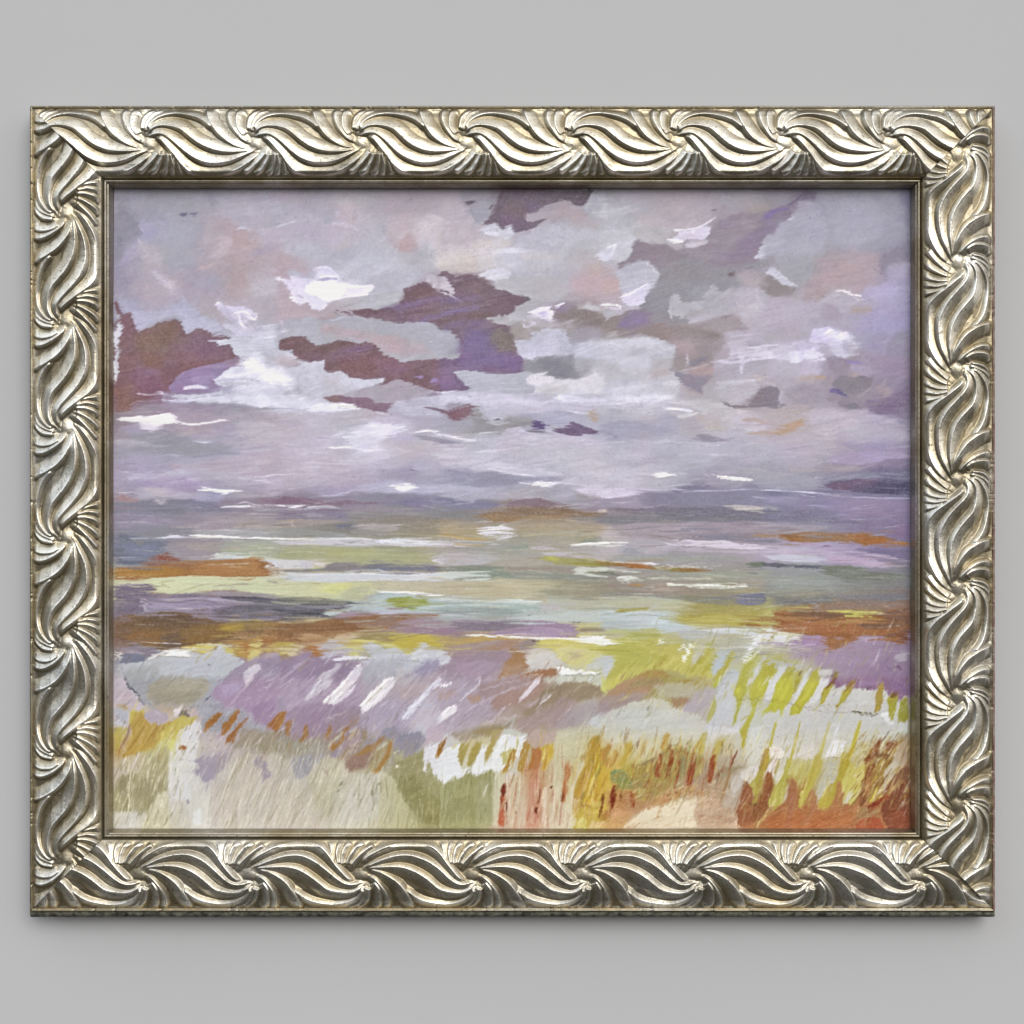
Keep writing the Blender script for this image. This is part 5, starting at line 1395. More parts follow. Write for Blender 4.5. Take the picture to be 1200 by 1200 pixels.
l E2DCE0,w14 740 390 760 388
l E2DCE0,w9 795 405 800 395
l D2D0D0,w9 840 385 860 375
p 76826E,s1.5,e2 1030 370 1060 355 1150 350 1200 360 1200 385 1100 385
l 6E707A,w6,a80 960 355 1000 370
p A4A99A,s2,a80,b0 400 420 700 425 960 420 1200 410 1200 470 900 470 500 440
l D0DAD0,w14,a90 0 402 120 405 260 425
l 58705E,w14,a80 0 430 80 425 140 440
p D4D8D0,s1,e1 150 450 250 445 300 470 380 480 260 490 210 490 230 520 180 500
p C9CBB6,s1.5,a95,b-3 360 465 460 450 640 460 800 465 780 475 600 475 460 475
p A09084,s2.5,a90,b0 0 520 200 500 400 500 600 520 760 550 960 570 960 590 700 580 400 580 100 570 0 560
p B8A494,s3,a70,b0 380 510 520 500 620 540 500 560 400 550
l C89048,w16 270 515 310 512
p DEDED4,s1,e1.5,b-4 500 500 640 510 760 500 920 500 1040 515 1045 525 960 530 1000 545 860 545 740 540 640 525 500 515
p E8E8DE,s1 740 515 860 502 960 520 900 540 760 535
l CCB8A8,w6,a80 900 565 980 560 1040 555
l B8A088,w4,a70 1000 540 1048 558
p B4A494,s3,a60 1080 490 1190 490 1190 540 1080 540
p 8C8A7E,s2.5,a80,b0 0 570 300 575 560 585 960 590 980 640 900 660 700 640 400 600 100 595
p 7E7E94,s1.5,e1,b0 970 600 1000 580 1160 570 1190 580 1180 650 1080 660 980 650
p BEBE9C,s2.5,a90,b0 0 600 300 600 600 620 700 650 560 660 360 665 200 665 0 670
p B2A650,s1.5,e2,b0 110 690 200 670 380 660 360 690 260 700 140 705
p C4BC90,s2,a80,b0 380 670 540 660 700 680 600 700 420 695
p C0CCD0,s1.2,e1,b0 0 690 100 690 120 710 280 705 440 710 500 730 520 780 620 800 760 810 640 840 440 850 420 820 240 820 120 820 0 830
p C8D6DC,s2,a80 380 730 480 730 500 790 420 810 380 780
p AEB4B8,s3,a60,b0 0 760 300 770 360 800 200 820 0 820
l 3E5040,w8,a90 192 710 202 702
p BCAE4E,s1.5,e2.5,b-3,v16 540 740 620 710 740 715 900 715 1060 700 1200 695 1200 800 1060 790 960 800 860 790 700 790 620 780
p ACA05A,s2,a70,b0 660 690 800 680 1000 670 1200 680 1200 720 900 710 700 710
l D6CC74,w10,a90,d20 640 775 800 765 960 770 1180 760
l D8D080,w8,a80,d20 560 745 700 755 900 745
l D8D080,w8,a80 620 795 760 800 900 798
l A06838,w12 1010 790 1100 795 1200 800
l B86838,w14,a80 1100 800 1200 798
p B8BCC4,s2,a80,b0 560 820 760 830 900 850 860 880 640 900 580 860
p D0D4E0,s1.5,a90,b-2 780 830 900 820 1100 820 1180 840 1120 870 960 860 820 850
p BFBEA6,s2,a80 800 860 940 870 940 960 860 960 800 920
p EEF0F4,s1 0 870 60 890 140 910 160 930 60 935 0 930
p CBBE94,s2,a90 20 850 200 860 200 890 120 900 60 880
p C8C05C,s2,b60,v10 0 945 160 930 240 860 320 860 440 840 460 870 420 940 520 930 580 920 560 990 620 980 660 940 700 930 660 1060 720 1040 760 980 800 920 820 930 780 1060 820 1040 860 970 860 1100 800 1170 640 1160 560 1120 360 1110 200 1180 60 1200 60 1130 130 1060 120 1010 60 990 0 990
p BCB850,s3,a80 140 960 260 900 340 960 460 1020 380 1080 200 1100 140 1160 80 1160 160 1040
p B2B460,s2,a80,e3 220 860 300 840 440 850 440 880 300 900
p C4C6CC,s2,e2 0 1000 90 1010 130 1040 100 1100 70 1140 60 1200 0 1200
p C4C0A8,s2,b60 680 950 740 930 760 960 700 1060 660 1080
p B8C0C8,s1.5,b60 800 1060 840 990 880 960 960 960 900 1040 880 1110 820 1150
l F0F2F6,w14 570 975 600 935
l F4F6F8,w22 605 1050 630 990 660 930
l ECEEF2,w18 430 930 460 890
l D8CC70,w16,a80 470 1090 540 1030 600 970
l B8A838,w26,a90 405 1100 440 1060 480 1010
l BEB440,w30,a90 660 1120 720 1050 800 930
l BEB440,w26,a90 740 1140 790 1080 830 1000
l C2B840,w34 830 1180 900 1090 950 980
p B8B8A8,s2,a80 960 880 1020 880 1060 960 1000 1060 940 1060 960 980
p BEC4CC,s2 900 1160 960 1100 1000 1120 980 1200 880 1200
p B8944E,s1.5,e2,b10 190 1190 300 1140 380 1110 480 1110 520 1150 540 1190 620 1180 720 1160 770 1190 770 1200 180 1200
l BEBC4C,w46 1010 1190 1060 1080 1110 990
p E4E8F2,s1.2,b65 1060 970 1120 870 1160 860 1160 900 1080 1000 1040 1060 1030 1040
l F2F4FA,w30,a90 1160 940 1190 870
p C6C8C8,s1.2 1090 1180 1110 1100 1150 1040 1200 1000 1200 1040 1150 1110 1100 1200 1060 1200
p C0BA48,s1.5 1110 1180 1150 1120 1200 1080 1200 1200 1100 1200
p B4A8A8,s2,a70 1120 960 1200 960 1200 1000 1130 1000
l 505848,w4,a80 900 1025 980 1020 1060 1005 1200 998
l 505848,w3,a70 320 890 340 940 400 920
l 606850,w3,a70 900 1135 1000 1130
l 506050,w4,a60 930 880 940 940
l 707048,w18,a50 270 1010 278 1000
l 30484C,w12 0 1138 12 1130
T 890 600
g 9C90A0 9894A0 908CA0 888098 887896 84749A
g B8A8C4 B8B0CC B0A4C4 A894B8 9C88AC 8880A0
g 96989A 9A9E9A 9A9E9C 8E908E 8A8A8E 88868E
g B4B068 A07C4C 9C7850 987854 906C50 90684E
g C0BCB4 AC94B4 A890AC AC94AC A48CAC 9C84A4
g BCB844 C0BCA8 A892A8 A68CAC 9E84A4 9C84A0
p 7D7B8F,s2,a90,b0 0 20 300 20 500 30 660 50 700 80 400 70 100 60 0 50
p AAA0AA,s2,a80,b0 0 80 300 90 500 110 300 150 0 150
l C0B4CC,w8,a80 560 15 640 25 720 28
p 8C82A0,s2,a80,b0 560 30 800 20 1050 30 1050 160 860 160 640 120
p 8E729C,s3,a70 920 80 1050 70 1050 190 960 180
p A87444,s1.5,e1.5,b-3,v14 140 155 320 145 560 150 700 145 840 165 960 190 1050 200 1050 245 900 240 740 235 660 210 520 205 320 215 200 200
p A0805E,s2,a70,b0 300 160 560 155 640 180 560 200 340 205
p B86C34,s2,a70,b-3 680 160 800 160 860 190 1050 205 1050 230 900 230 700 215
l C89858,w16,a70 920 205 1030 212
l C09068,w14,a80 0 165 80 168 160 170
p 868098,s2,a80,b0 0 190 100 190 160 210 60 215 0 215
p B8A0C4,s2,a80,b-4 160 215 340 215 500 230 660 270 560 260 340 240 200 230
l 7C6080,w11,a90 430 240 520 240
p C8B4CC,s2,a80,b-3 0 240 200 250 400 270 560 280 560 300 300 300 0 290
p C8C8DC,s2,a90,b0 60 310 200 300 400 310 480 340 400 360 240 350 80 340
p C0A8C8,s1.5,e3,b-5 440 320 540 290 700 310 860 340 960 370 900 390 700 390 560 360 460 350
p 7E749C,s2,a80,b-5 680 260 840 250 1050 270 1050 340 900 320 760 290
l CDB6CC,w12,a90,d20 760 300 860 312 960 325 1040 345
l C8B0C8,w8,a80,d20 860 370 960 380 1040 375
l C0B0D0,w5 580 262 660 280
p 686A7A,s1.5,e2,b-2,d20 0 365 120 360 240 375 400 375 460 380 400 395 200 385 0 385
p 7F8478,s2,e3,b-5 440 400 520 375 640 380 800 420 960 430 1050 440 1050 480 900 470 760 490 600 480 480 440
l 98A08C,w20,a60 560 410 700 430
p A4AAA4,s4,a60,b0 60 480 300 440 500 480 520 560 300 560 100 560
p 787C88,s3,a80,b0 80 600 300 600 500 590 520 640 340 650 100 650
p 6A6A88,s2 0 565 40 565 30 640 0 650
p 7C7E8E,s2,a80,b0 540 590 700 590 900 580 1050 570 1050 620 900 630 600 620
l B8C4D0,w8,a80 520 578 560 578
l B4BCC4,w6,a80 340 605 380 590
p 987C70,s2,a80,b0 440 660 600 630 860 630 1050 640 1050 680 700 680 500 690
p A2683C,s1.2,e2,b-3,v16 90 700 160 690 440 700 600 710 900 720 900 690 1050 660 1050 930 960 930 900 900 860 870 740 860 680 900 560 930 520 950 460 1000 470 960 500 890 460 870 320 860 180 850 100 830
p 7A5C48,s2,a80,b-3 160 695 440 700 640 720 700 740 440 745 240 720
p B8824C,s2,a80,b-3 100 720 300 740 500 765 700 765 880 770 860 790 640 790 400 780 120 760
p B06E44,s3,a80,b0 100 770 500 790 700 800 900 830 900 870 600 850 180 840
l C89060,w10,a90 560 762 700 770 880 778
p 705448,s2,a90 700 790 900 790 900 820 720 815
p 7A5848,s2,a80,e4,d40 900 700 1050 680 1050 900 960 920 900 880
l D0A888,w8,a70,d50 820 650 900 660 960 680 1040 700
l C0A8A0,w5,a70,d60 980 740 960 860
p 7E4A34,s2,a70 960 860 1050 840 1050 930 1000 930
p CCC460,s1.5,b0,e1 100 690 200 680 320 660 360 675 240 690
l D8D07C,w9 180 683 280 678 370 682
p BEB86C,s1.5,e1 0 680 100 680 100 780 0 790
p CFC65C,s1.2,e1 470 690 640 690 740 700 860 700 880 715 760 725 800 745 700 740 600 740 600 725 640 710 520 700
l F0F0D8,w9 840 715 880 712
l F0E890,w6 740 700 820 702
l 404838,w10 630 718 650 720
l 8C7C38,w8,a70 690 725 760 728
p ACA8B8,s2,a90 360 640 420 650 430 700 400 690
p D8D8DC,s1.5,e2,b5 0 830 100 830 260 850 320 870 240 900 200 940 100 930 0 940
l A8A048,w14,a90 50 940 100 880 130 850
l C0B860,w16,a90 0 940 40 890
l B8B468,w10,a90 180 940 240 880 300 860
l D0CC78,w6 90 855 200 862 320 862
l D0CC80,w5 0 820 100 822
p AB90BC,s1.5,a90,b0,e1 220 920 340 880 470 880 460 930 300 940
l 88586C,w5,a90 280 905 320 880
l B08CC0,w22,a60 340 930 460 920
p A87448,s1.5,e1,b40 460 1000 470 960 500 900 560 880 620 920 560 950 500 980
p BCA0C8,s2,a80 700 890 760 875 820 890 800 920 710 915
p AC94B0,s3,a70 200 950 500 1000 700 960 900 980 800 1080 500 1080 240 1020
l 946E98,w5,a80 660 985 700 1000 730 980 740 950
p B4A8B8,s1.5,e2 950 1000 1000 985 1050 1000 1050 1050 1000 1055 960 1030
l 4C2C48,w7 905 1106 930 1104
l 4C2C48,w8 955 1090 980 1092 995 1106
l C8C8C0,w16,a80,d30 0 1000 100 990 170 1000
l 989048,w5,a80 0 1000 80 1000 200 1000
p B8B8C0,s2,a80,e3 0 1030 100 1030 260 1070 300 1080 240 1120 160 1110 0 1100
p BDB640,s1.2,b65 0 1080 40 1040 80 1035 60 1080 130 1050 110 1110 80 1180 70 1200 0 1200
p CACCD0,s1.2,b65 140 1085 190 1085 180 1120 140 1200 85 1200 110 1140
p BDB640,s1.2,b65 200 1090 260 1090 230 1140 200 1200 150 1200 180 1140
l B8AE44,w30 260 1190 290 1120
l BEB63C,w40 350 1200 390 1150 430 1110
p C8C4C0,s1.5,e2 420 1100 520 1100 500 1150 440 1160
l A89C38,w26 520 1190 545 1130
l 6C4C48,w10,a80 280 1150 310 1110
l 704C44,w8,a80 500 1160 550 1130
l C8CAD0,w18,a90 300 1190 360 1110
l C0B8C0,w22,a80 420 1200 480 1160
l B0A44C,w16,a90 640 1195 680 1180
T 130 790
g C8BCCC B0A894 B0A894 A8A0B0 B09CB4 B8A4BC
g CCC4CC C8B4A0 C8B8B0 B8B4C0 B4B0B8 B094B0
g C8A868 C8C060 D4D4B8 C0B4C0 B4A8B0 ACA69C
g C8BCB8 B8B090 D8D8DC A8A0B4 C8C0B8 C0B8BA
g AEA888 B4AC88 D2D2DC D0CECC CCC4C0 C8C0BC
g C8C8C4 CCC8B0 D0C8BC D8D8DC D0CAC4 CCC4C4
p A9ABB4,s2,e2,v10 100 0 760 0 720 100 660 180 620 200 640 280 620 240 520 240 450 260 300 240 230 210 200 180 150 110 110 60
p C9BCCB,s1,e1 25 0 90 0 110 80 190 150 205 190 240 220 200 250 150 260 110 210 60 210 25 240
p C6B0BC,s3,a70 30 120 120 110 180 200 60 200
l 5E6070,w8 100 20 110 60 150 110 190 145 203 190 240 210
p AEA693,s2,e1.5,b10,v8 250 80 360 20 480 10 680 40 700 70 640 170 540 220 420 215 320 210 250 150
p A49C88,s2,a70 280 140 440 130 640 130 600 190 460 210 320 190
l B8B0A0,w14,a70 450 60 540 50 640 60
p C0AC92,s2,a80 310 220 440 215 520 230 480 270 420 280 320 250
l C8B888,w8,a70 270 190 340 230
p C4B0B0,s1.5 510 245 540 230 610 240 630 270 630 340 600 340 560 320 500 270
p 7E7470,s2,e3 470 270 520 260 560 280 560 310 510 320 490 300
l 6E6A70,w3,a80 510 240 600 228 630 245
p D8D0D2,s2 440 250 500 225 480 280 450 300
p D8D8E0,s2,a90,b70 470 400 560 340 630 320 640 400 610 440 620 480 600 560 600 680 560 740 480 760 440 800 410 800 410 600
p D4D0A8,s3,a80 440 400 520 370 480 460 430 540
p C4A468,s3,a80 30 220 110 215 140 260 60 250
p B8BCCC,s2 25 255 90 240 120 280 110 350 60 310 25 300
l 6E7080,w6,a90 25 295 60 310 110 350
p C8CAD8,s1.5,a90 25 310 70 320 110 360 80 370 25 350
p C8B858,s2,e2,a90 25 380 80 375 120 380 90 450 60 520 30 540
p CFBC58,s1.2,e1.5 130 265 230 255 250 300 240 340 200 360 130 360
p C6A450,s1.2,e2,b60,v10 170 280 210 262 240 300 280 350 340 360 420 330 500 300 500 380 450 420 380 430 340 470 290 520 260 500 240 550 200 540 160 570 110 585 90 560 120 490 150 440 130 360
p CFC05A,s1.5,a90,b60 420 340 500 300 600 300 580 340 520 370 480 400 450 480 380 450 350 420
l D8CC68,w20,a80 370 400 360 440 340 480
p B98A30,s1.5,a90 40 530 90 560 120 570 110 585 60 560
l 8C6030,w6,a90,b60 110 560 170 470 245 350
l 8C6030,w6,a80,b60 250 480 300 400 340 360
l A07868,w14,a80 130 360 120 420 90 480 60 530
l C8B0A8,w12,a80 70 490 110 540
p B6A8B8,s1.5,e1.5 240 280 300 240 380 270 410 300 390 340 340 355 270 345 245 310
l C8BCC4,w14,a80 300 260 350 290
p D8D878,s2,a80,b70 400 460 450 460 440 540 400 540
p C8C0AC,s3,a60,b65,v14 30 590 110 590 200 560 280 540 240 700 200 720 30 720
p B4AC88,s3,a80,b70,v16,d20 240 560 400 500 410 620 400 760 300 780 200 720
l D0D0A8,w26,a80,b65 260 620 320 540 360 480
l C8C4A0,w10,a60 210 700 260 620 330 560
l DCD4D8,w14,a80 150 660 180 590 200 555
l DCD4D8,w12,a80 50 700 80 630 110 590
p AAA380,s2,e3,v16,b80 60 710 180 700 250 720 380 760 400 820 330 840 330 880 260 940 180 940 120 980 40 980 20 860
p 9A9478,s3,a60,b80 60 730 120 720 110 860 60 880
p A49C7C,s2,a60,e5,d50 160 800 330 800 300 920 180 900
p CCCCCC,s3,e3,a90 20 980 130 960 200 970 260 1000 200 1080 20 1085
p CCC8B0,s2,v20,b65 330 840 400 860 410 940 420 1085 220 1085 240 1020 280 940
l F0EAD8,w4,b80 60 900 60 900
l F0E8C8,w8 138 700 130 800 128 900 125 985
l 7E7460,w5,a70 130 690 126 780
p D2D0CC,s3,a60,b85,v8 420 560 720 700 700 1085 440 1085
p D4D6E0,s3,a80,b85 450 780 560 720 560 880 500 900 460 900
p C8C4BC,s3,a60,b80 420 900 520 880 560 1000 560 1085 420 1085
p DADEE6,s2,a80,b85 580 960 640 940 640 1060 580 1060
p C8C0B8,s2,a60,b68,v16 820 640 960 560 1200 560 1200 1085 700 1085 700 820 740 700
p CCC4C2,s1.5,a60,b75,v10 720 700 830 610 860 640 820 760 780 900 760 1085 700 1085 700 880
l B0A48C,w7,a60,b70 880 1080 880 960 900 880 
l A89C84,w7,a60 760 1000 820 800 900 640 960 520
l A89878,w6,a60 820 860 880 700 960 560
l B4A890,w7,a60 940 900 1000 720 1080 600
l B4A890,w6,a50 1000 1000 1040 860 1120 720
l B0A088,w7,a50 1080 900 1140 740 1200 660
l A89C88,w5,a60 860 1060 870 960 905 860
l A89C88,w5,a60 680 1080 690 960 710 860
l B0A084,w5,a60 470 1060 490 960
l DCD4CC,w9,a60 780 900 820 740 900 600
l DCD4CC,w8,a60 900 1000 920 840 1000 660
l DCD4D4,w8,a60 1040 1040 1060 900 1140 740
l DCD4D4,w7,a60 960 1060 980 900 1060 740
l DCD4D0,w6,a60 1150 1060 1170 900
p B094B4,s2,a90,b50,v10 700 160 760 60 940 0 1200 0 1200 300 1080 370 980 340 1000 270 930 265 860 240 800 250 760 200
p A488AA,s2.5,a80,b50 960 230 1140 180 1160 300 1080 360 1020 320
p B8A4C4,s3,a70 760 80 940 60 900 140 800 160
p A8A8B4,s2,e3,v14 620 200 700 150 760 180 800 250 900 250 980 280 1000 340 1090 370 1080 400 940 380 900 400 720 400 640 380
l 50485C,w8,a80,d20 660 180 700 160
l 60546C,w5,a80 920 270 960 250
l E0D0DC,w36,a95 960 50 1000 10
p DCCCD8,s1 930 20 950 0 1020 0 960 90
l D8CCDC,w5,a90,d20 1060 100 1100 90 1130 60
l D8CCDC,w5,a90,d20 1090 60 1110 40 1140 50
l D8CCDC,w4,a90 1120 20 1180 15
l D8CCDC,w4,a90 1150 10 1140 40
l C0B0C8,w5,a60 960 130 1060 110
p B47C40,s1,e1.5 780 260 790 280 740 340 700 370 660 390 665 340 720 290
p A46C34,s2,a80 790 265 740 330 690 350 740 280
p B07434,s1,e1 895 245 910 260 870 340 800 430 770 440 780 350 820 330
p A86C34,s1,e1 970 300 965 320 900 400 870 450 860 505 840 480 800 495 810 450 840 420 900 350
l 884818,w7,a90 800 495 830 430
l 904818,w7,a90 845 500 860 480
l C08850,w10,a80 650 400 700 370
p B07038,s1.2,e1 1110 350 1150 290 1200 260 1200 360 1160 410 1110 370
p A0947C,s3,a70,b60,v14 900 400 960 370 1060 400 1140 410 1200 400 1200 540 1100 560 1000 500 860 520 900 450
l C0B8B0,w6,a60 960 520 1020 420 1060 400
l B090A8,w20,a60 740 460 780 400
p C8BCBC,s3,a70 660 430 740 440 740 540 660 540
p A79EB6,s1.5,e2.5,b30 600 600 660 560 720 580 780 560 820 580 800 640 760 700 720 740 660 745 600 700 570 680 610 650
p B0A0B4,s2,a80 720 580 780 540 830 560 800 630 740 680
l B0A8BC,w4,a90 490 600 550 605 610 620
l B0A8BC,w4,a90 480 685 540 690 600 685
l D8D0D8,w4,a90 770 580 800 550
p A69CB0,s2,e2.5 1010 590 1060 575 1090 610 1110 680 1120 720 1080 740 1060 690 1020 660
l A8A0B8,w24,a50 1080 700 1070 760
p B48458,s1.5 485 505 510 508 530 515 515 530 485 530
l B8683C,w14,a80 505 520 525 520
l 8C88A0,w7 578 526 590 530
l 60606C,w4,a80 548 460 568 430
l 9C88A0,w14,a70 545 880 545 910
l 5E6070,w4,a70 610 470 625 440
l 8A7060,w6,a80 190 640 195 660
T 320 790
g B4A0BC C8BCCC B8A8BC B8A8B8 B8AAB0 B8A8B8
g A898A4 A484A0 A08C98 B4A4BC B4A4BC C8C8D8
g A09888 A49C90 A08888 A0988C 9C98A8 C0C0CC
g C0B8B8 ACA8B0 C4BCA8 BCB4A0 A4A07C B8B8A0
g C8C0BA C8C0B8 C8C8B4 C8C4B0 B4B088 989268
g CCC4C0 C8C0BC CCCCBC C8C4A8 B8B48C A09C70
p B6A0BA,s3,a80,b40,v10 0 0 640 0 620 120 600 240 300 260 200 240 100 250 0 180
p A48CA8,s3,a70,b30 120 240 300 200 560 220 620 260 600 340 460 360 440 400 300 440 120 470 90 350 80 270
p A29098,s3,a60,e3,d30 360 330 440 290 560 240 620 280 600 340 440 380 360 350
p 9C98A8,s3,a60 0 180 60 170 80 250 0 260
p B4A8B8,s3,a60,b30 620 260 800 180 900 200 880 300 760 420 640 440
p B4A6BE,s3,a70,b45 700 240 820 160 960 160 860 300 740 400 640 420 620 340
p BDB4BC,s3,a70 760 20 960 0 1000 60 900 100
p C0ACB0,s3,a70,b40 900 100 1060 60 1200 40 1200 140 1080 140 960 200 880 180
p C8BCC8,s3,a70,b40 1000 300 1200 180 1200 360 960 380
p C4ACC0,s2,a80 1080 400 1200 340 1200 470 1060 500
p CFC9D6,s1,e1.5,b50 230 160 300 60 350 0 450 0 400 80 330 130 260 170 230 180
l E0DCE6,w16,a80 270 130 320 70 380 20
p E2DCE0,s.8,e.5,b50 345 200 420 130 480 60 540 0 620 0 560 80 480 160 430 215 370 205
l F4F2F2,w14 350 198 430 125 500 60 545 0
p DCD4E0,s1.2,b50 430 200 520 120 580 80 560 130 470 200 410 215
l 706478,w5 470 160 480 155
l 706478,w5 545 90 575 68
l 50485C,w6 318 42 325 38
p E6E0E6,s.8,b50 615 220 700 130 780 50 820 25 860 35 850 80 800 140 740 200 680 240 640 270 620 255
l F8F6F2,w17 620 220 700 135 790 50 840 28
l C0B48C,w6 650 212 720 140 770 90
l C8BCD0,w5,a70 660 265 760 190 840 120
p D6D6E6,s1,e1 905 300 960 230 1040 150 1100 80 1180 20 1190 60 1120 120 1040 210 980 280 950 320 910 325
l E4E6F4,w20,a80 930 300 1000 220 1060 160
l 505064,w7 1015 234 1025 228
l 6A6478,w4 1035 140 1045 135
l 6A6478,w4 1110 120 1125 85
l CCC8DC,w24,a90 1150 320 1200 280
p D4D6E8,s1,e2 1150 320 1200 260 1200 340 1160 345
p C8A898,s1.5 1160 150 1200 130 1200 180 1170 185
l C8BCCC,w7,a80 360 320 440 290 520 265
l C8BCCC,w6,a60 370 340 430 310
l B8A8B8,w14,a60 500 500 700 440 860 340
p 9C98AC,s2,e2 640 480 720 450 800 380 850 370 880 400 1040 410 1080 460 1040 520 960 580 920 600 860 520 840 480 720 500 640 520
p 9290A6,s3,a70 860 420 1040 420 1020 520 900 540
p B47C40,s1,e1.5,b75 0 300 60 265 95 260 80 320 30 410 0 400
p B07C48,s1.5,e1.5 95 335 130 335 120 440 70 450 90 400
p AC7840,s1.5,e1.5 215 350 250 350 250 440 210 480 180 470 210 430
p AC7C50,s1.5,e2 390 355 420 360 415 410 390 450 350 440 380 410
p B07C40,s1.5,e1.5,b45 500 370 530 355 540 380 500 420 520 440 450 520 420 540 400 510 470 460
l C8B078,w20,a80 540 450 590 380
l C0B8A0,w16,a90 390 510 440 460 490 410
l C4C0BC,w14,a90 540 410 590 370
p A8A0AC,s2,a70 60 360 90 370 60 410 40 400
l C8B8D0,w16,a90 50 400 80 370
l A48CA8,w34,a80 420 580 540 480 640 400
p A08C68,s2,a80 620 390 670 400 660 460 630 470
p 9C7C74,s3,e2,b60 520 590 600 540 660 520 720 480 740 520 700 600 640 660 540 690 510 640
p AC8048,s1.5,e2,b50,a90 560 560 640 520 720 480 760 440 790 450 740 500 700 540 600 580
p B0A078,s2,a80,b65 740 500 800 450 850 450 840 560 780 640 740 700 660 660
l B48444,w26,b65 710 710 760 640 800 580 830 480
l C08C48,w26,a80 700 695 730 690
l C4CCC0,w14,a70 730 540 800 480
p 9C90A8,s1.5,b50 390 560 460 520 500 540 480 580 420 590
p A4A49C,s3,a70 100 480 260 480 380 500 340 560 200 560
p A2A0B0,s2,e2 140 590 200 570 320 560 370 570 300 650 240 720 190 750 140 680 120 650
l A8A8B0,w20,a60 20 480 80 440
p C4BEB4,s2,a60,b65,v18 0 560 120 600 160 740 240 720 380 560 500 620 520 700 700 700 860 680 860 1075 0 1075
p C0BCA0,s3,a60,b70,v18 240 720 340 620 400 580 500 600 460 800 380 1000 300 960
p CCCCC8,s4,a60,b75 560 720 760 700 740 1000 560 1060 440 1060 500 900
p C4C09C,s3,a60,b80,v12 760 700 900 680 940 900 1000 1075 740 1075
p A4A078,s2,e3,v14 860 600 920 600 960 580 1050 520 1070 600 1060 680 1120 700 1200 780 1200 1075 1080 1060 980 980 920 880 860 760 820 700
p 8C8858,s3,a70,e4,v14 880 720 1000 700 1060 800 1160 860 1200 860 1200 1060 1080 1040 980 960 900 840
p B4B090,s2,a80 850 560 920 540 920 600 860 620
l E0DCC8,w6,a80 850 560 890 530
l E8D8D0,w20,a90 865 660 872 650
p D6D8E8,s1,e1 1070 510 1160 495 1200 500 1200 780 1130 700 1110 640 1080 620 1075 700 1060 690 1060 600
l A8A880,w30,a90 1095 640 1105 700
l 605838,w4,a60 1130 700 1200 780
p B07C30,s1 1145 600 1150 540 1180 480 1200 480 1200 530 1160 590
l EAE2D0,w5,a80 300 760 340 640 380 560
l EAE2D0,w5,a70 370 780 410 680 450 600
l EAE2D0,w4,a70 240 960 300 820 340 740
l E0D8D0,w6,a70 100 1000 140 880 180 780
l E0D8D0,w6,a60 20 900 80 740 150 620
l 988C70,w5,a60 0 820 60 700 120 600
l 988C70,w5,a60 200 900 280 760 350 610
l 988C70,w5,a60 280 1000 340 860 400 720
l 989470,w5,a60 380 1000 420 880 460 780
l 988C78,w4,a60 100 980 140 880 180 760
l A09C80,w5,a60 640 1060 680 940 700 820
l A09C80,w5,a50 800 1060 830 900 840 780
l A8A080,w5,a50 880 1060 880 960
l 6C7050,w14,a70 475 780 485 760
l 5C6044,w10,a80 455 830 465 815
l 5C6044,w10,a80 750 775 752 765
l 6C7458,w10,a60 695 840 700 815
l 7C8460,w5,a70 490 910 520 895
l 7A7C60,w6,a70 410 960 440 890
l 90406C,w6,a90 350 665 375 690 380 700
l 90406C,w4,a90 375 680 380 660
T 510 790
g B8A8B8 B8A4A8 A898A4 B09080 A89078 C8C8AC
g C0B4C4 B8A8B0 B8A498 AC9888 B09C98 B8B0B4
g C8C8D0 C8C090 D8DCE8 B8A898 C8C4A8 C4AC70
g C4C4B0 D0D0D8 D0C8A8 C49070 C8C8B4 C8B058
g A4A478 A8A880 C8B8A8 CC9884 D0C8B8 CCB468
g A09C70 A8A480 C8ACA0 D0A898 D4CCC0 D0C070
p B4A4B8,s3,a70,b30,v10 0 0 700 0 560 200 400 320 200 400 0 440
p AC9090,s2,a80,b25 300 60 600 20 860 0 860 20 700 60 480 160 300 160
p A08C70,s3,e2,v12,b30 760 100 900 60 1060 60 1180 90 1200 140 1100 180 960 200 840 260 760 320 640 320 620 260 700 220
p B08C7C,s3,a80,b35 400 160 600 100 780 60 740 140 640 180 520 240 400 260
p B09898,s3,a80,b35 580 330 760 240 900 160 1000 200 900 300 860 380 760 340 660 400 600 400
p B0A0A8,s3,a70,b40 820 380 900 280 1040 200 1180 180 1200 240 1080 320 900 390
p BC9880,s2,a90,b50 230 160 300 140 330 150 320 190 250 210
p C0A49C,s2,a90 20 130 120 110 180 130 80 180 30 180
p A89888,s2.5,a80,b25 100 420 260 380 480 340 620 290 560 360 440 400 280 460 180 470
p A08C50,s3,a60,b30 240 410 400 370 520 350 460 420 380 440
l C8BCCC,w8,a80 210 280 300 210 480 130 740 40
l C8BCC8,w6,a70 300 110 520 60 720 20
p DCD0DC,s1,b50 590 190 620 140 680 80 720 20 750 10 740 50 680 120 620 170
p E6E2E8,s1,e1 10 340 60 260 120 220 160 210 150 260 80 310 20 365
l E0DCE8,w14,a80 180 180 240 130 300 80 320 40
l E8E4EC,w16 20 90 70 80 115 58
l E0DCEC,w20,a80 10 60 30 30
l C8C0D4,w6,a90 700 250 760 200 810 150
l DCD4DC,w7 740 210 800 165 815 145
l C0B0C8,w14,a70 640 240 720 190 790 150
l DCD4D8,w7,d20 420 295 440 290 460 280
l DCD4D8,w7 390 330 400 325
l DCD4D8,w7 462 262 480 258
l DCD4D8,w7 485 245 500 235
l DCD4D8,w7 510 225 535 210
l D0C4CC,w10,a70 330 350 420 320 600 300
p C9C9B8,s2,e1.5 860 0 1160 10 1200 30 1200 120 1080 60 900 50 780 60 760 30
l 808878,w4,a80 860 5 1000 10 1150 8
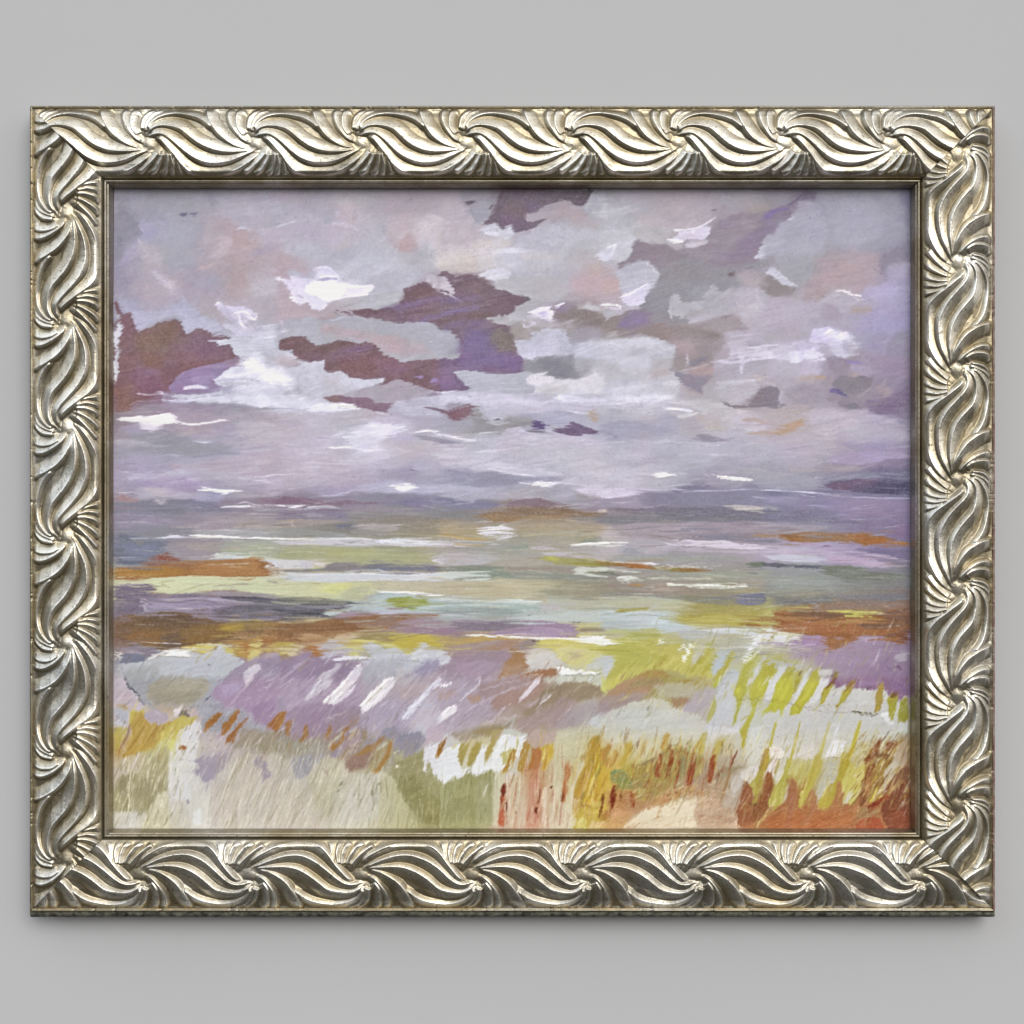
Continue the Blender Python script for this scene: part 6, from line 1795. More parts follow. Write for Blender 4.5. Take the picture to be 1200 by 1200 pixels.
p D0D060,s2,a90 1170 40 1200 0 1200 130 1165 120
p C4C8C4,s2,e2 480 400 560 380 640 420 640 440 500 430
p DADFEE,s.8,e1 0 600 40 560 70 530 150 500 180 490 170 560 170 640 200 680 280 600 340 490 370 490 350 620 400 580 460 440 490 430 645 440 640 480 600 560 560 620 480 660 440 690 420 680 380 670 340 680 300 710 230 700 160 740 140 720 60 775 20 740 0 730
l C4B870,w6,a90 480 560 500 490 510 440
l C4B870,w9,a90 560 560 580 500 585 440
p C4BC78,s1,a90 460 560 540 520 570 540 560 600 480 640
p C4C4C4,s2,a80 500 640 600 580 640 560 600 700 480 740
p A87440,s1.2,e1.5,b60 10 590 20 520 60 460 90 440 80 480 40 560
p B4A460,s1.2,e1 165 560 180 500 200 480 240 490 220 560 200 620 190 655 175 650
p B4A45C,s1.2,e1 230 600 260 520 290 480 330 480 300 560 260 640 230 665 220 640
l 706C40,w4,a80 240 660 300 560 340 490
l D8C890,w16,a80 150 500 120 530
p B8A458,s1.5,a90 340 640 350 560 390 480 400 410 430 420 440 460 390 560 350 645
p C0AC70,s2,a80 400 400 480 380 450 460 410 480
p B48838,s1.5,e1.5,b70 490 650 520 570 550 520 575 550 550 620 500 690 470 690
p C8A050,s1.5,a80 460 700 500 660 520 690
p BC9444,s1.5,e1.5,b75 580 660 600 580 630 480 680 470 660 560 640 620 620 690 590 690
p BC7848,s1.5,e1.5,b80,v12 650 680 670 600 680 520 750 520 740 600 720 670 690 680
p D0B048,s1.5,e1.5,b80,v16 740 520 780 500 840 490 830 560 800 620 770 680 750 670 760 580
l B88430,w10,a80 770 660 790 560
l F0E8D0,w10,a70 765 600 770 540
p C0A8A8,s2,a80 660 420 740 380 850 420 840 480 720 510 650 490
l C8B060,w8,a60 740 440 760 360
p CCCAB0,s3,a80 860 400 1200 330 1200 420 1100 440 1060 560 860 590 850 480
p C8CCD0,s2,a90 1080 330 1200 240 1200 360 1100 370
l A0A088,w6,a60 860 590 960 580 1100 580
l 98A080,w6,a50 960 560 1000 555
p A6A67C,s1.2,e1.5,b85,v14 0 740 60 780 140 730 170 745 230 700 300 710 400 675 420 700 420 800 410 1075 0 1075
p 989870,s3,a70,b88 40 900 260 860 280 1000 100 1060
p A4A484,s2,a80,b88,v14 280 760 400 700 420 1075 300 1075
l D0D0D0,w10,a80,b88 340 860 380 760
p C8C8B8,s3,a80,b88 410 720 480 700 480 800 440 960 440 1075 400 1075
p CCC0B0,s3,a70,b88,v12 480 780 640 700 640 1075 500 1075
l D8D8DC,w40,a80 500 760 530 700
l E0DCD0,w8,a80 580 900 600 720
l D8B0A8,w20,a60 510 940 520 780
p C86C54,s1.2,b86,v8 460 870 490 800 500 860 490 960 490 1075 440 1075 450 960
l 803028,w36 475 850 485 790
l A04838,w18,a90 465 870 470 900
l C85848,w12,a70 458 1000 455 1070
l C08878,w12,a80 500 860 505 960 505 1060
l 702830,w12 500 910 505 960
l 704038,w8 568 960 570 990
l B8A890,w4,a70 570 1070 575 900 590 740
p CC9080,s2,b87,v10 650 900 670 760 690 680 740 660 730 800 730 1000 720 1075 640 1075
p C08060,s2,a70,b85 670 740 690 640 730 620 720 740
l D0B8A8,w10,a60 690 1060 690 900 710 740
l 80382C,w10 742 810 735 860 725 900
l 70302C,w12 715 930 714 970
l 903C30,w7 722 990 722 1010
l E0D8D0,w26,a70 770 1060 775 800
l C88880,w20,a60 820 900 830 820
l 70302C,w12 815 805 825 795
l 904840,w7 828 830 825 870
p C07850,s2,b85 890 860 900 760 920 660 940 620 955 660 940 760 930 840 910 900 885 890
l 84382C,w20 895 885 905 830
l C08078,w14,a70 880 1060 885 960 900 900
l D0A0A0,w6,a70 905 960 900 1060
p D0CCC0,s2,a80,b85,v10 960 800 1000 640 1040 580 1050 640 1000 760 980 880 960 900 950 1060 920 1060
p CCA838,s2,b68,v14 1040 880 1060 720 1090 620 1140 500 1200 520 1200 900 1120 900 1020 920
p C09840,s1.5,b70,v10 970 870 1000 760 1060 640 1080 480 1110 440 1160 430 1160 500 1120 600 1060 740 1010 880
l E4D060,w14,a80 1060 900 1100 760 1170 620
l D8CC98,w16,a80 1080 860 1110 760
l E0C8A8,w6,a80 1000 1000 1040 860 1110 620
p C8B050,s2,e4,v20 990 940 1100 920 1200 900 1200 1075 980 1075
p D4CC78,s1.5,e2 1000 1020 1040 1000 1080 1030 1060 1075 1000 1075
p DCC8A0,s2,a90 1100 1020 1200 1040 1200 1075 1090 1075
l B8843C,w14,a80,d30 1000 930 1100 930
l A88440,w7,a80 1060 1000 1090 980
l 6C2818,w14 1180 850 1185 900 1170 940
l 6C2818,w8 1170 940 1150 1010
l C07040,w26,a70 1180 600 1200 540
T 700 790
g C8C464 B09C68 B0A458 B4A860 C0C0C4 C0BC60
g B4A8A8 B8A898 C0BCA8 C0B4B8 C8C8C8 C8C8C4
g D0C8A8 D0CCB4 CCC8B0 C8C8AC C8C0B4 C8CCC8
g D0AC50 B8AC60 A89870 A88C80 B0A090 C4BCC0
g B87C50 B88868 C8A890 C4AC98 B89C88 9C6850
g D0A478 D8C8BC D8CCC4 C8B4A8 C0A498 B07858
p BC9470,s1.5,e1.5,b20,v10 60 150 100 100 180 50 260 20 400 0 540 20 520 60 400 100 300 160 200 210 100 240 0 270 0 180
p AE9C9C,s3,a80,b20 0 160 200 130 320 140 380 130 300 190 160 240 0 270
p AC98A8,s3,a70 0 200 80 200 100 250 0 320
p A49460,s2,a80 200 80 360 20 480 0 540 10 460 60 300 100
p D0CC54,s2,a90 60 40 160 0 240 0 200 40 120 90 60 100
p B0A450,s2,a90 400 0 780 0 760 60 700 80 640 40 480 60
p C0B8A4,s3,a80 400 80 560 60 680 80 720 140 640 170 520 180 420 150
p B48C68,s2,e2 510 165 640 165 660 190 600 230 550 240 520 200
p B8ACBC,s3,a80 680 140 800 90 840 120 800 220 700 270 620 280 600 240
p C4B070,s2,a80 640 0 880 0 840 80 800 90 660 40
p BEC044,s1.2,b65 800 80 860 0 900 0 860 60 830 110
p CDCDC2,s2,a85,e1,v6 0 300 100 250 200 220 300 190 380 170 480 180 540 240 620 270 700 280 780 330 760 410 700 470 500 440 360 440 200 480 100 490 0 420
p C8CCC8,s4,a60 60 300 300 230 560 280 700 380 400 400 200 380
l 505848,w6 355 255 365 230
l 788070,w5,a60 90 340 96 330
p C8CAD0,s3,a80 860 100 960 0 1000 0 960 180 940 340 800 400 780 500 700 560 760 350 840 160
p BEBC48,s1.2,b78,e1 950 140 970 100 1010 0 1080 0 1050 100 1030 180 1000 260 980 340 950 370 960 300 990 190
p D0D040,s2,a80 960 130 1010 80 1000 160
p CCCAD0,s1.2,b65 1060 100 1110 20 1130 0 1080 0 1060 60
p C4C044,s1.2,b70,e1 1070 140 1110 50 1140 0 1200 0 1200 100 1160 160 1130 200 1100 300 1070 380 1050 460 1030 525 1010 520 1020 460 1000 400 1040 350 1090 250
p C0B048,s2,a70 1010 400 1060 360 1050 480 1020 520
l D0D048,w50,a80 1150 110 1180 20
l 607048,w5,a80 990 180 1100 175 1200 190
l C8CC70,w20,a80 1160 270 1200 255
p C0BC68,s1.5,b70 780 260 830 170 835 250 800 320 760 350 770 300
l C0BC50,w12,a80 820 210 840 160
l C0BC70,w12,a80 890 180 910 130
p D4D6DC,s3,a80 1100 380 1200 360 1200 500 1140 640 1060 640 1040 560
p D4D4DC,s2,a80 780 360 900 380 1000 360 1000 420 900 430 800 480
p C4BC90,s3,a60 820 440 960 420 960 560 820 580
p C4B45C,s1.5,b70,a90 700 500 740 420 775 400 760 500 740 570 690 550
p C4B460,s1.5,b70,a90 800 560 840 480 900 450 880 520 840 590 840 700 800 640
p CCAC60,s1.5,b75 460 450 490 410 515 430 500 480 480 540 450 540
p CCB868,s2,a90 540 500 600 500 600 560 560 560
p C8B070,s2,a80,b70 260 620 300 520 340 460 360 470 330 540 280 620
p C8B880,s2,a70,b70 360 580 380 520 410 500 400 560 370 600
p C8AC50,s2,b75 140 640 190 560 200 490 240 480 260 520 220 600 180 660
p C0904C,s1.5,e2,b70 20 560 50 520 80 480 100 500 70 580 110 600 120 540 145 560 130 620 90 660 40 640
p D0B048,s2,a90,b80 0 600 40 640 90 660 100 760 100 800 60 860 80 960 0 1000
p B47840,s2,a80 0 1000 60 960 90 980 60 1030 0 1050
p B4A850,s2.5,a90,e2 180 660 260 640 340 660 320 740 260 760 180 720
p 8C9060,s1.5,e3 90 700 130 680 200 700 260 740 260 800 180 810 110 780
l 5C9C80,w10,a90 110 700 140 680 170 690
l 5C9468,w8,a80 150 740 240 770
l 88A040,w10,a80 130 760 200 790
l 40A088,w6,a70 170 680 210 710
l 98A048,w14,a80 200 740 240 760
p A89458,s3,a80,e2 260 660 400 600 440 560 500 520 600 520 700 560 740 580 720 640 640 700 560 720 540 800 420 860 300 900 260 820
p 8C7868,s2,e2,a80 240 650 360 610 440 560 480 560 440 620 340 640
p 988C60,s3,a70,d20 260 760 340 700 380 720 360 800 280 800
p B4A058,s2,a80,b70 440 640 490 640 470 760 430 780
p 8E8870,s2,a80 590 580 660 590 640 680 590 740
p B0A460,s2,a80 700 580 760 600 740 700 680 740 680 680
p 9C9078,s2,e2,a80 830 700 900 660 1000 640 1080 640 1020 670 940 710 860 740
l 9A4830,w34,d15 430 720 425 680 445 570
l 9A4028,w30,d20 480 730 510 660 530 540
l 8C3820,w22,d25 495 700 520 620
l A04830,w30,d25 540 790 560 720 580 620
l 8A3420,w16,a90,d20 530 800 545 740
l 984030,w40,b80 645 800 660 700 690 570
l B45840,w10,a90,d30 650 770 670 680 685 600
l A04C34,w34,d15 790 760 800 700 820 580
l 8C4028,w12,a80 780 720 820 640
l 8C4434,w11 945 640 965 590 985 545
l A87850,w14,a80 890 840 920 740 945 650
l B08050,w10,a70 860 920 900 820
l 70302C,w6 830 740 850 700
l 806858,w6,a80 230 660 340 630 440 580
l 706050,w5,a80 540 560 600 540 650 515
l 6A6048,w6,a70 500 520 560 490
l 8C6848,w8,a70 320 760 345 680 340 630
l 9C5838,w12,a90,d30 110 940 110 860 115 790
l 7C2818,w30 105 930 110 870 120 800
l 6C2818,w22 25 960 35 920 42 850
l 702818,w9 20 1010 35 960
l 702818,w8 5 1015 20 970
l A06040,w14,a90 165 890 170 820
l 7C4028,w9,a90 170 870 168 830
l A05030,w30,a90,d20 255 930 245 830
l 903820,w9 262 930 250 870
l A07048,w26,a80,d30 360 900 380 830
l C8C8A0,w10,a80 300 860 300 800
l C8C898,w8,a80 330 850 340 800
p C89870,s2,e3,d10 340 930 440 860 520 830 660 800 760 820 760 860 600 870 480 910 360 950
l 9C6848,w16,a80,d30 500 850 580 840
l 9C6848,w12,a70,d30 640 820 720 840
p D8A080,s2,a80,e3 90 960 160 940 240 950 200 990 100 1000
l D87058,w7,a80 100 940 150 942
p DCD2C2,s2,e2,v8 190 1075 280 980 400 940 480 910 600 880 700 870 700 930 680 1000 700 1075
p D0A070,s2,a90 60 1040 140 990 260 970 200 1040 160 1080 0 1080
p C4A898,s2,e5,v24,d10 700 880 800 850 880 900 960 960 1000 1040 1060 1080 740 1080 680 1000
l 9C5840,w6,a80,d30 720 920 760 900 810 920
l 9C5840,w5,a80,d30 780 880 830 910 870 950
l A87058,w5,a70,d30 700 980 740 1000 760 1030
l A87058,w6,a70,d40 800 1000 880 1010 960 1040
l E8DCD0,w8,a70,d40 800 960 860 980 960 990
l E0B0A0,w8,a80 840 800 860 780
l D8A088,w12,a70,d30 790 820 850 860
p BCB0AC,s3,a80,b65,v12 900 860 940 720 1020 680 1060 700 1020 780 1000 900 960 960 880 920
p D4D0DC,s2,a90 1000 700 1080 640 1140 640 1120 740 1080 770 1040 750
p C8C4CC,s2,a70 940 740 1020 700 1020 780 960 860
p 9C5C44,s1.2,e1,v8 1020 800 1035 750 1060 760 1090 800 1110 880 1080 920 1090 1040 1060 1080 1000 1060 980 960 1010 900
p B4A84C,s1.5,b70,e1 1080 770 1120 720 1160 620 1190 560 1200 520 1200 700 1160 800 1120 910 1090 900 1110 860
p A08440,s2,a70 1150 620 1170 560 1200 540 1190 640 1140 680
p 90583C,s1.5,b65 1080 1020 1110 920 1150 850 1200 740 1200 960 1150 1010 1100 1060
l 30281C,w8 1075 912 1090 918
l 30281C,w9 1108 915 1118 910
l C8B078,w14 1120 1080 1160 1020 1200 960
l B87850,w30,a90,d20 1000 1060 1100 1060
p B86C44,s1.5 1150 1060 1200 1000 1200 1080 1150 1080
l 4C4C54,w5,a90 950 495 965 520
l 4C3C54,w5,a90 1140 500 1160 515 1175 505
l 984048,w3,a70 1060 580 1040 620
l 785868,w5,a80 1095 700 1108 655
T 890 790
g C8C44C C8C450 C0BCA4 A088A0 9878A0 9878A0
g C4C49C C4C4B4 C8C8C0 C8C8C0 C4C4B4 A8A488
g CCCCB8 CCCCBC CCCCC4 CCC8B0 C0A888 9C8068
g B4A054 C0B868 B8B4A0 C0A84C 8C6048 A07C60
g 945C40 A86040 C0B4A0 A87048 905040 885040
g A85C3C AC5C3C B06040 A85C3C A44438 7C4438
p C9C9C6,s2,v6 0 180 140 80 400 40 640 100 820 110 1050 120 1050 420 860 440 700 500 420 560 100 600 0 560
p D0D0D8,s3,a70 0 440 160 440 300 480 400 560 200 600 60 600 0 540
p C4C440,s1.2,b65,e1 0 0 90 0 70 50 40 130 10 180 0 180
p CFCFD4,s1 90 0 150 0 100 110 70 190 20 200 50 120
p C8C63C,s1.2,b65,e1 150 0 260 0 240 60 250 100 220 190 170 240 160 280 130 260 60 270 30 260 80 200 110 110
p D0CE44,s2,a80,b65 150 40 220 20 200 120 150 180 110 180
p B8AC3C,s1.2,b65,a90 250 20 300 0 290 60 250 150 240 140
p D2D2D8,s1,b65 300 20 370 0 330 70 270 180 240 200 260 130
p C8C43C,s1.2,b60,e1 370 0 440 10 430 60 390 130 320 220 300 270 220 290 220 250 260 180 320 80
p D2D048,s2,a80 350 60 400 50 370 130 300 180
l C8C860,w24,a70 30 270 60 250
p C8C8C8,s1.5,a80 180 250 220 210 220 270 180 280
p D4D4D8,s1.2 440 20 510 20 450 110 420 180 360 210 380 140
p B8AC38,s1.2,b60,e1 430 190 440 140 470 90 500 60 530 60 500 110 460 200 430 210
l C4B840,w16,a80 440 200 470 120
p 987090,s1.5,e2,v10 480 30 560 0 1060 0 1060 170 1030 150 990 190 960 140 910 160 890 90 800 110 720 90 660 110 600 70 540 100 520 60
p A484B0,s3,a70 700 20 860 20 860 80 700 90
p 8A6C98,s3,a60 900 40 1050 60 1050 140 940 120
l 705048,w10,a80 420 20 500 15 540 30
l 804C38,w16,a90 480 90 530 40 550 10
l 302830,w6 730 100 760 105 790 90
p B89C38,s1,e1 570 180 600 120 630 60 670 40 670 80 640 140 600 190 550 240 540 235
p C4BC40,s1.5,a90 560 180 600 130 640 110 610 180 560 225
p 986848,s2,a80 620 90 650 50 675 45 665 90
p B89C44,s1,e1 815 270 820 150 830 100 870 65 870 120 870 200 850 270
l C0B040,w14,a80 835 250 845 150
p B4AC30,s1,e1 900 180 930 140 970 150 970 220 950 290 940 330 915 300 905 240
l 805430,w30,a90 930 165 960 140
p A8A43C,s1,e1 990 200 1030 150 1050 170 1050 320 1020 340 980 330
p D8DADC,s1.2,e1 850 280 900 270 920 320 950 350 940 370 900 350 860 310
l 784838,w4,a90 0 180 100 190 230 210 380 245 430 262
l 887860,w6,a80 400 225 540 222
l 605030,w8 650 270 740 278 830 290
l 805858,w4,a80 430 262 540 275 650 268
l 786858,w4,a70 820 190 960 195 1040 180
l C8C040,w16,b78 40 720 75 520 115 350
p C4A44C,s1.2,b75,e1 20 600 50 520 75 510 70 580 40 700 10 800 0 830 0 680
l B48848,w12,a80 15 630 40 550
l C8BC48,w18,b78 200 700 250 500 285 350
l CCC070,w12,a70 230 600 270 420
l CCC468,w20,b78 400 680 450 500 495 350
l CCC040,w26,b78 590 780 660 520 710 340
l C4A840,w40,a80 600 660 650 540
l D0C888,w10,a80 300 640 310 520
l CCC488,w12,a80 790 460 840 360
p BCB85C,s1.5,b72,v12,e1 60 900 110 780 160 620 200 580 220 600 200 700 220 740 200 800 160 915 110 950 60 935
p C8C890,s2,a80,b70 200 700 230 620 280 640 280 700 250 720
p C0B454,s1.5,b72,v12,e1 270 935 290 840 330 780 360 680 400 560 440 560 440 660 380 790 350 840 320 940
p C4B868,s1.5,a80,b72 380 560 440 540 450 640 400 700
p BCAC44,s1.5,b72,v12,e1 410 940 420 880 470 810 540 740 590 560 640 560 640 640 580 750 540 860 490 950
p C8C068,s1.5,b72,v12,e1 585 915 600 840 580 740 620 660 700 600 740 620 740 740 700 840 660 915
p C8C4C0,s1.2,b65 590 910 640 820 660 800 640 870 620 910
p BEB498,s3,a80,b65 640 600 740 540 740 620 680 680
p D8D0E0,s1.2 20 760 60 640 110 600 120 640 100 720 90 720 75 690 50 700
p CCCCD4,s1.2,a90 110 720 160 600 200 590 170 700 120 780
p E0DCE0,s.8 70 520 140 520 190 580 160 595 70 600
p D2CED6,s1.2,a90 265 520 380 480 420 520 380 600 300 600 240 590
p DCE0F4,s.6 460 580 500 500 520 465 615 475 580 560 560 590
l 807860,w3,a80 60 600 160 595 240 590
l 807860,w3,a80 460 584 560 590
p BCBCB8,s1.5,a90,v10 400 820 430 740 470 620 560 600 560 680 540 740 470 810 430 880 410 880
p C8C8C4,s1.5,a80 160 910 190 800 220 740 220 800 200 860 180 920
p C4C8C8,s1.5,a80 690 500 730 480 700 560 660 590
p A05C40,s1,e1,v10 0 820 30 760 60 690 90 695 100 780 60 880 20 980 0 1000
p 8C5038,s2,a70 0 900 40 820 100 740 90 820 30 960 0 1000
p B47856,s1,e1,v10 160 920 200 860 220 740 240 730 270 780 270 880 260 940 400 950 330 930 350 850 380 800 400 860 410 950 490 955 530 870 560 750 580 780 590 840 590 915 670 920 700 860 740 740 760 700 780 760 780 860 760 930 840 930 900 860 940 780 1050 760 1050 1095 0 1095 20 1050 80 980 120 950
p BC7048,s3,a80,v10 60 1000 240 960 300 980 400 960 700 980 660 1060 240 1090 60 1090
p A86858,s2,a60,b85 200 740 260 760 260 880 220 1080 180 1090 200 900
p B47C60,s2,a70,b70 280 1060 350 950 380 860 400 940 340 1060
p A87454,s2,a60,b70 620 1090 680 1000 740 940 820 940 700 1040
p A8906C,s3,e3,a80 680 1010 720 950 800 940 850 950 860 1000 760 1020
p AE4E3A,s1.5,e1.5 690 1060 720 1020 780 1010 840 1010 880 1060 880 1095 680 1095
p 804438,s2,e2 860 920 940 840 980 760 1050 780 1050 1095 900 1095 860 1000
p 944C3C,s3,a70 960 960 1050 940 1050 1095 940 1095
p 98583C,s1.2,e2,b60 740 600 780 540 820 480 855 445 850 540 800 600 750 640
p 8C5038,s1.5,e2,b60 740 740 760 660 800 620 820 640 800 700 760 760 740 820 760 880 720 920 700 900
l 302018,w5 738 542 760 560
l 703828,w10,a90 760 580 840 560 890 580
l 6C3828,w10,a90 750 600 780 580
p A8884C,s2,e3,b60,v20 820 640 880 560 940 480 1050 440 1050 560 960 660 900 760 860 840 800 900 760 880 800 780
p 8C4C34,s1.2,e1.5,b60 880 540 900 480 960 450 970 490 920 540
p 7C5038,s1.5,e2,b60,d20 820 560 910 560 900 590 840 600
p C0B8B0,s1.5,e1.5,b55 870 800 880 680 940 620 980 540 1000 520 1000 640 960 700 920 760 870 840
p B8A4A0,s2,a80,b60 940 580 1050 420 1050 660 1000 660 960 620
l E8E4DC,w10 860 520 880 480
l E8E0D0,w10 840 840 870 800
l E0D8D0,w8 830 620 855 600
l D8C448,w14 780 900 810 850 830 810
l D8C448,w14,a90 830 870 870 850
l C8B040,w10 780 790 830 720
l D8C8A0,w8 920 810 960 720
l D8C890,w7 960 710 1020 630
p 883020,s1.2,e1.5 760 930 790 900 840 880 880 840 880 870 830 920 780 935
l A83828,w14,a90 850 880 910 860
l C8B040,w9 1025 790 1040 830
l D8A840,w8 1018 880 1030 850
p 805048,s2,a80 1000 680 1050 640 1050 780 1000 740
l D4B87C,w14,d15 30 1020 70 970 110 955
l D0A870,w8 10 1050 60 970
l 604028,w4,a80 60 940 120 940
l 784038,w5 100 780 80 860 40 940 0 1000
l C03050,w4 108 540 120 550 128 540
l C03050,w4 122 600 115 625
l 40283C,w5 0 495 20 510
p A87850,s1.5,a80,b75 5 640 20 560 40 560 20 640
p C8D0C8,s2,e3,a80 860 440 940 400 1050 380 1050 430 960 470 880 480
"""

# ------------------------------------------------------------------ mesh helper
def grid_mesh(name, V, wrap=False):
    """V: (rows, cols, 3) -> one quad sheet"""
    r, c = V.shape[:2]
    me = bpy.data.meshes.new(name)
    idx = np.arange(r*c).reshape(r, c)
    q = np.stack([idx[:-1, :-1], idx[:-1, 1:], idx[1:, 1:], idx[1:, :-1]], -1).reshape(-1, 4)
    me.vertices.add(r*c); me.vertices.foreach_set('co', V.reshape(-1).astype(np.float32))
    me.loops.add(q.size); me.loops.foreach_set('vertex_index', q.reshape(-1).astype(np.int32))
    n = len(q); me.polygons.add(n)
    me.polygons.foreach_set('loop_start', (np.arange(n)*4).astype(np.int32))
    me.polygons.foreach_set('use_smooth', np.ones(n, bool))
    me.update(calc_edges=True)
    return me
def link(name, me, mat, parent=None):
    o = bpy.data.objects.new(name, me); col.objects.link(o)
    if mat: me.materials.append(mat)
    if parent: o.parent = parent
    return o
def box_mesh(name, x0, x1, y0, y1, z0, z1, bevel=0.0):
    import bmesh
    bm = bmesh.new(); bmesh.ops.create_cube(bm, size=1)
    for v in bm.verts:
        v.co.x = x0 if v.co.x < 0 else x1; v.co.y = y0 if v.co.y < 0 else y1; v.co.z = z0 if v.co.z < 0 else z1
    if bevel: bmesh.ops.bevel(bm, geom=bm.edges[:], offset=bevel, segments=2, affect='EDGES')
    me = bpy.data.meshes.new(name); bm.to_mesh(me); bm.free(); return me

# ------------------------------------------------------------------ materials
def mat(name):
    m = bpy.data.materials.new(name); m.use_nodes = True
    nt = m.node_tree; b = nt.nodes['Principled BSDF']; return m, nt, b
def ramp(nt, fac, stops):
    r = nt.nodes.new('ShaderNodeValToRGB')
    while len(r.color_ramp.elements) < len(stops): r.color_ramp.elements.new(.5)
    for e, (p, c) in zip(r.color_ramp.elements, stops): e.position = p; e.color = c
    nt.links.new(fac, r.inputs[0]); return r.outputs[0]
def noise(nt, scale, detail=4, rough=.6, vec=None):
    n = nt.nodes.new('ShaderNodeTexNoise'); n.inputs['Scale'].default_value = scale
    n.inputs['Detail'].default_value = detail; n.inputs['Roughness'].default_value = rough
    if vec is None:
        tc = nt.nodes.new('ShaderNodeTexCoord'); vec = tc.outputs['Object']
    nt.links.new(vec, n.inputs['Vector']); return n.outputs['Fac']
def mix(nt, f, a, b, mode='MIX'):
    m = nt.nodes.new('ShaderNodeMix'); m.data_type = 'RGBA'; m.blend_type = mode
    if isinstance(f, float): m.inputs[0].default_value = f
    else: nt.links.new(f, m.inputs[0])
    for v, i in ((a, 6), (b, 7)):
        if isinstance(v, tuple): m.inputs[i].default_value = v
        else: nt.links.new(v, m.inputs[i])
    return m.outputs[2]

def silver_leaf(name, tone, rough):
    """antiqued champagne silver leaf: worn leaf over umber, its hollows also coloured darker as shade, freckled with dark specks"""
    m, nt, b = mat(name)
    wear_shade = nt.nodes.new('ShaderNodeAttribute'); wear_shade.attribute_name = 'leaf_wear_shade'
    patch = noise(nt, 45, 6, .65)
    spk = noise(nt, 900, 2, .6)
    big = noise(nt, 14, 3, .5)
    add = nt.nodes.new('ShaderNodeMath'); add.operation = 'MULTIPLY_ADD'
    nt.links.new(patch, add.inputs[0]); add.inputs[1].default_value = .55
    nt.links.new(wear_shade.outputs['Fac'], add.inputs[2])
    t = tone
    base = ramp(nt, add.outputs[0], [(.34, (.20*t, .155*t, .085*t, 1)), (.68, (.41*t, .352*t, .24*t, 1)), (1.0, (.88*t, .85*t, .765*t, 1))])  # low end: umber patina plus painted shade for the carved gaps
    cool = mix(nt, ramp(nt, big, [(.50, (0, 0, 0, 1)), (.68, (.28, .28, .28, 1))]), base, (.74*t, .79*t, .84*t, 1))
    tar = noise(nt, 26, 5, .7)
    cool = mix(nt, ramp(nt, tar, [(.50, (0, 0, 0, 1)), (.66, (.5, .5, .5, 1))]), cool, (.24*t, .20*t, .125*t, 1))
    sp = ramp(nt, spk, [(.61, (0, 0, 0, 1)), (.66, (.8, .8, .8, 1))])
    fin = mix(nt, sp, cool, (.10, .085, .06, 1))
    nt.links.new(fin, b.inputs['Base Color'])
    b.inputs['Metallic'].default_value = .88
    rr = nt.nodes.new('ShaderNodeMapRange'); nt.links.new(add.outputs[0], rr.inputs[0])
    rr.inputs[1].default_value = .3; rr.inputs[2].default_value = 1.0
    rr.inputs[3].default_value = rough+.12; rr.inputs[4].default_value = rough
    nt.links.new(rr.outputs[0], b.inputs['Roughness'])
    bp = nt.nodes.new('ShaderNodeBump'); bp.inputs['Strength'].default_value = .35; bp.inputs['Distance'].default_value = .0004
    nt.links.new(noise(nt, 420, 4, .7), bp.inputs['Height']); nt.links.new(bp.outputs[0], b.inputs['Normal'])
    return m
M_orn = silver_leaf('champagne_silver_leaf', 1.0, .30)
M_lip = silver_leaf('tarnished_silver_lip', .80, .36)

def simple(name, c1, c2, scale, rough, metal=0.0, bump=0.0, stretch=None):
    m, nt, b = mat(name)
    vec = None
    if stretch:
        tc = nt.nodes.new('ShaderNodeTexCoord'); mp = nt.nodes.new('ShaderNodeMapping')
        mp.inputs['Scale'].default_value = stretch; nt.links.new(tc.outputs['Object'], mp.inputs[0]); vec = mp.outputs[0]
    f = noise(nt, scale, 6, .65, vec)
    nt.links.new(ramp(nt, f, [(.38, c1), (.64, c2)]), b.inputs['Base Color'])
    b.inputs['Roughness'].default_value = rough; b.inputs['Metallic'].default_value = metal
    if bump:
        bp = nt.nodes.new('ShaderNodeBump'); bp.inputs['Strength'].default_value = bump; bp.inputs['Distance'].default_value = .0005
        nt.links.new(f, bp.inputs['Height']); nt.links.new(bp.outputs[0], b.inputs['Normal'])
    return m
M_wall = simple('matt_grey_wall', (.500, .503, .510, 1), (.508, .511, .518, 1), 3, .9)
M_wall.node_tree.nodes['Principled BSDF'].inputs['Specular IOR Level'].default_value = .1
M_side = simple('olive_bronze_frame_side', (.07, .062, .035, 1), (.20, .185, .12, 1), 120, .6, .3, .5)
M_bole = simple('red_bole_edge', (.16, .05, .05, 1), (.30, .24, .20, 1), 160, .6, 0, .3)
M_back = simple('scuffed_dark_backing_wood', (.018, .018, .012, 1), (.16, .155, .115, 1), 260, .7, 0, .6)
M_mount = simple('mount_card', (.10, .085, .08, 1), (.16, .14, .13, 1), 60, .9)

mp_, nt_, b_ = mat('gouache_paint')
at_ = nt_.nodes.new('ShaderNodeAttribute'); at_.attribute_name = 'pigment'
nt_.links.new(at_.outputs['Color'], b_.inputs['Base Color'])
b_.inputs['Roughness'].default_value = .55; b_.inputs['Specular IOR Level'].default_value = .18
M_paint = mp_

# ------------------------------------------------------------------ carved ornament: one repeat of the moulding
# traced on a 7.5x grid, centres of two neighbouring whorls at (160,425) and (1088,425), v runs from outer edge inwards
PER = 123.7; TV = 84.0            # repeat length, ornament width
def zz(s): 
    v = [float(q) for q in s.split()]
    return [((v[i]-160)/7.5, (v[i+1]-90)/7.5) for i in range(0, len(v), 2)]
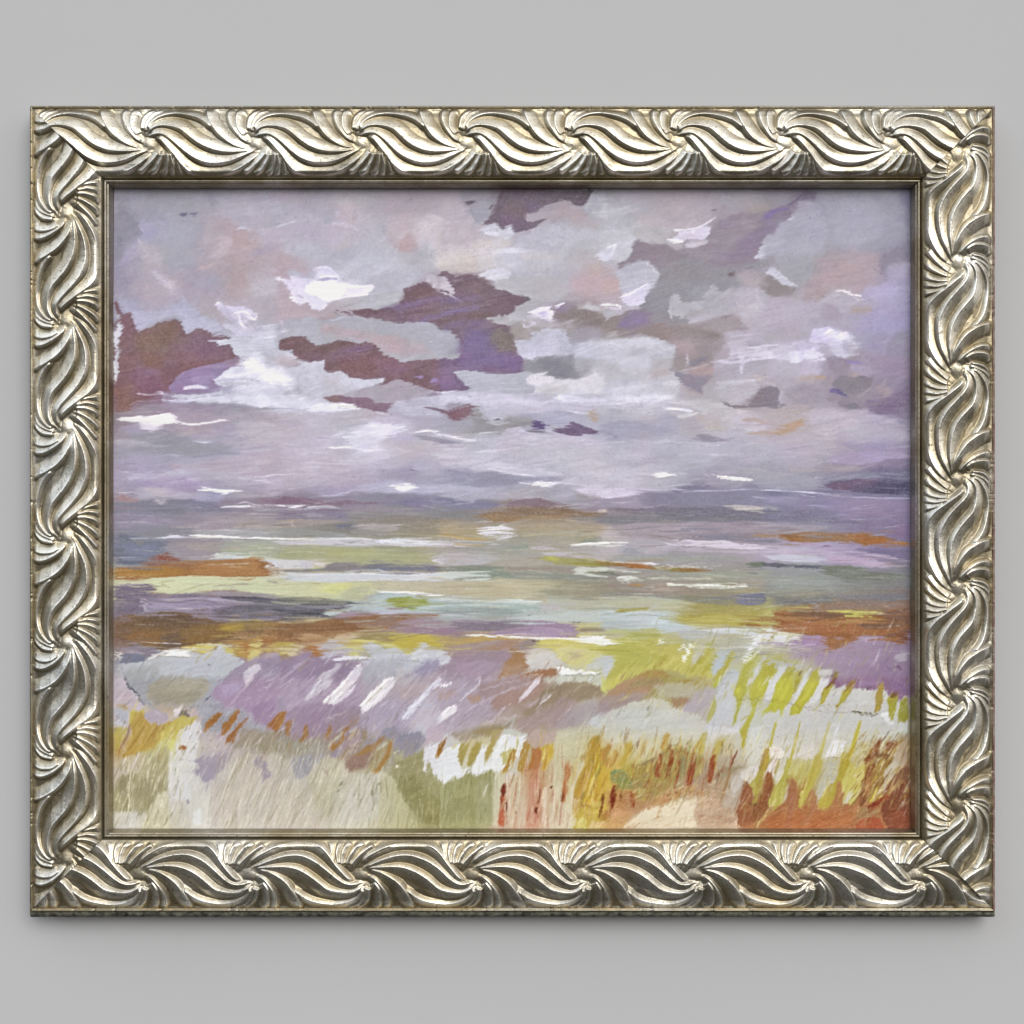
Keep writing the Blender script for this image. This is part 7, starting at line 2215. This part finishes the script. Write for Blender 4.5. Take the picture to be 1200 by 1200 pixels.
# (points, side the undercut drops to (+1 = right-hand side walking along in a y-down frame), gentle width, height, steep width)
RID = [
 (zz('170 290 185 250 230 205 300 165 390 148 480 156 580 182 660 222 735 285'), +1, 9.5, .92, 3.2),
 (zz('172 330 220 282 290 262 380 270 460 298 520 348 580 400 660 450 760 485 880 496 1000 484 1060 470'), +1, 13.5, 1.0, 3.8),
 (zz('185 350 250 336 310 345 370 385 430 440 500 500 580 550 680 585 790 588 900 565 1000 520 1080 478'), +1, 12.5, 1.0, 3.8),
 (zz('250 365 290 395 330 440 400 525 460 605 530 662 620 688 730 692 840 680 940 645 1040 585 1110 515'), +1, 12.5, .95, 4.5),
 (zz('683 100 705 190 740 265 790 340 860 402 940 445 1040 466'), +1, 13.0, .98, 3.2),
 (zz('905 98 884 150 890 220 925 300 980 372 1030 408'), +1, 10.0, .95, 2.8),
 (zz('1010 98 965 130 948 200 958 290 1000 355'), +1, 10.0, .95, 2.8),
 (zz('1150 105 1090 150 1052 210 1040 300'), +1, 9.0, .92, 2.4),
 (zz('1225 108 1150 140 1105 190 1075 265 1065 310'), +1, 8.0, .85, 2.2),
 (zz('262 505 215 560 150 625 75 680'), -1, 9.0, .95, 2.6),
 (zz('300 512 272 580 225 650 165 702'), -1, 8.0, .95, 2.4),
 (zz('338 505 338 580 318 650 280 702'), -1, 8.0, .92, 2.4),
 (zz('362 510 382 590 378 640 362 700'), -1, 8.0, .95, 2.4),
 (zz('400 545 425 610 440 690'), -1, 9.0, .75, 3.0),
]
TR = 3.0                           # samples per unit
tw = int(PER*TR); th = int(TV*TR)
uu = (np.arange(tw)+.5)/TR; vv = (np.arange(th)+.5)/TR
U, Vv = np.meshgrid(uu, vv)
def ridge_field():
    Hh = np.zeros(U.shape, np.float32); crest = np.zeros(U.shape, np.float32)
    CX, CY = 0.0, (425-90)/7.5
    dc = np.full(U.shape, 1e9)
    for k in (-1, 0, 1, 2):
        dc = np.minimum(dc, np.hypot(U-(CX+k*PER), (Vv-CY)*1.0))
    grow = sstep(3, 26, dc)
    # the fans start from a floor that rolls up and down
    for pts, side, wg, hh, ws in RID:
        P = smooth_open(smooth_open(pts))
        for k in (-2, -1, 0, 1):
            Q = [(p[0]+k*PER, p[1]) for p in P]
            if max(q[0] for q in Q) < -22 or min(q[0] for q in Q) > PER+22: continue
            best = np.full(U.shape, 1e9); sg = np.zeros(U.shape); tt = np.zeros(U.shape)
            n = len(Q)-1
            for i in range(n):
                ax, ay = Q[i]; bx, by = Q[i+1]; dx, dy = bx-ax, by-ay
                t = np.clip(((U-ax)*dx+(Vv-ay)*dy)/(dx*dx+dy*dy+1e-9), 0, 1)
                ex = U-ax-t*dx; ey = Vv-ay-t*dy; d = np.hypot(ex, ey)
                cr = dx*ey-dy*ex             # >0 : right-hand side in a y-down frame
                m = d < best
                best = np.where(m, d, best); sg = np.where(m, np.sign(cr), sg); tt = np.where(m, (i+t)/n, tt)
            # leaves are narrow near the whorl centres and broad in between
            w1 = np.minimum(wg, 1.6+dc*.55)
            w2 = np.minimum(ws*1.65, 1.2+dc*.24)
            drop = (sg*side) > 0
            g = np.clip(1-(best/w1), 0, 1)
            gentle = .55*g + .45*(1-(1-g)**2.0)
            q_ = np.clip(best/w2, 0, 1); steep = .6*(1-q_)+.4*(1-sstep(0, 1, q_))
            prof = np.where(drop, steep, gentle)
            endf = sstep(0, .06, tt)*sstep(0, .06, 1-tt)*.5+.5
            val = hh*prof*endf*(.45+.55*grow)
            Hh = np.maximum(Hh, val)
            crest = np.maximum(crest, np.exp(-(best/.85)**2)*hh*endf*(.3+.7*grow))
    Hh = Hh + .13*crest
    m = sstep(0, 13, dc)
    Hh = Hh*m + .24*(1-m)
    return Hh.astype(np.float32)
TILE = ridge_field()
def blurp(A, r):
    k = np.exp(-(np.arange(-4*r, 4*r+1)/r)**2/2) if r >= 1 else np.array([.2, .6, .2])
    k = k/k.sum(); n = len(k)//2
    B = sum(w*np.roll(A, i-n, 1) for i, w in enumerate(k))
    Bp = np.pad(B, ((n, n), (0, 0)), 'edge')
    return sum(w*Bp[i:i+A.shape[0]] for i, w in enumerate(k))
TILE = blurp(TILE, 1)
TILEB = blurp(TILE, 12)
def samp(T, u, v):
    x = (u % PER)*TR-.5; y = np.clip(v*TR-.5, 0, th-1.001)
    ix = np.floor(x).astype(int); iy = np.floor(y).astype(int); fx = x-ix; fy = y-iy
    a = T[iy, ix % tw]; b = T[iy, (ix+1) % tw]; c = T[iy+1, ix % tw]; d = T[iy+1, (ix+1) % tw]
    return (a*(1-fx)+b*fx)*(1-fy)+(c*(1-fx)+d*fx)*fy

# moulding cross section: v across the rail from the outer edge (0) to the picture opening (97.5)
def profile(v):
    pts = [(0, 20), (.5, 22.5), (2.6, 22.8), (3.2, 20.5), (6, 21.5), (14, 26.5), (28, 31), (42, 32.2), (56, 31), (70, 28.2), (80, 24.8), (84, 22), (86, 17)]
    xs = [p[0] for p in pts]; ys = [p[1] for p in pts]
    return np.interp(v, xs, ys)
DEPTH = 6.0
def rail(L, W, phase, per, seed, parent, name):
    """returns builder(frame->world). local: u along (0..L), v across (0..W outer->inner), h out of the wall"""
    st = .62
    nv = 150
    v = np.concatenate([[0, 0, .5, 1.5, 2.6, 3.0, 3.4], np.linspace(3.9, 84.5, nv), [85.2, 86.0]])
    nu = int(L/st)
    t = np.linspace(0, 1, nu)
    sc = (W-9.0)/85.0               # scale of the band to this rail's width
    VV = np.repeat(v[:, None], nu, 1)
    vs = VV*sc
    gap = .38
    UU = (vs*MIT+gap) + (L-2*(vs*MIT+gap))*t[None, :]
    base = profile(VV)
    base[0, :] = 0.0
    q = (UU-phase)/per*PER
    wu = 2.2*(fbm(UU, VV, 60, seed, 2)-.5)*2; wv = 1.5*(fbm(UU+500, VV, 50, seed+3, 2)-.5)*2
    env = sstep(3.0, 10, VV)*(1-sstep(77, 84.5, VV))
    hv = np.clip(VV-2.0+wv, 0, TV-.1)
    T = samp(TILE, q+wu, hv)
    amp = DEPTH*(1+.12*(fbm(UU, VV, 90, seed+7, 2)-.5)*2)
    h = base + env*(amp*T-2.4) + env*.25*(fbm(UU, VV, 5, seed+9, 3)-.5)
    TB = samp(TILEB, q+wu, hv)
    wear_shade = np.clip(.5+ (T-TB)*.55 + .12*(T-.4), 0, 1)  # rubbed crests go pale; hollows get patina and shade put into the colour
    wear_shade = wear_shade*env + .35*(1-env)
    # small nicks along the outer edge
    nick = (fbm(UU, VV*0, 6, seed+11, 3)-.64).clip(0)*5
    h = h - nick*((VV > .4) & (VV < 3.1))
    return UU, vs, h, wear_shade
MIT = 1.0
def lip(L, W, seed):
    prof = [(86.0, 14.5), (86.6, 17.5), (87.2, 19.6), (88.2, 21.0), (89.4, 21.6), (90.6, 21.2), (91.6, 20.0), (92.3, 18.4), (92.9, 17.6), (93.6, 17.8), (94.3, 17.2), (94.0, 14.0), (96.3, 9.2), (97.3, 4.6), (97.5, 3.0)]
    sc = (W-9.0)/85.0
    v = np.array([p[0] for p in prof]); hh = np.array([p[1] for p in prof])
    vs = np.where(v <= 86, v*sc, 86*sc + (v-86)*(W-86*sc)/11.5)
    nu = int(L/1.5); t = np.linspace(0, 1, nu)
    VV = np.repeat(vs[:, None], nu, 1)
    UU = (VV*MIT+.15) + (L-2*(VV*MIT+.15))*t[None, :]
    H = np.repeat(hh[:, None], nu, 1) + .35*(fbm(UU, VV*3, 7, seed, 3)-.5)
    return UU, VV, H

X0, X1, Y0, Y1 = 35.0, 1166.0, 124.0, 1068.3
pic = bpy.data.objects.new('framed_painting', None); col.objects.link(pic)
pic.location = (0, 0, WZ(Y1)); 
pic['label'] = 'gouache landscape of violet clouds over a marsh, in a silver frame carved with swirling leaves'
pic['category'] = 'painting'
ORG = pic.location.copy()
def place(side, UU, VV, H):
    if side == 'top':      x = X0+UU; y = Y0+VV
    elif side == 'bottom': x = X1-UU; y = Y1-VV
    elif side == 'left':   x = X0+VV; y = Y1-UU
    else:                  x = X1-VV; y = Y0+UU
    out = np.stack([WX(x)-ORG.x, -(H+BACK)*S, WZ(y)-ORG.z], -1)
    return out
BACK = 14.0                        # the moulding stands this far off the wall
RAILS = dict(
    top=(X1-X0, 93.7, 421.6-X0, 123.6, 'upper frame rail with whorls of carved leaves, brightly lit'),
    bottom=(X1-X0, 94.0, X1-945.2, 129.7, 'lower frame rail in olive shade with a dark scuffed lower edge'),
    left=(Y1-Y0, 93.7, Y1-629.0, 125.9, 'left frame rail with cool blue reflections in its carved leaves'),
    right=(Y1-Y0, 94.7, 433.0-Y0, 126.6, 'right frame rail with a thin red line along its outer edge'))
for k, (side, (L, W, ph, per, lab)) in enumerate(RAILS.items()):
    UU, VV, H, wear_shade = rail(L, W, ph, per, 100+20*k, None, side)
    V3 = place(side, UU, VV, H)
    me = grid_mesh('frame_rail', V3)
    me.attributes.new('leaf_wear_shade', 'FLOAT', 'POINT').data.foreach_set('value', wear_shade.reshape(-1).astype(np.float32))
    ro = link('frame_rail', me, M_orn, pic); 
    if side == 'right': ro['label'] = lab
    me.materials.append(M_bole if side == 'right' else M_side)
    pi = np.zeros(len(me.polygons), np.int32); nuq = UU.shape[1]-1
    pi[:nuq*(4 if side == 'right' else 3)] = 1
    me.polygons.foreach_set('material_index', pi)
    U2, V2, H2 = lip(L, W, 300+k)
    ml = grid_mesh('inner_lip', place(side, U2, V2, H2))
    ml.attributes.new('leaf_wear_shade', 'FLOAT', 'POINT').data.foreach_set('value', np.full(U2.size, .42, np.float32))
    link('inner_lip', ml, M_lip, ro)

def pbox(name, xa, xb, ya, yb, ha, hb, m, bevel=0.0):
    me = box_mesh(name, WX(xa)-ORG.x, WX(xb)-ORG.x, -(hb+BACK)*S, -(ha+BACK)*S, WZ(yb)-ORG.z, WZ(ya)-ORG.z, bevel)
    return link(name, me, m, pic)
# rough bottom strip of the backing frame that shows under the moulding
ra = np.linspace(0, 1, 900)
xs_ = X0 + (X1-X0)*ra
rows = []
for (yy, hh, am) in ((Y1-2.5, 14, 0), (Y1-.6, 18, .3), (Y1+.8, 20, .5), (Y1+3.2, 20, .5), (Y1+5.6, 19, .5), (Y1+7.4, 16, .35), (Y1+7.9, 0, 0)):
    nz = (fbm(xs_, xs_*0+yy*3, 5, int(yy) % 50, 3)-.5)
    rows.append(np.stack([WX(xs_)-ORG.x, -(hh+BACK+3*am*nz*2)*S, WZ(yy+nz*am)-ORG.z], -1))
bs = link('backing_strip', grid_mesh('backing_strip', np.stack(rows)), M_back, pic)
bs['label'] = 'dark scuffed wooden strip showing below the frame'
pbox('mount_board', 124, 1078, 212, 984, .3, 1.4, M_mount)
pbox('backing_board', 60, 1140, 150, 1045, -3, 0, M_back)

# ------------------------------------------------------------------ the painted sheet
C, H = paint()
XL = GX.copy()
# the left edge of the sheet is cut slightly askew
edge = np.interp(gy, [215, 300, 420, 620, 979], [133.9, 133.3, 132.6, 131.0, 128.0]).astype(np.float32)
XL = edge[:, None] + (GX-PX0)/(PX1-PX0)*(PX1-edge[:, None])
SH = 1.9
KK = (DCAM/S-SH-BACK)/(DCAM/S-21-BACK)      # the sheet lies behind the moulding, so its real size is a little larger
P3 = np.stack([WX(600+(XL-600)*KK)-ORG.x, -(SH+BACK+H*1.0)*S, WZ(600+(GY-600)*KK)-ORG.z], -1)
# resample colour where the columns moved
me = grid_mesh('painted_sheet', P3)
colr = np.ones((NY, NX, 4), np.float32)
src = np.clip((XL-PX0)*R, 0, NX-1.001); i0 = src.astype(int); fr = (src-i0)[..., None]
rws = np.arange(NY)[:, None]
Cw = C[rws, i0]*(1-fr)+C[rws, np.minimum(i0+1, NX-1)]*fr
lin = srgb2lin(Cw/255.0)*GAIN
colr[..., :3] = np.clip(lin, 0, .97)
at = me.color_attributes.new('pigment', 'FLOAT_COLOR', 'POINT')
at.data.foreach_set('color', colr.reshape(-1))
sheet = link('painted_sheet', me, M_paint, pic)

# ------------------------------------------------------------------ wall
wall = link('wall', box_mesh('wall', -2.5, 2.5, 0, .08, -2.0, 2.0), M_wall)
wall['kind'] = 'structure'

# ------------------------------------------------------------------ camera
cam = bpy.data.cameras.new('camera'); co = bpy.data.objects.new('camera', cam); col.objects.link(co)
D = DCAM
co.location = (0, -D, 0); co.rotation_euler = (math.radians(90), 0, 0)
cam.sensor_width = 36; cam.lens = 36*(D-(21+BACK)*S)/(1200*S); cam.clip_end = 60; cam.clip_start = .05
scene.camera = co

# ------------------------------------------------------------------ light
w = bpy.data.worlds.new('World'); scene.world = w; w.use_nodes = True
nt = w.node_tree; bg = nt.nodes['Background']
tc = nt.nodes.new('ShaderNodeTexCoord'); dt = nt.nodes.new('ShaderNodeVectorMath'); dt.operation = 'DOT_PRODUCT'
nt.links.new(tc.outputs['Generated'], dt.inputs[0]); dt.inputs[1].default_value = WDIR
mr = nt.nodes.new('ShaderNodeMapRange'); nt.links.new(dt.outputs['Value'], mr.inputs[0])
mr.inputs[1].default_value = -1; mr.inputs[2].default_value = 1
r = nt.nodes.new('ShaderNodeValToRGB'); nt.links.new(mr.outputs[0], r.inputs[0])
for k, (p, c) in enumerate(WORLD):
    if k > 1: r.color_ramp.elements.new(.5)
for e, (p, c) in zip(r.color_ramp.elements, WORLD): e.position = p; e.color = c
sx = nt.nodes.new('ShaderNodeSeparateXYZ'); nt.links.new(tc.outputs['Generated'], sx.inputs[0])
r2 = nt.nodes.new('ShaderNodeValToRGB'); mr2 = nt.nodes.new('ShaderNodeMapRange'); nt.links.new(sx.outputs['X'], mr2.inputs[0])
mr2.inputs[1].default_value = -1; mr2.inputs[2].default_value = 1; nt.links.new(mr2.outputs[0], r2.inputs[0])
r2.color_ramp.elements[0].position = .15; r2.color_ramp.elements[0].color = LEFTSKY
r2.color_ramp.elements[1].position = .55; r2.color_ramp.elements[1].color = (1.03, 1.0, .965, 1)
mx = nt.nodes.new('ShaderNodeMix'); mx.data_type = 'RGBA'; mx.blend_type = 'MULTIPLY'; mx.inputs[0].default_value = 1
nt.links.new(r.outputs[0], mx.inputs[6]); nt.links.new(r2.outputs[0], mx.inputs[7])
nt.links.new(mx.outputs[2], bg.inputs[0]); bg.inputs[1].default_value = WSTR

from mathutils import Vector
def sun(name, frm, strength, angle, color):
    l = bpy.data.lights.new(name, 'SUN'); l.energy = strength; l.angle = math.radians(angle); l.color = color
    o = bpy.data.objects.new(name, l); col.objects.link(o)
    o.rotation_euler = Vector(frm).to_track_quat('Z', 'Y').to_euler(); return o
for a in SUNS: sun(*a)

scene.render.engine = 'CYCLES'
scene.view_settings.view_transform = 'Standard'; scene.view_settings.look = 'None'
scene.view_settings.exposure = 0; scene.view_settings.gamma = 1
